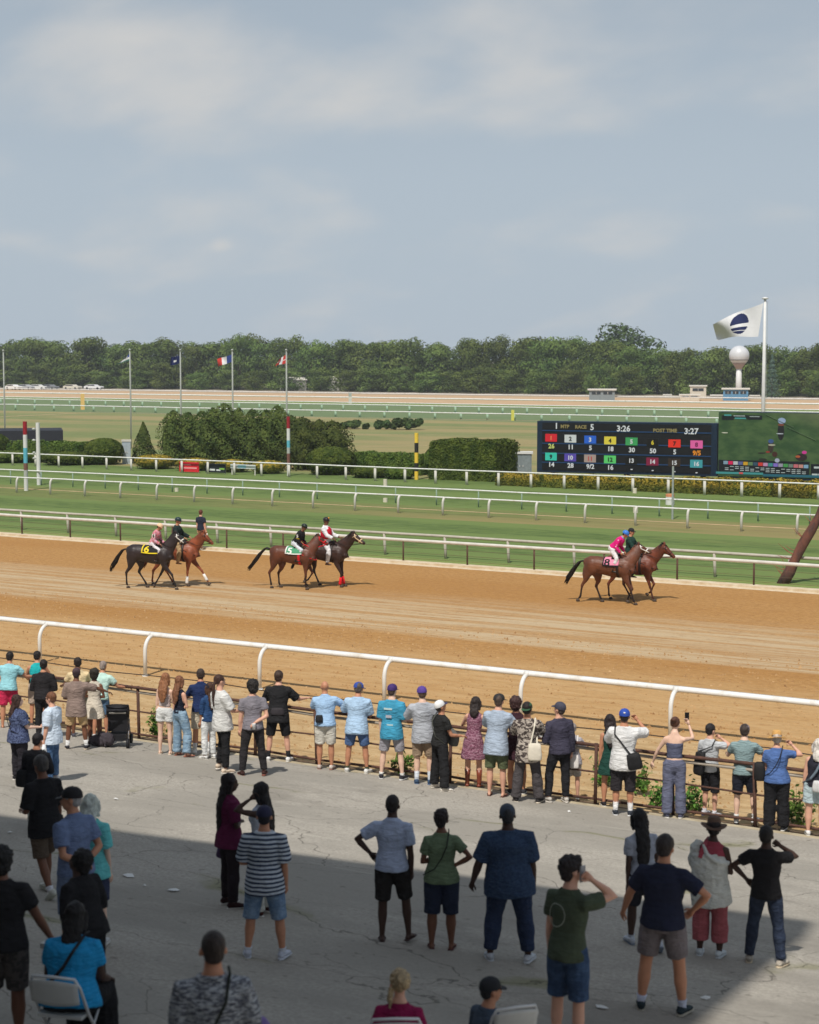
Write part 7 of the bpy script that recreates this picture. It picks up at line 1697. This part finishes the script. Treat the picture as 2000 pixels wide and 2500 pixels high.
LP5 = {'FR': [(.46, .86), (.62, .50), (.58, .15), (.62, .035)], 'FL': [(.50, .86), (.56, .50), (.60, .15), (.66, .035)], 'HR': [(-.48, .92), (-.62, .54), (-.66, .17), (-.62, .035)], 'HL': [(-.44, .88), (-.44, .52), (-.30, .17), (-.24, .035)]}
L6 = {'HR': [(-.58, .92), (-.79, .56), (-.78, .18), (-.74, .035)], 'HL': [(-.36, .88), (-.46, .56), (-.24, .20), (-.17, .035)], 'FR': [(.54, .86), (.80, .54), (.90, .17), (.95, .035)], 'FL': [(.46, .84), (.30, .50), (.14, .20), (.06, .08)]}
LP6 = {'FR': [(.48, .86), (.44, .50), (.42, .15), (.46, .035)], 'FL': [(.58, .86), (.84, .56), (1.0, .24), (1.10, .07)], 'HR': [(-.52, .92), (-.76, .54), (-.80, .18), (-.78, .05)], 'HL': [(-.36, .88), (-.42, .52), (-.22, .17), (-.15, .035)]}
M_BAY = coat('bay_coat', (102, 60, 40), (34, 22, 18)); M_CHES = coat('chestnut_coat', (134, 70, 42), (128, 66, 40)); M_DKB = coat('dark_bay_coat', (56, 35, 28), (26, 18, 16)); M_BLKH = coat('black_coat', (44, 34, 34), (26, 20, 20)); M_BAY5 = coat('bay_coat_five', (94, 52, 34), (38, 24, 20)); M_BAY8P = coat('red_bay_coat', (106, 54, 35), (70, 36, 26))
HB = mat('mane_black', (26, 20, 18), .6, .2, 20, .5, 50); HCH = mat('mane_chestnut', (92, 48, 30), .6, .2, 20, .5, 50)
TK_R = mat('tack_red', (204, 24, 40), .5, .08); TK_W = mat('tack_white', (222, 220, 214), .5, .04); NW = mat('number_white', (226, 226, 222), .7, .03); NY = mat('number_yellow', (226, 202, 36), .7, .05); NK = mat('number_black', (24, 24, 26), .7, .05)
def pair(px, py, dr):
    P = gp(px, py); r = R(dr) - math.pi / 2
    f = Matrix.Rotation(R(dr), 3, 'Z') @ Vector((1, 0, 0)); s = Matrix.Rotation(R(dr), 3, 'Z') @ Vector((0, 1, 0)); return P, r, f, s
def rider(P, rot, along, label, **k):
    f = Matrix.Rotation(rot, 3, 'Z') @ Vector((0, 1, 0)); return person(0, 0, 0, base=P + f * along, rot=rot, label=label, vox=.018, **k)
# number 8 and its chestnut lead pony
P, r, f, s = pair(1488, 1472, 8)
horse(P, r, 1.0, 'bay racehorse with a pink number 8 saddle cloth, walking beside a lead pony', M_BAY, HB, L8, (.88, 2.02), (1.24, 1.76), 'out', headx=-.22, noseband=TK_W,
      cloth=dict(span=(-.16, .34, 80), m=mat('cloth_pink', (226, 140, 168), .8, .06), border=NK, text=[('8', -.02, 56, .27, NK, 'number'), ]))
j8 = rider(P, r, .10, 'jockey in bright pink silks and blue helmet, standing in the stirrups of number 8', H=1.70, hipz=1.88, w=1.14, skin_='tan', arms=('reins', 'reins'), legs='jockeystand', lean=42, head=(0, 12), hair='crop', hat='helmet', hatc=(60, 120, 206), top_=('silks', (222, 30, 122), 'bold', (214, 40, 130)), bot=('breeches', (224, 224, 226)), shoes=('boot', (24, 22, 24), .75))
Q = P + f * .50 + s * 1.05
horse(Q, r, .99, 'chestnut lead pony with a studded breastplate on the far side of number 8', M_BAY8P, HB, LP8, (1.02, 1.98), (1.36, 1.56), 'down')
rider(Q, r, -.08, 'pony rider in a dark green sweater and black cap beside number 8', H=1.80, hipz=1.64, w=1.16, skin_='tan', arms=('grab', 'grab'), legs='ride', lean=3, hair='crop', hat='cap', hatc=(30, 32, 34), hatyaw=0, top_=('sweater', (34, 60, 52)), bot=('pants', (40, 44, 50)), shoes=('boot', (60, 44, 36), .5))
# number 5 and its dark pony
P, r, f, s = pair(716, 1437, 12)
horse(P, r, .98, 'bay racehorse with a green and white number 5 saddle cloth and red bridle', M_BAY5, HB, L5, (.86, 1.98), (1.18, 1.66), 'raised', headx=-.18, bridle=TK_R, noseband=TK_R, girth=TK_R,
      cloth=dict(span=(-.18, .40, 78), m=mat('cloth_green', (74, 148, 112), .8, .06), border=NW, text=[('5', -.02, 54, .27, NW, 'number')]))
j5 = rider(P, r, .10, 'jockey in black silks with yellow sleeve hoops and a black helmet, riding number 5', H=1.70, hipz=1.66, w=1.14, skin_='brown', arms=('reins', 'reins'), legs='jockey', lean=30, head=(0, 6), hair='crop', hat='helmet', hatc=(34, 44, 40), top_=('silks', (30, 30, 32)), bot=('breeches', (216, 222, 232)), shoes=('boot', (24, 22, 24), .75))
Q = P + f * .85 + s * 1.0
horse(Q, r, 1.0, 'dark bay lead pony with a red leg bandage beside number 5', M_DKB, HB, LP5, (1.02, 1.98), (1.40, 1.62), 'down', noseband=mat('tack_cream', (214, 188, 150), .6), bandages=(('FR', 'FL'), mat('bandage_red', (220, 30, 40), .8)))
p = rider(Q, r, .04, 'pony rider in a white shirt and red vest beside number 5', H=1.84, hipz=1.66, w=1.16, skin_='brown', arms=('grab', 'grab'), legs='ride', lean=0, head=(14, 0), hair='crop', hat='helmet', hatc=(38, 34, 34), top_=('sweater', (222, 222, 224)), bot=('pants', (222, 222, 226)), shoes=('boot', (76, 48, 40), .35))
g_ = MB(); T = p['T']; g_.tube([T(0, .005, .10), T(0, .01, .25), T(0, .012, .40), T(0, .0, .50)], [(.225, .18), (.235, .19), (.215, .19), (.12, .12)], 16, w=p['wd']); g_.build('vest', mat('vest_red', (196, 20, 46), .8), p['root'], True)
b = MB(); b.ell(p['HD'](.0, .10, .235), (.035, .02, .03)); b.build('orange_spot', mat('spot_orange', (240, 150, 40), .6), p['root'], True)
# number 6 and its chestnut pony
P, r, f, s = pair(368, 1436, 16)
h = horse(P, r, 1.0, 'black racehorse with a yellow-edged black number 6 saddle cloth and a white bridle', M_BLKH, HB, L6, (.88, 2.02), (1.22, 1.66), 'out', noseband=TK_W, headx=-.08,
      cloth=dict(span=(-.20, .36, 80), m=mat('cloth_black', (32, 32, 34), .8, .06), border=NY, text=[('6', -.03, 50, .27, NY, 'number')]))
j6 = rider(P, r, .12, 'jockey in pink and grey silks and a cream helmet cover, riding number 6', H=1.68, hipz=1.64, w=1.14, skin_='olive', arms=('reins', 'reins'), legs='jockey', lean=24, head=(0, 4), hair='crop', hat='helmet', hatc=(232, 196, 160), top_=('silks', (210, 118, 128), 'bold', (206, 168, 184)), bot=('breeches', (224, 224, 230)), shoes=('boot', (24, 22, 24), .75))
Q = P + f * .62 + s * .95
horse(Q, r, 1.0, 'bright chestnut lead pony with white leg bandages and a white star beside number 6', M_CHES, HCH, LP6, (.98, 1.98), (1.30, 1.58), 'down', bandages=(('FR', 'FL'), mat('bandage_white', (226, 224, 220), .8)), star=True)
rider(Q, r, .02, 'pony rider in a dark green top and tan trousers beside number 6', H=1.82, hipz=1.66, w=1.16, skin_='tan', arms=('grab', 'forward'), legs='ride', lean=4, head=(6, 0), hair='crop', hat='helmet', hatc=(36, 54, 58), top_=('sweater', (34, 44, 44)), bot=('pants', (170, 144, 108)), shoes=('boot', (150, 112, 80), .4))

# numbers and patches on the silks
def sleeve_text(j, body, m, back):
    sh, e = j['AJ'][1][0], j['AJ'][1][1]; c = sh + (e - sh) * .35 + Vector((.078, 0, 0))
    if back:
        b = MB(); b.box(c - Vector((.006, 0, 0)), (.012, .11, .13)); b.build('number_patch', back, j['root'])
    cu = bpy.data.curves.new('number', 'FONT'); cu.body = body; cu.size = .15; cu.align_x = 'CENTER'; cu.align_y = 'CENTER'; cu.offset = .004; cu.extrude = .004; cu.materials.append(m)
    t = bpy.data.objects.new('number', cu); COL.objects.link(t); t.parent = j['root']; t.location = c + Vector((.006, 0, 0)); t.rotation_euler = (math.pi / 2, 0, math.pi / 2); TEXTS.append(t)
sleeve_text(j5, '5', NW, None); sleeve_text(j6, '6', NK, NW)
sh, e, wr, ud, fd, _ = j5['AJ'][1]
for k in range(4):
    c = sh + ud * (.20 + .0 * k) if k == 0 else e + fd * (-.02 + .055 * k)
    b = MB(); d_ = ud if k == 0 else fd; b.tube([c - d_ * .011, c + d_ * .011], [.070 if k == 0 else .062 - .004 * k] * 2, 12); b.build('sleeve_hoop', NY, j5['root'], True)
sh, e, wr, ud, fd, _ = j8['AJ'][1]
M_OV = mat('silk_white_oval', (236, 222, 230), .5, .04)
for k in range(5):
    c = (sh + ud * (.02 + .06 * k)) + Vector((.055, .01 * (k % 2), .01)); b = MB(); b.ell(c, (.016, .026, .020)); b.build('silk_oval', M_OV, j8['root'], True)
b = MB(); T = j8['T']; b.tube([T(0, -.012, .53), T(0, -.012, .575)], [(.085, .08), (.066, .066)], 12, w=j8['wd']); b.build('collar', mat('silk_blue', (90, 160, 220), .5), j8['root'], True)
bake_all()
